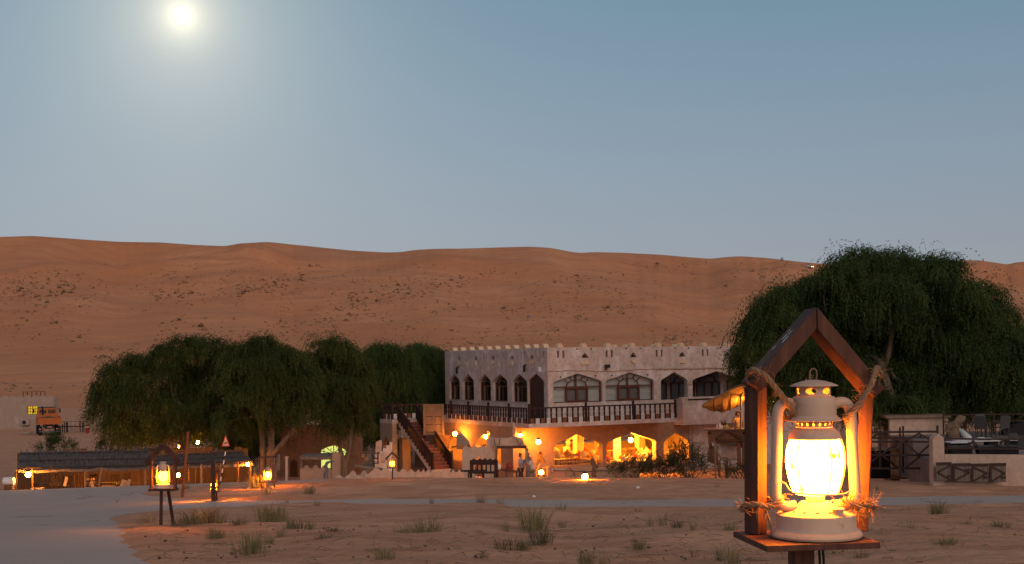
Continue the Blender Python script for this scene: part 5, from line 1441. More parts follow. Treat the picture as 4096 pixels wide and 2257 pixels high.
# ================================================================== kiosk, mud annex and low walls left of the stairs
def panel(name, pts, d, t, m, parent, O, holes=()):
    """upright slab whose outline is given at photo positions on a plane at depth d"""
    cv = lambda q: (P(q[0], q[1], d).x - O.x, P(q[0], q[1], d).z - O.z)
    return MB().prism([cv(q) for q in pts], lambda u, v, w_: (u, d - O.y + w_, v), 0, t, [[cv(q) for q in h] for h in holes]).build(name, m, parent)
def prect(x0, x1, y0, y1): return [(x0, y1), (x1, y1), (x1, y0), (x0, y0)]
c = P(1290, 1900, 79); O = Vector((c.x, 79, 0))
an = thing('mud_annex', 'dim mud walled annex behind the leaning tree with a lit fan window', 'building', O)
c2 = P(580, 1800, 84); O2 = Vector((c2.x, 84, 0))
rh = thing('pale_rest_house', 'pale plastered wall with a round emblem half hidden behind the left tree', 'building', O2)
panel('wall', [(438, 1960), (724, 1960), (724, 1740), (438, 1745)], 84, .3, plaster_pale, rh, O2)
for k, r_ in ((0, .13), (1, .06)): MB().tube([P(608, 1767, 83.98) - O2 + Vector((math.cos(t * .628) * r_, 0, math.sin(t * .628) * r_)) for t in range(10)], .018, 5, closed=True).build('round_emblem', darkwood, rh)
MB().box(P(430, 1797, 83.5).x - O2.x, P(730, 1797, 83.5).x - O2.x, -.9, -.02, P(580, 1800, 83.5).z - .06, P(580, 1800, 83.5).z + .06).build('eave', darkwood, rh)
fan = [(1282, 1822), (1284, 1802), (1305, 1790), (1335, 1782), (1365, 1790), (1386, 1804), (1388, 1822)]
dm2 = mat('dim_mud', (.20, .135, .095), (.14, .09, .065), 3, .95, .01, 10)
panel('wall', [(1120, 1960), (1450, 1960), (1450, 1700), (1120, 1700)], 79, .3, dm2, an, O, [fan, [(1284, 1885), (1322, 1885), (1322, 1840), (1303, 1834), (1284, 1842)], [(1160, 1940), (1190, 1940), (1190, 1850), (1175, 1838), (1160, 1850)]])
lime = emit('lime_window', (.80, .82, .20), 1.0)
panel('lit_pane', fan, 79.12, .02, lime, an, O); panel('lit_pane', prect(1284, 1322, 1834, 1885), 79.12, .02, lime, an, O)
mb = MB(); c0 = P(1335, 1815, 79.05) - O
for a in (20, 55, 90, 125, 160): mb.bar(c0, c0 + Vector((math.cos(R(a)) * .9, 0, math.sin(R(a)) * .55)), .045, .03, up=(0, 1, 0))
mb.bar(P(1280, 1814, 79.05) - O, P(1390, 1812, 79.05) - O, .05, .04); mb.bar(P(1296, 1822, 79.05) - O, P(1296, 1790, 79.05) - O, .04, .04)
mb.build('window_bars', darkwood, an)
panel('door_leaf', prect(1160, 1190, 1838, 1950), 79.2, .04, brownwood, an, O)

c = P(1268, 1910, 63); O = Vector((c.x, 63, 0))
ki = thing('kiosk', 'small plastered kiosk counter under a scalloped canopy left of the leaning tree', 'kiosk', O)
panel('counter', prect(1200, 1332, 1876, 1960), 63, .5, mudwall, ki, O)
for px in (1225, 1262, 1297): panel('merlon', [(px - 13, 1876), (px + 13, 1876), (px + 8, 1866), (px, 1861), (px - 8, 1866)], 63.1, .15, mudwall, ki, O)
sc = [(1199, 1828), (1199, 1836)]
for i in range(14): sc += [(1201 + i * 9.3, 1837), (1205.5 + i * 9.3, 1841.5), (1210 + i * 9.3, 1837)]
sc += [(1332, 1836), (1332, 1828)]
panel('canopy_fringe', sc, 63, .05, oldwood, ki, O)
q0, q1 = P(1199, 1828, 63.05) - O, P(1335, 1828, 63.05) - O
MB().box(q0.x, q1.x, .06, 1.5, q0.z - .02, q0.z + .06).build('canopy', thatch, ki)
q = P(1205, 1850, 63.2) - O; MB().bar((q.x, .2, 0), (q.x, .2, q0.z - .03), .09, .09).build('post', oldwood, ki)
panel('pier', [(1328, 1960), (1357, 1960), (1357, 1818), (1350, 1812), (1334, 1812), (1328, 1820)], 62.9, .55, mudwall, ki, O)
c = onground(1306, 60); O = Vector((c.x, 60, c.z))
t = thing('bent_trunk_pipe', 'bluish grey bent trunk leaning over the track end beside the kiosk', 'stump', O)
MB().tube([P(x, y, 60) - O for x, y in ((1304, 1925), (1303, 1900), (1308, 1880), (1303, 1865), (1308, 1852), (1322, 1847), (1338, 1845))], [.16, .11, .085, .085, .075, .055, .03], 9).build('stem', mat('grey_blue_bark', (.15, .155, .18), (.09, .09, .105), 5, .9, .01, 20), t, smooth=60)
c = P(1145, 1900, 62); O = Vector((c.x, 62, 0)); t = thing('white_post', 'pale square post standing right of the forked tree', 'post', O)
panel('shaft', prect(1141, 1150, 1832, 1960), 62, .15, plaster_pale, t, O); panel('cap', prect(1139, 1152, 1827, 1832), 61.98, .2, plaster_pale, t, O)
# crenellated boundary wall
c = P(1600, 1900, 60); O = Vector((c.x, 60, 0))
bw = thing('boundary_wall', 'low pale boundary wall with pointed merlons rising towards the stairs', 'wall', O)
def wallrun(a, b, base, pk, w, y0, d, t_=.28):
    pts = [(a, 1990)] + [(b, 1990), (b, base)]
    for px in reversed(pk): pts += [(px + w, base), (px + w * .5, y0 + (base - y0) * .35), (px + 2, y0), (px - 2, y0), (px - w * .5, y0 + (base - y0) * .35), (px - w, base)]
    pts += [(a, base)]
    out_ = [pts[0]]
    for q in pts[1:]:
        if abs(q[0] - out_[-1][0]) + abs(q[1] - out_[-1][1]) > .01: out_.append(q)
    return panel('wall_panel', out_, d, t_, plaster_pale, bw, O)
wallrun(1335, 1458, 1913, [1354, 1392, 1432], 16, 1902, 59.6)
panel('wall_panel', [(1458.5, 1990), (1660, 1990), (1660, 1889), (1655, 1889), (1643, 1878), (1630, 1889), (1626, 1889), (1610, 1875), (1596, 1889), (1590, 1889), (1578, 1874), (1564, 1888), (1554, 1888), (1540, 1873), (1527, 1885), (1522, 1885), (1500, 1869), (1488, 1885), (1470, 1898), (1458.5, 1903)], 60, .28, plaster_pale, bw, O)
wallrun(1660.5, 1856, 1890, [1672, 1692, 1712, 1732, 1752, 1772, 1792, 1812, 1836], 8, 1880, 60.4)
for px, r_ in ((1410, 14), (1455, 13)):
    panel('rounded_merlon', [(px - r_, 1990), (px + r_, 1990), (px + r_, 1898), (px + r_ * .5, 1888), (px, 1884), (px - r_ * .5, 1888), (px - r_, 1898)], 60.6, .25, plaster_pale, bw, O)
# garden bits between kiosk and stairs
c = P(1440, 1870, 70); O = Vector((c.x, 70, 0))
t = thing('garden_steps', 'pale stepped wall climbing beside the stair landing', 'wall', O)
panel('steps', [(1500, 1960), (1565, 1960), (1565, 1770), (1558, 1770), (1558, 1782), (1545, 1782), (1545, 1794), (1532, 1794), (1532, 1806), (1518, 1806), (1518, 1818), (1500, 1818)], 73, .6, plaster, t, O)
panel('upright_slab', [(1502, 1812), (1525, 1806), (1526, 1766), (1520, 1760), (1503, 1770)], 71.5, .2, plaster_pale, t, O)
t = thing('timber_bench', 'rough timber bench beneath the hanging gourds', 'bench', O)
MB().bar(P(1418, 1862, 66) - O, P(1530, 1878, 66) - O, .5, .09).build('seat', oldwood, t)
for px in (1430, 1520): q = P(px, 1890, 66) - O; MB().bar((q.x, q.y, 0), (q.x, q.y, P(px, 1868, 66).z - .06), .12, .12).build('leg', polewood, t)
gm = mat('clay_pot', (.28, .16, .09), (.2, .11, .06), 6, .8)
for px, py, r_, lb in ((1453, 1827, .13, 'left clay gourd hung behind the low wall'), (1467, 1839, .14, 'right clay gourd hung behind the low wall'), (1533, 1841, .15, 'pale jar shape standing for a light patch on the wall by the stairs')):  # the pale jar shape stands for a light patch on the niche wall
    q = P(px, py, 68); o = MB().lathe([(.0, -r_), (r_ * .7, -r_ * .75), (r_, -.1 * r_), (r_ * .75, r_ * .6), (r_ * .35, r_), (r_ * .4, r_ * 1.3), (.0, r_ * 1.3)], 14).build('clay_pot', gm if px < 1500 else plaster_pale, smooth=60); o.location = q
    tag(o, lb, 'pot', 'pots near the stairs')
br_ = thing('gourd_branch', 'bare branch carrying the two clay gourds', 'branch', P(1440, 1900, 68))
O = P(1440, 1900, 68)
MB().tube([(0, 0, -.3), P(1436, 1850, 68) - O, P(1440, 1812, 68) - O, P(1475, 1806, 68) - O, P(1505, 1814, 68) - O], [.09, .07, .055, .04, .02], 7).build('stem', polewood, br_)
for px, py in ((1453, 1816), (1467, 1828)): MB().tube([P(px, py, 68) - O, P(px, 1806, 68) - O], .012, 4).build('cord', blackmetal, br_)
t = thing('wooden_shelf', 'dark wooden shelf frame with white things left of the stairs', 'shelf', P(1502, 1880, 69))
O = P(1502, 1880, 69)
for px in (1492, 1512): MB().bar(P(px, 1856, 69) - O, P(px, 1815, 69) - O, .06, .06).build('upright', darkwood, t)
for py in (1834, 1853): MB().bar(P(1490, py, 69) - O, P(1515, py, 69) - O, .2, .05).build('shelf_board', darkwood, t)
MB().box(-.1, .2, .0, .1, P(1500, 1842, 69).z - O.z, P(1500, 1836, 69).z - O.z).build('folded_cloth', whitepaint, t)

# ================================================================== crenellated portal, bench, guests
z4 = lambda x, y: (1550 + x / 2.289, 1340 + y / 2.289)
c = P(1920, 1900, 69.5); O = Vector((c.x, 69.5, 0))
po = thing('portal', 'pale crenellated mud portal with a small arched niche before the house', 'gateway', O)
panel('wall_panel', [z4(x, y) for x, y in ((682, 1420), (1000, 1420), (1000, 1042), (985, 1042), (965, 1030), (955, 940), (910, 955), (905, 1035), (890, 1035), (868, 1010), (845, 1035), (818, 1035), (798, 1010), (775, 1035), (740, 1035), (715, 1012), (692, 1035), (684, 1060))], 69.5, .45, plaster_pale, po, O,
      [[z4(x, y) for x, y in ((795, 1330), (882, 1330), (878, 1160), (868, 1140), (838, 1110), (808, 1140), (797, 1160))]])
panel('upper_wall', [z4(x, y) for x, y in ((956, 1016), (1262, 1014), (1240, 975), (1225, 945), (1170, 935), (1150, 930), (1100, 945), (958, 945))], 69.4, .35, plaster_pale, po, O)
panel('lintel', [z4(x, y) for x, y in ((992, 1040), (1275, 1040), (1275, 1016), (992, 1018))], 69.3, .6, brownwood, po, O)
panel('jamb', [z4(x, y) for x, y in ((1262, 1420), (1290, 1420), (1290, 1041), (1262, 1041))], 69.5, .35, mudwall, po, O)
panel('edge_post', [z4(x, y) for x, y in ((996, 1420), (1006, 1420), (1006, 1041), (996, 1041))], 69.32, .1, polewood, po, O)
MB().tube([P(*z4(1150, 800), 69.3) - O, P(*z4(1160, 850), 69.3) - O, P(*z4(1158, 940), 69.3) - O], [.05, .07, .06], 7).build('finial', plaster_pale, po)
for pts in (((1180, 945), (1195, 985), (1215, 1010)), ((1240, 945), (1235, 980), (1215, 1010)), ((975, 950), (985, 1000), (1000, 1040)), ((1030, 945), (1022, 1010))):
    MB().tube([P(*z4(*q), 69.2) - O for q in pts], .035, 5).build('horn_ornament', oldwood, po)
# carved chair and bench in front of the portal
c = P(*z4(882, 1300), 64); O = Vector((c.x, 64, c.z - .15))
t = thing('carved_chair', 'dark carved wooden chair with a scalloped slatted back before the portal', 'chair', O, R(-12))
hw = .68
bk = MB().prism([(-hw, .76), (hw, .76), (hw, 1.0), (hw * .9, 1.08), (hw * .7, 1.0), (hw * .5, 1.1), (hw * .3, 1.0), (hw * .1, 1.12), (-hw * .1, 1.0), (-hw * .3, 1.1), (-hw * .5, 1.0), (-hw * .75, 1.08), (-hw, 1.0)], XZ(0), 0, .06).build('backrest', darkwood, t)
for i in range(6): MB().box(-hw + .06 + i * .235, -hw + .14 + i * .235, .005, .05, .42, .76).build('slat', darkwood, bk)
for s in (-1, 1): MB().box(s * hw - .05, s * hw + .05, 0, .09, .0, 1.0).build('leg', darkwood, t); MB().box(s * hw - .04, s * hw + .04, -.5, -.42, 0, .42).build('leg', darkwood, t)
MB().box(-hw, hw, -.5, 0, .36, .44).build('seat', darkwood, t)
c = P(*z4(745, 1300), 64.6); O = Vector((c.x, 64.6, c.z - .15)); t = thing('low_bench', 'low dark wooden bench joined to the left of the carved chair', 'bench', O, 0)
MB().box(-.95, .95, -.2, .2, .42, .5).build('seat', darkwood, t)
for s in (-.85, .75): MB().box(s - .05, s + .05, -.15, .15, 0, .42).build('leg', darkwood, t)
# rail with pots inside the portal
c = P(*z4(1100, 1240), 67.5); O = Vector((c.x, 67.5, 0)); t = thing('log_rail', 'horizontal log rail across the portal opening', 'rail', O)
MB().tube([P(*z4(1005, 1228), 67.5) - O, P(*z4(1095, 1240), 67.5) - O, P(*z4(1195, 1255), 67.5) - O], .07, 7).build('log', polewood, t)
for x in (1012, 1090, 1180): q = P(*z4(x, 1240), 67.6) - O; MB().bar((q.x, q.y, 0), (q.x, q.y, q.z), .09, .09).build('post', polewood, t)
redpot = mat('red_glaze', (.22, .03, .02), None, rough=.35)
for i, (x, y, r_, m, lb) in enumerate(((1100, 1205, .13, redpot, 'left of the three dark red pots on the log rail'), (1117, 1200, .15, redpot, 'middle dark red pot on the log rail'), (1134, 1207, .13, redpot, 'right of the three dark red pots on the log rail'), (1015, 1205, .15, whitepaint, 'white rounded jug at the left of the portal opening'))):
    q = P(*z4(x, y), 67.4); o = MB().lathe([(.0, -r_), (r_ * .7, -r_), (r_, -.2 * r_), (r_ * .7, r_ * .6), (r_ * .45, r_), (r_ * .6, r_ * 1.25), (.0, r_ * 1.2)], 14).build('pot', m, smooth=50); o.location = q; tag(o, lb, 'pot', 'pots on the log rail')
# three guests chatting at the portal
gzp = Gf(P(2090, 1930, 68).x, 68)
hairb = cloth('brown_hair', (.07, .045, .03)); hairk = cloth('black_hair', (.012, .01, .01)); hairg = cloth('grey_hair', (.22, .19, .17))
def at_head(px, d, top_py): # stand so that the head top meets the photo position
    h = P(px, top_py, d); return Vector((h.x, d, h.z - 1.80))
V = Vector
person(at_head(2082, 68.6, 1811), R(75), 'person in a loose pale blue tunic at the left of the group', cloth('blue_tunic', (.30, .36, .50)), cloth('dark_trousers', (.07, .05, .05)), hairb, armL=(V((.29, -.02, 1.14)), V((.26, -.10, .90))), hairlen=.04)
person(at_head(2111, 69.6, 1812), R(10), 'person in grey with dark hair standing in the middle of the group', cloth('grey_dress', (.22, .18, .18)), cloth('grey_skirt', (.18, .15, .15)), hairk, sk=skind, longdress=True)
person(at_head(2133, 68.2, 1818), R(-80), 'person in a white shirt and khaki trousers leaning in from the right', cloth('white_shirt', (.62, .58, .55)), cloth('khaki', (.25, .16, .10)), hairg, lean=.35, armR=(V((-.22, -.36, 1.26)), V((-.16, -.58, 1.28))), armL=(V((.22, -.34, 1.2)), V((.14, -.56, 1.24))))

# ================================================================== counter, driftwood and bushes before the arcade
pinkm = mat('pink_plaster', (.50, .26, .18), (.42, .21, .145), 5, .9)
c = P(2225, 1900, 63); O = Vector((c.x, 63, 0)); t = thing('plastered_counter', 'low pink plastered counter in front of the corner pier', 'counter', O)
panel('front', prect(2192, 2260, 1886, 1990), 63, .6, pinkm, t, O); panel('top', prect(2188, 2264, 1879, 1885), 62.95, .7, plaster_pale, t, O)
c = P(2400, 1900, 64); O = Vector((c.x, 64, 0)); t = thing('low_garden_wall', 'low warm lit mud wall running behind the bare stump', 'wall', O)
panel('run', [(2261, 1990), (2560, 1990), (2560, 1877), (2450, 1873), (2330, 1872), (2261, 1880)], 64, .3, mudwall, t, O)
c = P(2165, 1905, 57.5); t = thing('stool', 'small wooden stool carrying a lit lantern', 'stool', (c.x, 57.5, Gf(c.x, 57.5)))
zt2 = P(2165, 1898, 57.5).z - Gf(c.x, 57.5)
MB().box(-.16, .16, -.16, .16, zt2 - .05, zt2).build('seat', brownwood, t)
for x in (-.12, .12):
    for y in (-.12, .12): MB().bar((x * 1.3, y, -.1), (x, y, zt2 - .051), .05, .05).build('leg', brownwood, t)
drift = mat('driftwood', (.12, .085, .065), (.06, .042, .034), 7, .95, .008, 20, stretch=(1, 1, .3))
def branch(name, label, runs, d, cat='branch', m=None, root=None):
    c = P(*runs[0][0][:2], d); O_ = Vector((c.x, d, Gf(c.x, d) if root is None else root)); t = thing(name, label, cat, O_)
    rg = random.Random(len(label))
    for i, r_ in enumerate(runs):
        pts = []
        for (x0, y0, w0_), (x1, y1, w1_) in zip(r_, r_[1:]):
            for k in range(4):
                tt_ = k / 4; q = P(lerp(x0, x1, tt_), lerp(y0, y1, tt_), d + rg.uniform(-.05, .05)) - O_; pts.append((q + Vector((rg.uniform(-.02, .02), 0, rg.uniform(-.02, .02))), lerp(w0_, w1_, tt_) / FPX * d / 2))
        q = P(r_[-1][0], r_[-1][1], d) - O_; pts.append((q, r_[-1][2] / FPX * d / 2))
        MB().tube([q for q, _ in pts], [w_ for _, w_ in pts], 7).build('trunk' if i == 0 else 'twig', m or drift, t, smooth=60)
    return t
branch('dead_stump', 'grey split dead stump standing before the arcade wall', [[(2379, 1925, 18), (2376, 1890, 17), (2378, 1860, 16), (2368, 1836, 10)], [(2380, 1875, 12), (2392, 1860, 9), (2396, 1852, 5)], [(2376, 1870, 10), (2366, 1850, 9), (2366, 1838, 6)]], 58, 'stump')
branch('crooked_branch', 'dark crooked branch rising over the bushes', [[(2570, 1890, 12), (2580, 1860, 10), (2592, 1835, 9), (2606, 1824, 8)], [(2592, 1835, 7), (2597, 1820, 6), (2592, 1810, 4)], [(2598, 1826, 6), (2610, 1822, 4)]], 60.5)
branch('fallen_branch', 'long thin branch strung level in front of the low wall', [[(2214, 1883, 4), (2270, 1884, 4), (2340, 1886, 5), (2420, 1884, 5), (2480, 1882, 3)], [(2275, 1872, 5), (2292, 1885, 5), (2298, 1900, 6), (2302, 1915, 5)], [(2298, 1898, 3), (2282, 1905, 2), (2280, 1918, 2)]], 57)
branch('dry_thorn_branch', 'dry forked thorn branch right of the guests', [[(2140, 1915, 5), (2146, 1880, 5), (2152, 1862, 4), (2160, 1840, 3)], [(2146, 1880, 4), (2160, 1862, 4), (2168, 1846, 2)], [(2150, 1865, 3), (2143, 1850, 2)], [(2192, 1915, 7), (2188, 1890, 6), (2190, 1872, 5), (2180, 1845, 3)], [(2190, 1875, 4), (2200, 1860, 3), (2206, 1850, 2)], [(2160, 1880, 5), (2178, 1868, 5), (2196, 1862, 4)], [(2183, 1850, 4), (2176, 1842, 3), (2174, 1836, 2)]], 58)
o = MB().tube([P(2203, 1868, 58), P(2201, 1880, 58), P(2206, 1894, 58), P(2214, 1892, 58), P(2217, 1876, 58), P(2211, 1866, 58)], .022, 6, closed=True).build('leather_strap', blackmetal)
tag(o, 'black leather strap hanging from the thorn branch', 'strap')
bushm = leafmat('bush_leaf', (.035, .042, .020), (.075, .082, .038))
shrub('spiky grey green bush in front of the second arch', [(2480, 1885, 38), (2530, 1870, 40), (2560, 1885, 42), (2450, 1895, 26)], 60, 41, 20, bushm, px0=2510, slen=.5)
shrub('dense dark bush below the third arch', [(2620, 1880, 45), (2660, 1860, 42), (2690, 1880, 45), (2600, 1892, 34)], 60.5, 42, 24, bushm, px0=2650, slen=.5)
shrub('tall sparse bush growing up the veranda column', [(2730, 1850, 45), (2760, 1815, 38), (2780, 1860, 45), (2720, 1805, 30), (2800, 1885, 35), (2740, 1885, 45)], 61, 43, 17, bushm, px0=2750, slen=.6)
shrub('low bush at the foot of the bar ladder', [(2930, 1890, 28), (2960, 1888, 28), (2990, 1890, 24)], 60, 44, 22, bushm, px0=2955, slen=.4)

# ================================================================== cushions, tables and chairs in the arcade
def cushion_mesh(m):
    v, f, n = [], [], 9
    for s in (1, -1):
        for j in range(n):
            for i in range(n):
                a, b = i / (n - 1) * 2 - 1, j / (n - 1) * 2 - 1
                th = .30 * ((1 - a * a) * (1 - b * b)) ** .5
                pin = 1 - .10 * (1 - abs(a)) * (b * b) ; pin2 = 1 - .10 * (1 - abs(b)) * (a * a)
                v.append((a * .5 * pin2, s * th * .5, b * .5 * pin))
    for k in range(2):
        for j in range(n - 1):
            for i in range(n - 1):
                q = k * n * n + j * n + i; f.append((q, q + 1, q + n + 1, q + n))
    return MB().add(v, f).mesh('cushion', m, 60)
CM = {k: cushion_mesh(mat('cushion_' + k, c, tuple(x * .85 for x in c), 10, .95)) for k, c in (('cream', (.66, .50, .30)), ('red', (.55, .06, .03)), ('tan', (.42, .20, .08)), ('orange', (.60, .17, .05)))}
cl = [(90, 390, 72, 'cream', 79), (125, 455, 80, 'cream', 77.5), (232, 360, 60, 'cream', 80.5), (262, 425, 78, 'tan', 78.2), (345, 400, 42, 'cream', 80), (430, 432, 62, 'red', 79), (497, 432, 72, 'cream', 78.2), (505, 360, 40, 'red', 81), (560, 415, 72, 'orange', 79.6), (615, 405, 62, 'cream', 79), (655, 490, 82, 'tan', 78),
      (735, 345, 60, 'tan', 81.5), (725, 430, 76, 'red', 79.3), (862, 345, 72, 'orange', 81), (845, 500, 56, 'red', 78.6), (1045, 470, 44, 'red', 79), (1095, 490, 64, 'cream', 78.4), (1172, 492, 64, 'cream', 79), (1262, 450, 46, 'red', 79.7), (1335, 462, 66, 'cream', 79), (1255, 365, 46, 'red', 82),
      (1352, 372, 48, 'cream', 81.6), (1402, 356, 52, 'orange', 82), (1432, 402, 84, 'cream', 80), (1500, 362, 36, 'red', 82), (1700, 352, 44, 'cream', 82), (1740, 400, 50, 'cream', 81), (1830, 392, 46, 'red', 81.3), (1905, 392, 66, 'cream', 81), (1990, 392, 46, 'orange', 82), (2130, 382, 36, 'red', 83), (2290, 422, 54, 'orange', 82),
      (300, 600, 64, 'tan', 76.6), (755, 590, 40, 'cream', 77.5), (690, 470, 40, 'cream', 78.4), (1350, 560, 40, 'cream', 78.5)]
zone = lambda x: 'first arch' if x < 770 else ('second arch' if x < 1580 else 'third arch')
rg = random.Random(4); seen = {}
for i, (x, y, r_, k, d) in enumerate(cl):
    c = P(2200 + x / 3.68, 1700 + y / 3.68, d)
    o = link('cushion', CM[k], None, c); s = r_ / 3.68 / FPX * d * 1.45
    o.scale = (s, s, s); o.rotation_euler = (rg.uniform(-.5, -.2), R(45) + rg.uniform(-.25, .25), TH * .5 + rg.uniform(-.5, .5))
    if i in (19, 2): o.rotation_euler = (-.3, .05, .3)
    key = (k, zone(x)); seen[key] = seen.get(key, 0) + 1; nn = seen[key]
    o_ = ['first', 'second', 'third', 'fourth', 'fifth', 'sixth', 'seventh', 'eighth', 'ninth'][nn - 1]
    tag(o, '%s %s cushion from the left piled inside the %s' % (o_, {'cream': 'cream', 'red': 'bright red', 'tan': 'tan brown', 'orange': 'orange'}[k], zone(x)), 'cushion', 'cushions piled in the arcade')
warmwood = mat('honey_wood', (.30, .15, .065), (.22, .11, .05), 6, .7)
seatm = mat('seat_cloth', (.62, .50, .34), (.52, .42, .28), 8, .95)
for i, (x0, x1, y, d, lb) in enumerate(((60, 430, 500, 77.6, 'long cream floor seat behind the first arch'), (380, 760, 505, 78.6, 'cream floor seat left of the arcade column'), (880, 1200, 520, 79, 'cream floor seat behind the second arch'), (1220, 1530, 510, 79.6, 'cream floor seat at the right of the second arch'), (1680, 2000, 500, 80.6, 'cream floor seat behind the third arch'))):
    a, b = P(2200 + x0 / 3.68, 1700 + y / 3.68, d), P(2200 + x1 / 3.68, 1700 + y / 3.68, d)
    t = thing('floor_seat', lb, 'seat', ((a.x + b.x) / 2, d, .4), TH * .4, 'floor seats in the arcade'); w_ = (b.x - a.x) / 2
    MB().box(-w_, w_, -.35, .35, 0, max(.3, a.z - .52)).build('base', seatm, t); MB().box(-w_ - .02, w_ + .02, -.37, .37, max(.3, a.z - .52) + .001, max(.3, a.z - .4)).build('mattress', seatm, t)
for i, (x, d, lb) in enumerate(((230, 76.9, 'low wooden table behind the chain of the first arch'), (500, 77.4, 'small wooden table beside the bare arcade column'), (1750, 79.6, 'wooden table behind the third arch'))):
    c = P(2200 + x / 3.68, 1845, d); table((c.x, d, .4), TH, lb, warmwood, 'tables in the arcade', 1.2, .7, .62)
for i, (x, d, rz, lb) in enumerate(((250, 76.4, .5, 'left wooden chair at the low table in the first arch'), (365, 76.5, .4, 'right wooden chair at the low table in the first arch'), (1060, 81, .3, 'dark chair at the left back of the second arch'), (1205, 81.4, .2, 'dark chair at the right back of the second arch'), (1765, 79, .5, 'wooden chair seen in the third arch'), (870, 79.6, .3, 'wooden chair beside the red cushion of the second arch'))):
    c = P(2200 + x / 3.68, 1845, d); chair((c.x, d, .4), rz + 3.1, lb, warmwood, 'chairs in the arcade')
for (x0, x1, lb) in ((.36, 3.83, 'pale knotted rope strung across the first arch'), (4.14, 7.84, 'pale knotted rope strung across the second arch')):
    pts = [BW(lerp(x0, x1, i / 40), .1, .98 + .03 * math.sin(i * 1.57) - .05 * math.sin(math.pi * i / 40)) for i in range(41)]
    tag(MB().tube(pts, [.011 + .008 * (i % 2) for i in range(41)], 6).build('knotted_rope', mat('pale_rope', (.45, .38, .30), None)), lb, 'rope', 'ropes across the arches')
q = P(2272, 1775, 82); t = thing('bird_sculpture', 'small orange lit winged sculpture on a stand in the first arch', 'sculpture', (q.x, 82, .4))
MB().bar((0, 0, 0), (0, 0, q.z - .6), .3, .3).build('stand', cream, t)
mb = MB(); mb.tube([(0, 0, q.z - .6), (.02, 0, q.z - .3), (-.02, 0, q.z)], [.12, .16, .06], 8); mb.build('body', cream, t, smooth=60)
for s in (-1, 1): MB().tube([(0, 0, q.z - .25), (s * .2, 0, q.z - .05), (s * .3, 0, q.z + .15)], [.08, .06, .02], 6).build('wing', cream, t)
# ================================================================== raised wooden bar with canvas awning
z7 = lambda x, y: (2700 + x / 3.225, 1480 + y / 3.225)
c = P(2915, 1800, 64); O = Vector((c.x, 64, 0)); GB = Gf(c.x, 64)
bar_ = thing('raised_bar', 'raised boat shaped wooden bar on posts at the right end of the house', 'bar', O)
barwood = mat('bar_timber', (.17, .075, .032), (.10, .042, .02), 6, .7, .006, 25, stretch=(.25, 1, 1))
# planked hull front, each plank a board
hull = [(425, 775, 955, 775), (432, 835, 952, 835), (445, 900, 948, 900), (520, 960, 940, 968)]
for i in range(3):
    for k in range(2):
        a0, b0_, a1, b1 = hull[i], hull[i], hull[i + 1], hull[i + 1]
        t0, t1 = k / 2, (k + 1) / 2
        L0, L1 = (lerp(a0[0], a1[0], t0), lerp(a0[1], a1[1], t0)), (lerp(a0[0], a1[0], t1), lerp(a0[1], a1[1], t1) - 2)
        R0, R1 = (lerp(a0[2], a1[2], t0), lerp(a0[3], a1[3], t0)), (lerp(a0[2], a1[2], t1), lerp(a0[3], a1[3], t1) - 2)
        panel('hull_plank', [z7(*L1), z7(*R1), z7(*R0), z7(*L0)], 64 + .03 * (i * 2 + k), .1, barwood, bar_, O)
panel('counter_top', [z7(415, 778), z7(985, 778), z7(985, 760), z7(415, 768)], 63.85, 1.4, oldwood, bar_, O)
for a, b in (((680, 780), (530, 900)), ((680, 780), (880, 890)), ((530, 905), (945, 905))):
    MB().bar(P(*z7(*a), 63.9) - O, P(*z7(*b), 63.9) - O, .09, .05, up=(0, 1, 0)).build('trim', brownwood, bar_)
for pts, w_ in (((435, 800, 460, 1000), .16), ((460, 985, 432, 1180), .16), ((885, 780, 880, 1260), .12), ((820, 960, 830, 1240), .2)):
    MB().bar(P(*z7(pts[0], pts[1]), 64.1) - O, P(*z7(pts[2], pts[3]), 64.1) - O, w_, .14, up=(0, 1, 0)).build('leg', barwood, bar_)
panel('side_panel', [z7(470, 980), z7(560, 990), z7(560, 1240), z7(440, 1190)], 64.6, .06, barwood, bar_, O)
panel('back_panel', [z7(530, 965), z7(800, 985), z7(805, 1150), z7(620, 1155), z7(560, 1080)], 64.9, .05, plaster, bar_, O)
panel('cabinet', [z7(905, 765), z7(985, 765), z7(985, 1000), z7(905, 1000)], 64.7, .8, barwood, bar_, O)
MB().tube([P(*z7(x, y), 63.7) - O for x, y in ((495, 905), (525, 960), (545, 1050), (590, 1130), (660, 1200), (710, 1290))], [.05] * 6, 6).build('prow_beam', oldwood, bar_)
lad = MB().tube([P(*z7(515, 960), 63.4) - O, P(*z7(522, 1395), 63.2) - O], .045, 6).build('ladder', oldwood, bar_)
MB().tube([P(*z7(585, 1200), 63.4) - O, P(*z7(572, 1385), 63.2) - O], .055, 6).build('ladder_rail', polewood, lad)
for y in (1240, 1300, 1350): MB().bar(P(*z7(480, y), 63.3) - O, P(*z7(580, y + 6), 63.3) - O, .06, .05).build('rung', polewood, lad)
MB().tube([P(*z7(710, 1160), 63.5) - O, P(*z7(708, 1370), 63.4) - O], .05, 6).build('leg', oldwood, bar_)
panel('prep_shelf', [z7(640, 1175), z7(808, 1165), z7(805, 1150), z7(650, 1158)], 63.6, .5, oldwood, bar_, O)
wheel = MB(); cw = P(*z7(640, 1270), 63.9) - O
wheel.tube([cw + Vector((math.cos(a * math.pi / 10) * .34, 0, math.sin(a * math.pi / 10) * .55)) for a in range(20)], .035, 6, closed=True); wheel.build('cart_wheel', polewood, bar_)
for px in (915, 960): MB().bar(P(*z7(px, 1000), 65) - O, P(*z7(px, 1300), 65) - O, .14, .14).build('leg', barwood, bar_)
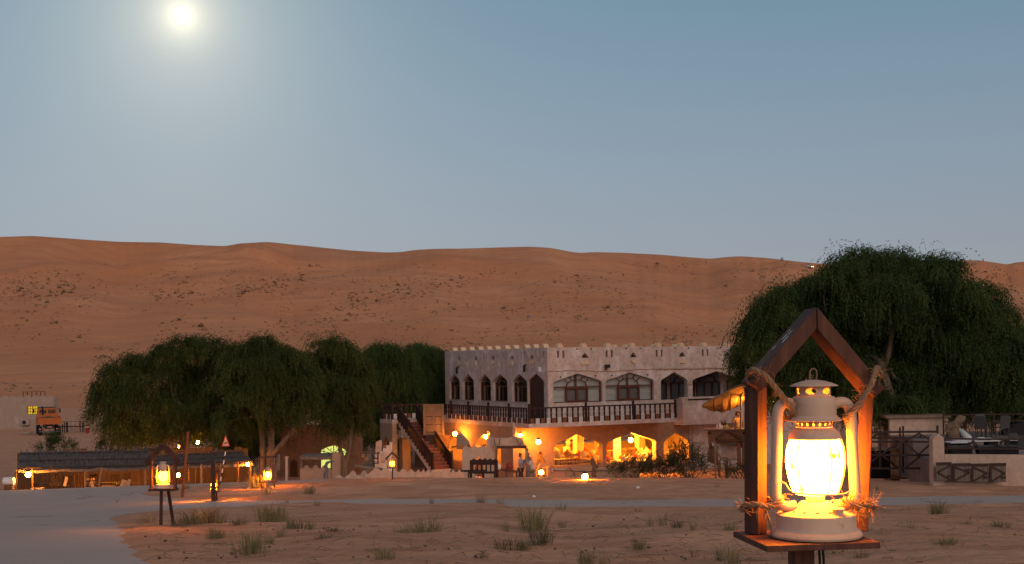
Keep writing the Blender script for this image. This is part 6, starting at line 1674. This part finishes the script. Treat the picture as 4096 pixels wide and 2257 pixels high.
# awning
aw = thing('canvas_awning', 'sloping beige canvas awning lit from below over the raised bar', 'awning', O)
U, Vn = 14, 10; v = []; f = []
e0 = [z7(*q) for q in ((345, 462), (430, 405), (560, 335), (700, 262), (830, 200), (960, 178), (1080, 170))]     # upper edge
e1 = [z7(*q) for q in ((352, 478), (455, 525), (570, 550), (690, 530), (800, 470), (960, 380), (1080, 330))]     # lower, sagging hem
def along(e, t): i = min(int(t * 6), 5); k = t * 6 - i; return (lerp(e[i][0], e[i + 1][0], k), lerp(e[i][1], e[i + 1][1], k))
for lay in (0, .035):
    for j in range(Vn + 1):
        for i in range(U + 1):
            a, b = along(e0, i / U), along(e1, i / U); t_ = j / Vn
            pa, pb = P(*a, 63.2), P(*b, 65.9)
            q = pa.lerp(pb, t_) - O; q.z += -.10 * math.sin(math.pi * t_) + .05 * math.sin(i * 1.9) * t_ + lay; v.append(q)
n1 = (U + 1) * (Vn + 1)
for lay in (0, 1):
    for j in range(Vn):
        for i in range(U): q = lay * n1 + j * (U + 1) + i; f.append((q, q + 1, q + U + 2, q + U + 1))
for i in range(U): f += [(i, i + 1, n1 + i + 1, n1 + i), (Vn * (U + 1) + i, Vn * (U + 1) + i + 1, n1 + Vn * (U + 1) + i + 1, n1 + Vn * (U + 1) + i)]
MB().add(v, f).build('canvas', mat('awning_canvas', (.36, .27, .16), (.26, .19, .11), 4, .9, .02, 8), aw, smooth=60)
for k in range(5):
    t_ = .25 + k * .14; a, b = along(e0, t_), along(e1, t_)
    MB().tube([P(*a, 63.3) - O + Vector((0, 0, -.02)), (P(*a, 63.3) * .5 + P(*b, 65.8) * .5) - O + Vector((0, 0, -.12)), P(*b, 65.8) - O + Vector((0, 0, -.02))], .03, 5).build('rib', brownwood, aw)
MB().tube([P(*q, 63.1) - O for q in e0], .04, 6).build('edge_roll', oldwood, aw)
MB().tube([P(*z7(845, 225), 64.2) - O, P(*z7(850, 765), 64.2) - O], .05, 7).build('pole', polewood, aw)
MB().tube([P(*z7(640, 352), 64.2) - O, P(*z7(930, 325), 64.2) - O], .02, 5).build('crossbar', polewood, aw)
MB().tube([P(*z7(825, 330), 64.1) - O, P(*z7(835, 480), 64.1) - O, P(*z7(858, 600), 64.1) - O, P(*z7(855, 755), 64.1) - O], .012, 5).build('cable', whitepaint, aw)
# things on the counter
gtop = P(*z7(700, 760), 64.2).z
for i, (x, r_, h, m, lb) in enumerate(((545, .035, .22, whitepaint, 'clear tumbler at the left of the bar counter'), (580, .06, .26, whitepaint, 'tall white jug on the bar counter'), (605, .05, .18, whitepaint, 'short white cup beside the tall jug'), (640, .10, .16, mat('bowl_clay', (.4, .2, .1), None), 'clay bowl in the middle of the bar counter'),
                                     (668, .09, .17, mat('lime_green', (.25, .36, .08), None), 'green bowl of limes on the bar counter'), (770, .04, .2, greymetal, 'metal beaker near the bartender'))):
    q = P(*z7(x, 760), 64.2); o = MB().lathe([(.0, .001), (r_ * .8, .002), (r_, h * .5), (r_ * .9, h), (.0, h * .96)], 12).build('cup', m, smooth=50); o.location = (q.x, 64.2, gtop + .01); tag(o, lb, 'cup' if i != 3 else 'bowl', 'things on the bar counter')
for i, (x, lb) in enumerate(((600, 'leftmost dark bottle on the bar counter'), (618, 'second dark bottle on the bar counter'), (638, 'third dark bottle on the bar counter'), (655, 'rightmost dark bottle on the bar counter'))):
    q = P(*z7(x, 760), 64.6); o = MB().lathe([(.0, .001), (.045, .002), (.045, .24), (.018, .32), (.018, .4), (.0, .4)], 10).build('bottle', blackmetal, smooth=50); o.location = (q.x, 64.6, gtop + .01); tag(o, lb, 'bottle', 'bottles on the bar counter')
q = P(*z7(942, 687), 64.4); o = MB().box(-.13, .13, -.03, .03, -.22, .22).build('lit_display', emit('green_white_screen', (.75, 1.0, .55), 1.6)); o.location = q; tag(o, 'small glowing greenish white display at the right of the bar', 'display')
person(at_head(2950, 65.2, 1644), R(12), 'person in a light shirt tending the bar under the awning', cloth('beige_shirt', (.30, .24, .17)), cloth('dark_trousers2', (.05, .04, .04)), hairk, sk=skind)
t = thing('bar_platform', 'dark timber platform carrying the bartender behind the bar', 'platform', O)
q = P(2950, 1760, 65.2); MB().box(P(2900, 1800, 65).x - O.x, P(3060, 1800, 65).x - O.x, .95, 2.6, at_head(2950, 65.2, 1644).z - .12, at_head(2950, 65.2, 1644).z - .001).build('deck', barwood, t)
for px in (2905, 2980, 3055): x = P(px, 1800, 65.5).x - O.x; MB().box(x - .08, x + .08, 1.4, 1.56, -.2, at_head(2950, 65.2, 1644).z - .121).build('leg', barwood, t)

# ================================================================== right terrace
z8 = lambda x, y: (3450 + x / 3.941, 1600 + y / 3.941)
c = P(3760, 1900, 50.5); O = Vector((c.x, 50.5, Gf(c.x, 50.5)))
tw_ = thing('terrace_wall', 'low plastered terrace wall with a pointed end pillar at the right', 'wall', O)
panel('pillar', [z8(x, y) for x, y in ((1112, 1420), (1292, 1420), (1290, 800), (1283, 605), (1270, 585), (1195, 532), (1125, 590), (1110, 620))], 50.4, .45, plaster_pale, tw_, O)
panel('wall_run', [z8(x, y) for x, y in ((1292.5, 1420), (3100, 1420), (3100, 880), (2546, 870), (1293, 862))], 50.5, .35, plaster_pale, tw_, O)
gate_w = mat('gate_planks', (.19, .155, .13), (.10, .08, .066), 9, .9, .004, 40, stretch=(2, 1, .1))
gate_d = mat('gate_trim', (.055, .030, .024), (.035, .02, .017), 8, .8)
gl_ = 'wooden gate leaves leaning on the terrace wall'
for i, (x0, x1, y0, y1, dirn, lb) in enumerate(((1170, 1400, 985, 1275, -1, 'leftmost brown planked gate leaf leaning on the terrace wall'), (1422, 1700, 1000, 1285, 1, 'second planked gate leaf leaning on the terrace wall'), (1715, 1985, 1005, 1295, 1, 'third greyer gate leaf leaning on the terrace wall'), (2005, 2262, 998, 1300, 1, 'rightmost planked gate leaf leaning on the terrace wall'))):
    a, b = P(*z8(x0, y1), 50.15), P(*z8(x1, y0), 50.15); W2, H2 = b.x - a.x, b.z - a.z
    t = thing('gate_leaf', lb, 'gate', a, 0, gl_); np_ = 7
    for k in range(np_): MB().box(W2 * k / np_ + .003, W2 * (k + 1) / np_ - .003, .02, .05 + .004 * (k % 2), 0, H2 - rnd.uniform(0, .03)).build('plank', gate_w, t)
    MB().box(-.01, W2 + .01, -.012, .018, H2 - .1, H2 + .01).build('rail', gate_d, t)
    MB().box(*((0, .08) if dirn > 0 else (W2 - .02, W2 + .06)), -.012, .018, 0, H2 - .101).build('stile', gate_d, t)
    xm, xe = (W2 * .93, .08) if dirn > 0 else (W2 * .07, W2 - .05)
    for z in (.03, H2 - .13): MB().bar((xe, .0, z), (xm, .0, H2 * .47), .06, .03, up=(0, 1, 0)).build('brace', gate_d, t)
    MB().box(W2 * .72, W2 * .96, -.03, -.013, H2 * .58 if i == 1 else H2 * .2, (H2 * .58 if i == 1 else H2 * .2) + .08).build('latch', gate_d, t)
# rail fence on the terrace wall
c = P(3950, 1790, 51.2); O = Vector((c.x, 51.2, c.z)); t = thing('terrace_railing', 'dark rail fence with inverted v braces along the top of the terrace wall', 'fence', O)
for y in (615, 765): MB().bar(P(*z8(1285, y - 2), 51.2) - O, P(*z8(3000, y + 12), 51.2) - O, .06, .07).build('rail', darkwood, t)
for x in (1745, 2225, 2700):
    for s in (-1, 1): MB().bar(P(*z8(x, 640), 51.2) - O, P(*z8(x + s * 105, 765), 51.2) - O, .05, .05, up=(0, 1, 0)).build('brace', darkwood, t)
# timber yard fence with diamond braces, near and far rows
def diamond_fence(label, d, x0, x1, yt, yb, posts, rails, diam, sc_=1.0):
    c = P(*z8(x0, yb), d); O_ = Vector((c.x, d, c.z)); t = thing('timber_fence', label, 'fence', O_)
    f8 = lambda x, y: P(*z8(x, y), d) - O_
    for x, y0_, y1_ in posts: MB().bar(f8(x, y0_), f8(x, y1_), .075, .075).build('post', darkwood, t)
    for a, y0_, b, y1_ in rails: MB().bar(f8(a, y0_), f8(b, y1_), .07, .09).build('rail', darkwood, t)
    for a, b in diam: MB().bar(f8(*a), f8(*b), .07, .07, up=(0, 1, 0)).build('brace', darkwood, t)
    return t
diamond_fence('near dark timber fence with diamond braces left of the pillar', 55, -60, 1110, 500, 1180,
              [(590, 430, 1200), (1180, 405, 540), (-20, 430, 1200)], [(-60, 512, 1190, 500), (-60, 660, 1110, 662), (-60, 1080, 1110, 1078), (-60, 870, 1110, 872)],
              [((280, 525), (560, 655)), ((280, 525), (20, 655)), ((560, 665), (300, 860)), ((20, 665), (260, 860)), ((890, 530), (1105, 650)), ((890, 530), (670, 655)), ((670, 670), (880, 860)), ((1100, 670), (890, 860)), ((400, 930), (520, 1070)), ((900, 890), (690, 1070)), ((260, 880), (20, 1070)), ((320, 880), (560, 1070)), ((880, 880), (1100, 1060))])
diamond_fence('far dark timber fence seen through the near fence', 57.5, 0, 1110, 500, 1150, [(640, 410, 1150), (870, 580, 860), (912, 560, 750), (280, 540, 1100)], [(0, 600, 1100, 605)], [((480, 760), (640, 640)), ((740, 660), (820, 745))])
c = P(3520, 1900, 60); O = Vector((c.x, 60, 1.4))
t = thing('storage_hut', 'plain plastered hut with a flat roof behind the timber fence', 'hut', O)
panel('wall', [z8(x, y) for x, y in ((430, 1250), (1320, 1250), (1320, 285), (430, 285))], 60, .3, plaster_pale, t, O)
panel('side_wall', [z8(x, y) for x, y in ((1321, 1250), (1345, 1250), (1345, 300), (1321, 290))], 60.3, 2.5, plaster, t, O)
a, b = P(*z8(500, 270), 59.8) - O, P(*z8(1330, 275), 59.8) - O
MB().box(a.x - .4, b.x + .2, a.y, a.y + 3, a.z - .06, a.z + .06).build('roof', oldwood, t)
panel('deck', [z8(x, y) for x, y in ((0, 788), (1110, 785), (1110, 765), (0, 765))], 58.4, 1.0, oldwood, t, O)
panel('deck_shade_sheet', [z8(x, y) for x, y in ((0, 1240), (440, 1240), (440, 800), (0, 800))], 58.9, .1, shade_black, t, O)  # black sheet put in as the shade below the deck
# draped camel-coloured sacks and folded parasol
c = P(*z8(1480, 420), 56); sack = mat('beige_sack', (.20, .14, .095), (.12, .085, .058), 4, .95, .03, 6)
t = thing('driftwood_log', 'beige gnarled driftwood log rising beside the terrace tables', 'driftwood', c)
def knobbly(name, pts, m, n=16):
    """rough tapering log along photo positions, surface broken by noise"""
    path = []
    for (x0, y0, r0), (x1, y1, r1) in zip(pts, pts[1:]):
        for k in range(5): path.append((P(*z8(lerp(x0, x1, k / 5), lerp(y0, y1, k / 5)), 56) - c, lerp(r0, r1, k / 5)))
    path.append((P(*z8(*pts[-1][:2]), 56) - c, pts[-1][2]))
    mb = MB().tube([p for p, _ in path], [r_ for _, r_ in path], n)
    mb.v = [tuple(Vector(p) + Vector([mn.noise(Vector(p) * 5 + Vector((9 * k, 3, 1))) * .10 + mn.noise(Vector(p) * 14 + Vector((5 * k, 3, 1))) * .035 for k in range(3)])) for p in mb.v]
    return mb.build(name, m, t, smooth=70)
knobbly('log', [(1330, 500, .10), (1380, 450, .20), (1450, 400, .24), (1520, 340, .19), (1570, 280, .13), (1615, 300, .07)], sack)
knobbly('root', [(1420, 640, .27), (1415, 540, .25), (1420, 440, .20), (1440, 410, .1)], sack)
knobbly('knot', [(1500, 320, .14), (1540, 265, .10), (1560, 240, .03)], sack)
q0, q1 = P(*z8(1530, 460), 54.5), P(*z8(1700, 640), 53.8)
t = thing('folded_parasol', 'folded white parasol leaning between the terrace tables', 'parasol', q1)
MB().tube([q0 - q1, (q0 - q1) * .6, (q0 - q1) * .15, V((0, 0, 0))], [.04, .13, .16, .05], 10).build('canopy', mat('parasol_cloth', (.52, .54, .50), (.42, .44, .41), 8, .9), t, smooth=60)
MB().tube([V((0, 0, 0)), (q1 - q0) * .4], .025, 6).build('pole', greymetal, t)
# terrace floors
c = P(3900, 1830, 53); O = Vector((c.x, 53, P(3900, 1845, 52).z)); t = thing('terrace', 'raised terrace floor behind the plastered wall', 'terrace', O)
x0, x1 = P(3740, 1800, 53).x - O.x, P(4500, 1800, 53).x - O.x
MB().box(x0, x1, -1.9, 3.5, -1.2, 0).build('lower_floor', mat('terrace_stone', (.20, .17, .16), (.14, .12, .11), 2, .9), t)
zu = P(3900, 1752, 57).z - O.z
MB().box(x0 + .2, x1, 3.51, 9, -1.2, zu).build('upper_floor', MATS['terrace_stone'], t)
zL, zU = O.z, O.z + zu
dsl = mat('sling_fabric', (.075, .07, .075), (.055, .05, .055), 10, .8)
cloth_w = mat('white_cloth', (.62, .62, .62), (.54, .54, .55), 6, .8)
darkcloth = mat('dark_cloth', (.02, .018, .02), None, rough=.9)
def place(px, d, z): return Vector((P(px, 1780, d).x, d, z))
table(place(3905, 57.5, zU), 0, 'dark table on the upper terrace between the sling chairs', darkwood, 'terrace tables', 1.3, .8, .72)
gch = 'dark sling chairs on the terrace'
chair(place(3935, 58.3, zU), .1, 'sling chair at the back of the upper terrace table', dsl, gch, 1.02, True, True)
chair(place(3925, 56.6, zU), 2.6, 'sling chair turned sideways at the left of the upper terrace table', dsl, gch, 1.02, True, True)
chair(place(4010, 57.0, zU), R(185), 'sling chair seen from behind at the right of the upper terrace table', dsl, gch, 1.02, True, True)
chair(place(4030, 53.6, zL + .05), R(200), 'dark sling chair at the white table near the right edge', dsl, gch, 1.02, True, True)
chair(place(4090, 52.9, zL), R(170), 'sling chair cut off by the right edge of the picture', dsl, gch, 1.02, True, True)
for i, (px, d, w_, lb) in enumerate(((3905, 53.4, 1.75, 'long table with a white cloth at the middle of the terrace'), (4100, 53.6, 1.6, 'white clothed table at the right edge of the terrace'), (3825, 52.6, .7, 'small white table beside the pointed pillar'))):
    b = place(px, d, zL); t = thing('dining_table', lb, 'table', b, 0, 'white tables on the terrace')
    MB().box(-w_ / 2, w_ / 2, -.4, .4, .74, .78).build('tabletop', cloth_w, t)
    for s in (-1, 1): MB().box(s * w_ * .36 - .2, s * w_ * .36 + .2, -.3, .3, 0, .739).build('skirted_leg', darkcloth, t)
for i, (px, lb) in enumerate(((3845, 'leftmost dark covered seat along the terrace wall'), (3945, 'middle dark covered seat along the terrace wall'), (4020, 'right dark covered seat along the terrace wall'))):
    b = place(px, 51.8, zL); t = thing('covered_seat', lb, 'seat', b, 0, 'dark covered seats along the terrace wall')
    MB().prism([(-.42, .6), (.42, .6), (.30, .0), (-.30, .0)], XZ(-.2), 0, .4).build('cover', darkcloth, t); MB().box(-.45, .45, -.24, .24, .601, .66).build('seat', dsl, t)
for i, (px, d, s_, lb) in enumerate(((3900, 53.3, 1, 'left crumpled white napkin on the long terrace table'), (3925, 53.35, 1.3, 'middle crumpled white napkin on the long terrace table'), (3955, 53.3, 1.0, 'right crumpled white napkin on the long terrace table'))):
    b = place(px, d, zL + .782); mb = MB(); prof = [(0, 0), (.14, .01), (.16, .05), (.1, .09), (.0, .1)]; mb.lathe(prof, 9); mb.v = [tuple(Vector(p) * s_ + Vector((mn.noise(Vector(p) * 20 + Vector((i, 0, 0))) * .04, 0, 0))) for p in mb.v]
    o = mb.build('napkin', cloth_w); o.location = b; tag(o, lb, 'napkin', 'napkins on the terrace table')
c = place(3960, 59.5, zU); t = thing('upper_railing', 'dark railing along the back of the upper terrace', 'fence', c)
for z in (.62, .95): MB().bar((-2.2, 0, z), (5, 0, z), .05, .06).build('rail', darkwood, t)
for x in (-2.2, .2, 2.4, 4.6): MB().bar((x, 0, 0), (x, 0, 1.0), .06, .06).build('post', darkwood, t)
MB().bar((1.2, 0, .62), (1.7, 0, .95), .05, .05, up=(0, 1, 0)).build('brace', darkwood, t); MB().bar((2.2, 0, .62), (1.7, 0, .95), .05, .05, up=(0, 1, 0)).build('brace', darkwood, t)
c = place(4085, 58.6, zU); t = thing('black_tarpaulin', 'black tarpaulin heaped at the right end of the upper terrace', 'tarpaulin', c)
MB().prism([(-.9, 0), (.9, 0), (.9, .5), (.35, .62), (-.4, .45), (-.9, .15)], XZ(-.4), 0, .8).build('sheet', darkcloth, t)

# ================================================================== far things on the dunes
q = dune_hit(3240, 1075)
t = thing('off_road_car', 'white off road car with lit headlights descending the dune', 'car', q, R(28))
MB().prism([(-2.1, .5), (2.1, .5), (2.15, 1.1), (1.3, 1.2), (.8, 1.85), (-1.7, 1.85), (-2.1, 1.15)], lambda u, v_, w_: (w_, -u, v_), -.9, .9).build('body', whitepaint, t)
MB().box(-.8, .8, -1.22, -1.0, 1.2, 1.75).build('windscreen', blackmetal, t)
hlm = emit('headlight', (1.0, .55, .18), 14.0)
for s in (-1, 1): MB().box(s * .62 - .2, s * .62 + .2, -2.2, -2.16, .72, 1.0).build('headlight', hlm, t)
for x in (-.85, .85):
    for y in (-1.3, 1.3): MB().tube([(x - .12, y, .42), (x + .12, y, .42)], .42, 12).build('wheel', blackmetal, t)
for i, px in enumerate((3125, 3131)):
    q = dune_hit(px, 1026); person(q, i * 2.0, ('left', 'right')[i] + ' of two tiny dark people standing on the dune crest', darkcloth, darkcloth, darkcloth, sk=skind, s=1.35)
q = dune_hit(2824, 1024); t = thing('crest_marker', 'slim pale marker post with a crosspiece on the dune crest', 'marker', q)
MB().bar((0, 0, -.5), (0, 0, 2.6), .28, .28).build('post', oldwood, t); MB().bar((-.55, 0, 2.0), (.55, 0, 2.0), .2, .25).build('crosspiece', oldwood, t)
q = dune_hit(2113, 1283); t = thing('notice_board', 'small grey notice board on two legs on the dune slope', 'sign', q)
MB().box(-.55, .55, -.05, .05, 1.3, 2.3).build('board', greymetal, t)
for s in (-1, 1): MB().bar((s * .4, 0, -.3), (s * .4, 0, 1.3), .12, .12).build('leg', darkwood, t)

# ================================================================== grass tufts, twigs and litter on the sand
def bladeset(n, h, spread, seed, dry):
    rg = random.Random(seed); v, f = [], []
    for k in range(n):
        a = rg.uniform(0, 6.283); r_ = spread * rg.random() ** .8; b = Vector((math.cos(a) * r_, math.sin(a) * r_, -.02))
        hh = h * rg.uniform(.45, 1.1); ln = Vector((math.cos(a), math.sin(a), 0)) * rg.uniform(.05, .55) * hh + Vector((rg.uniform(-.1, .1), rg.uniform(-.1, .1), 0)) * hh
        wd_ = rg.uniform(.005, .011); s = Vector((-math.sin(a), math.cos(a), 0)) * wd_ if rg.random() < .5 else Vector((1, 0, 0)) * wd_
        m1 = b + ln * .35 + Vector((0, 0, hh * .6)); e = b + ln + Vector((0, 0, hh * rg.uniform(.75, 1)))
        o = len(v); v += [b - s, b + s, m1 + s * .8, m1 - s * .8, e]; f += [(o, o + 1, o + 2, o + 3), (o + 3, o + 2, o + 4)]
    return v, f
gm_ = [mat('grass_green', (.20, .175, .08), (.12, .115, .05), 3, .9), mat('grass_dry', (.30, .21, .10), (.19, .13, .06), 3, .9), mat('grass_dark', (.10, .085, .045), (.06, .05, .03), 3, .9)]
tufts = []
for k in range(10):
    v, f = bladeset((130, 80, 50)[k % 3], 1.0, (.5, .36, .3)[k % 3], 50 + k, k)
    tufts.append([MB().add(v, f).mesh('grass_tuft', m) for m in gm_])
TF = [(740, 2108, 62, 0), (765, 2106, 60, 2), (800, 2104, 74, 0), (825, 2102, 66, 2), (850, 2098, 78, 0), (880, 2104, 50, 0), (720, 2112, 40, 2), (785, 2110, 50, 0), (700, 2112, 34, 2), (597, 2100, 62, 1), (570, 2098, 40, 1), (955, 2106, 46, 2), (1060, 2083, 62, 0), (1110, 2082, 60, 0), (1165, 2115, 46, 0), (1200, 2117, 40, 2), (1243, 2118, 34, 0), (850, 2152, 46, 0), (880, 2150, 36, 0), (1125, 2147, 42, 0),
      (1000, 2225, 96, 0), (1020, 2190, 40, 0), (1076, 2178, 42, 0), (1298, 2168, 34, 2), (1334, 2138, 32, 2), (1606, 2148, 46, 0), (1662, 2148, 64, 0), (1490, 2178, 40, 0), (1600, 2188, 30, 0), (1535, 2250, 70, 0), (1560, 2255, 60, 0), (1147, 2014, 22, 0), (1268, 2027, 34, 1), (1238, 1975, 36, 0), (1031, 1952, 58, 0), (1066, 1984, 50, 1), (743, 1958, 34, 0),
      (2130, 2118, 92, 0), (2150, 2112, 66, 0), (2028, 2123, 44, 0), (2164, 2174, 66, 2), (2180, 2168, 50, 0), (2010, 2200, 50, 2), (2050, 2198, 54, 2), (2100, 2196, 48, 0), (1720, 2148, 92, 0), (1735, 2140, 60, 0), (1917, 2046, 24, 1), (2003, 2021, 42, 1), (1925, 2012, 44, 1), (1725, 2016, 24, 0), (2245, 2058, 50, 0), (2250, 2108, 34, 0), (2558, 2194, 44, 0), (2553, 2062, 34, 0),
      (2600, 2102, 42, 0), (2650, 2100, 52, 0), (2775, 2122, 42, 0), (2709, 2108, 30, 2), (2880, 2240, 60, 0), (2930, 2250, 76, 0), (2921, 2128, 40, 0), (2346, 2254, 60, 0), (2417, 2254, 52, 1), (2775, 2224, 40, 2), (3757, 2058, 56, 0), (3735, 2056, 34, 0), (3645, 2136, 54, 0), (3603, 2131, 34, 0), (3530, 2172, 52, 0), (3560, 2168, 36, 0), (3780, 2212, 78, 0), (3805, 2208, 60, 0), (3760, 2206, 44, 0),
      (3843, 2104, 24, 0), (3874, 2104, 22, 0), (3992, 2110, 34, 0), (4035, 2114, 34, 0), (3445, 2250, 70, 0), (3610, 2200, 36, 0), (3507, 1961, 22, 0), (2870, 1955, 20, 0), (1930, 2240, 36, 2), (3980, 2190, 30, 1), (3330, 2230, 50, 0), (470, 2010, 12, 1)]
rg = random.Random(77)
def around(px):
    for a, b in ((900, 'by the left lanterns'), (1700, 'on the left sand'), (2300, 'mid sand'), (2800, 'left of the big lantern'), (3600, 'close to the big lantern'), (9999, 'on the right sand')):
        if px < a: return b
TG = {}
gl2 = {0: 'upright green', 1: 'golden dry', 2: 'dark matted'}
for i, (px, py, h, k) in enumerate(TF):
    x, d = hit(px, py); s = h * (1.3 if k != 1 else 1.15) / FPX * d
    o = link('grass_tuft', tufts[rg.randrange(10)][k], None, (x, d, Gf(x, d) - .01), rg.uniform(0, 6.28))
    wide = 1.5 if k == 2 else 1.0
    o.scale = (s * wide * rg.uniform(.9, 1.2), s * wide * rg.uniform(.9, 1.2), s * rg.uniform(.95, 1.1))
    size = 'tiny' if s < .14 else ('small' if s < .22 else ('knee high' if s < .34 else 'tall'))
    key = '%s %s grass tuft' % (size, gl2[k]), around(px)
    TG.setdefault(key, []).append((px, o))
ORD = ['first', 'second', 'third', 'fourth', 'fifth', 'sixth', 'seventh', 'eighth', 'ninth', 'tenth', 'eleventh', 'twelfth']
for (a, b), L_ in TG.items():
    L_.sort(key=lambda q: q[0])
    for i, (_, o) in enumerate(L_): tag(o, ('%s %s counted from the left %s' % (ORD[i], a, b)) if len(L_) > 1 else 'lone %s %s' % (a, b), 'grass', 'grass tufts on the sand')
# dry stalks, twigs and pebbles strewn over the sand
tw2 = MB(); pb = MB()
for k in range(560):
    px, py = rg.uniform(300, 4150), 2020 + 260 * rg.random() ** .8
    x, d = hit(px, py)
    if seg_sd(np.array([x]), np.array([d]), road_poly)[0] < .1: continue
    z = Gf(x, d) + .05; a = rg.uniform(0, 6.28); l_ = rg.uniform(.06, .3)
    if k % 14: tw2.tube([(x, d, z), (x + math.cos(a) * l_ * .5, d + math.sin(a) * l_ * .5, z + rg.uniform(0, .05)), (x + math.cos(a + .5) * l_, d + math.sin(a + .5) * l_, z)], .004, 3)
    else: pb.lathe([(0, -.01), (.01, -.008), (.014, 0), (.008, .007), (0, .008)], 6, (x, d, z - .02))
kind(tw2.build('dry_twigs', mat('dry_stalk', (.26, .18, .10), (.12, .08, .05), 2, .9)), 'stuff', 'dry stalks and twigs strewn over the sand')
for k in range(150):
    px, py = rg.uniform(-50, 4150), rg.uniform(1925, 2250); x, d = hit(px, py); s = rg.uniform(.25, .9)
    z = Gf(x, d) + (.04 if seg_sd(np.array([x]), np.array([d]), road_poly)[0] > 0 else .012)
    if seg_sd(np.array([x]), np.array([d]), road_poly)[0] < 0: continue
    pb.lathe([(0, -.02 * s), (.02 * s, -.012 * s), (.026 * s, 0), (.012 * s, .012 * s), (0, .013 * s)], 6, (x, d, z))
kind(pb.build('pebbles', mat('pebble', (.10, .07, .055), (.045, .035, .03), 1.5, .9)), 'stuff', 'small dark pebbles and droppings scattered on the sand')
for i, (px, py, lb) in enumerate(((2552, 1957, 'white scrap of paper on the bare sand below the bushes'), (2136, 1995, 'small white scrap at the far edge of the track'), (1905, 1913, 'white scrap at the foot of the carved chair'), (3982, 1945, 'white scrap in front of the leaning gates'))):
    x, d = hit(px, py); mb = MB(); mb.lathe([(0, 0), (.08, .01), (.06, .05), (.02, .08), (0, .08)], 6); mb.v = [(p[0] + .03 * mn.noise((p[2] * 40, i, p[0] * 30)), p[1], p[2]) for p in mb.v]
    o = mb.build('paper_scrap', whitepaint); o.location = (x, d, Gf(x, d) + .03); tag(o, lb, 'litter', 'litter on the sand')
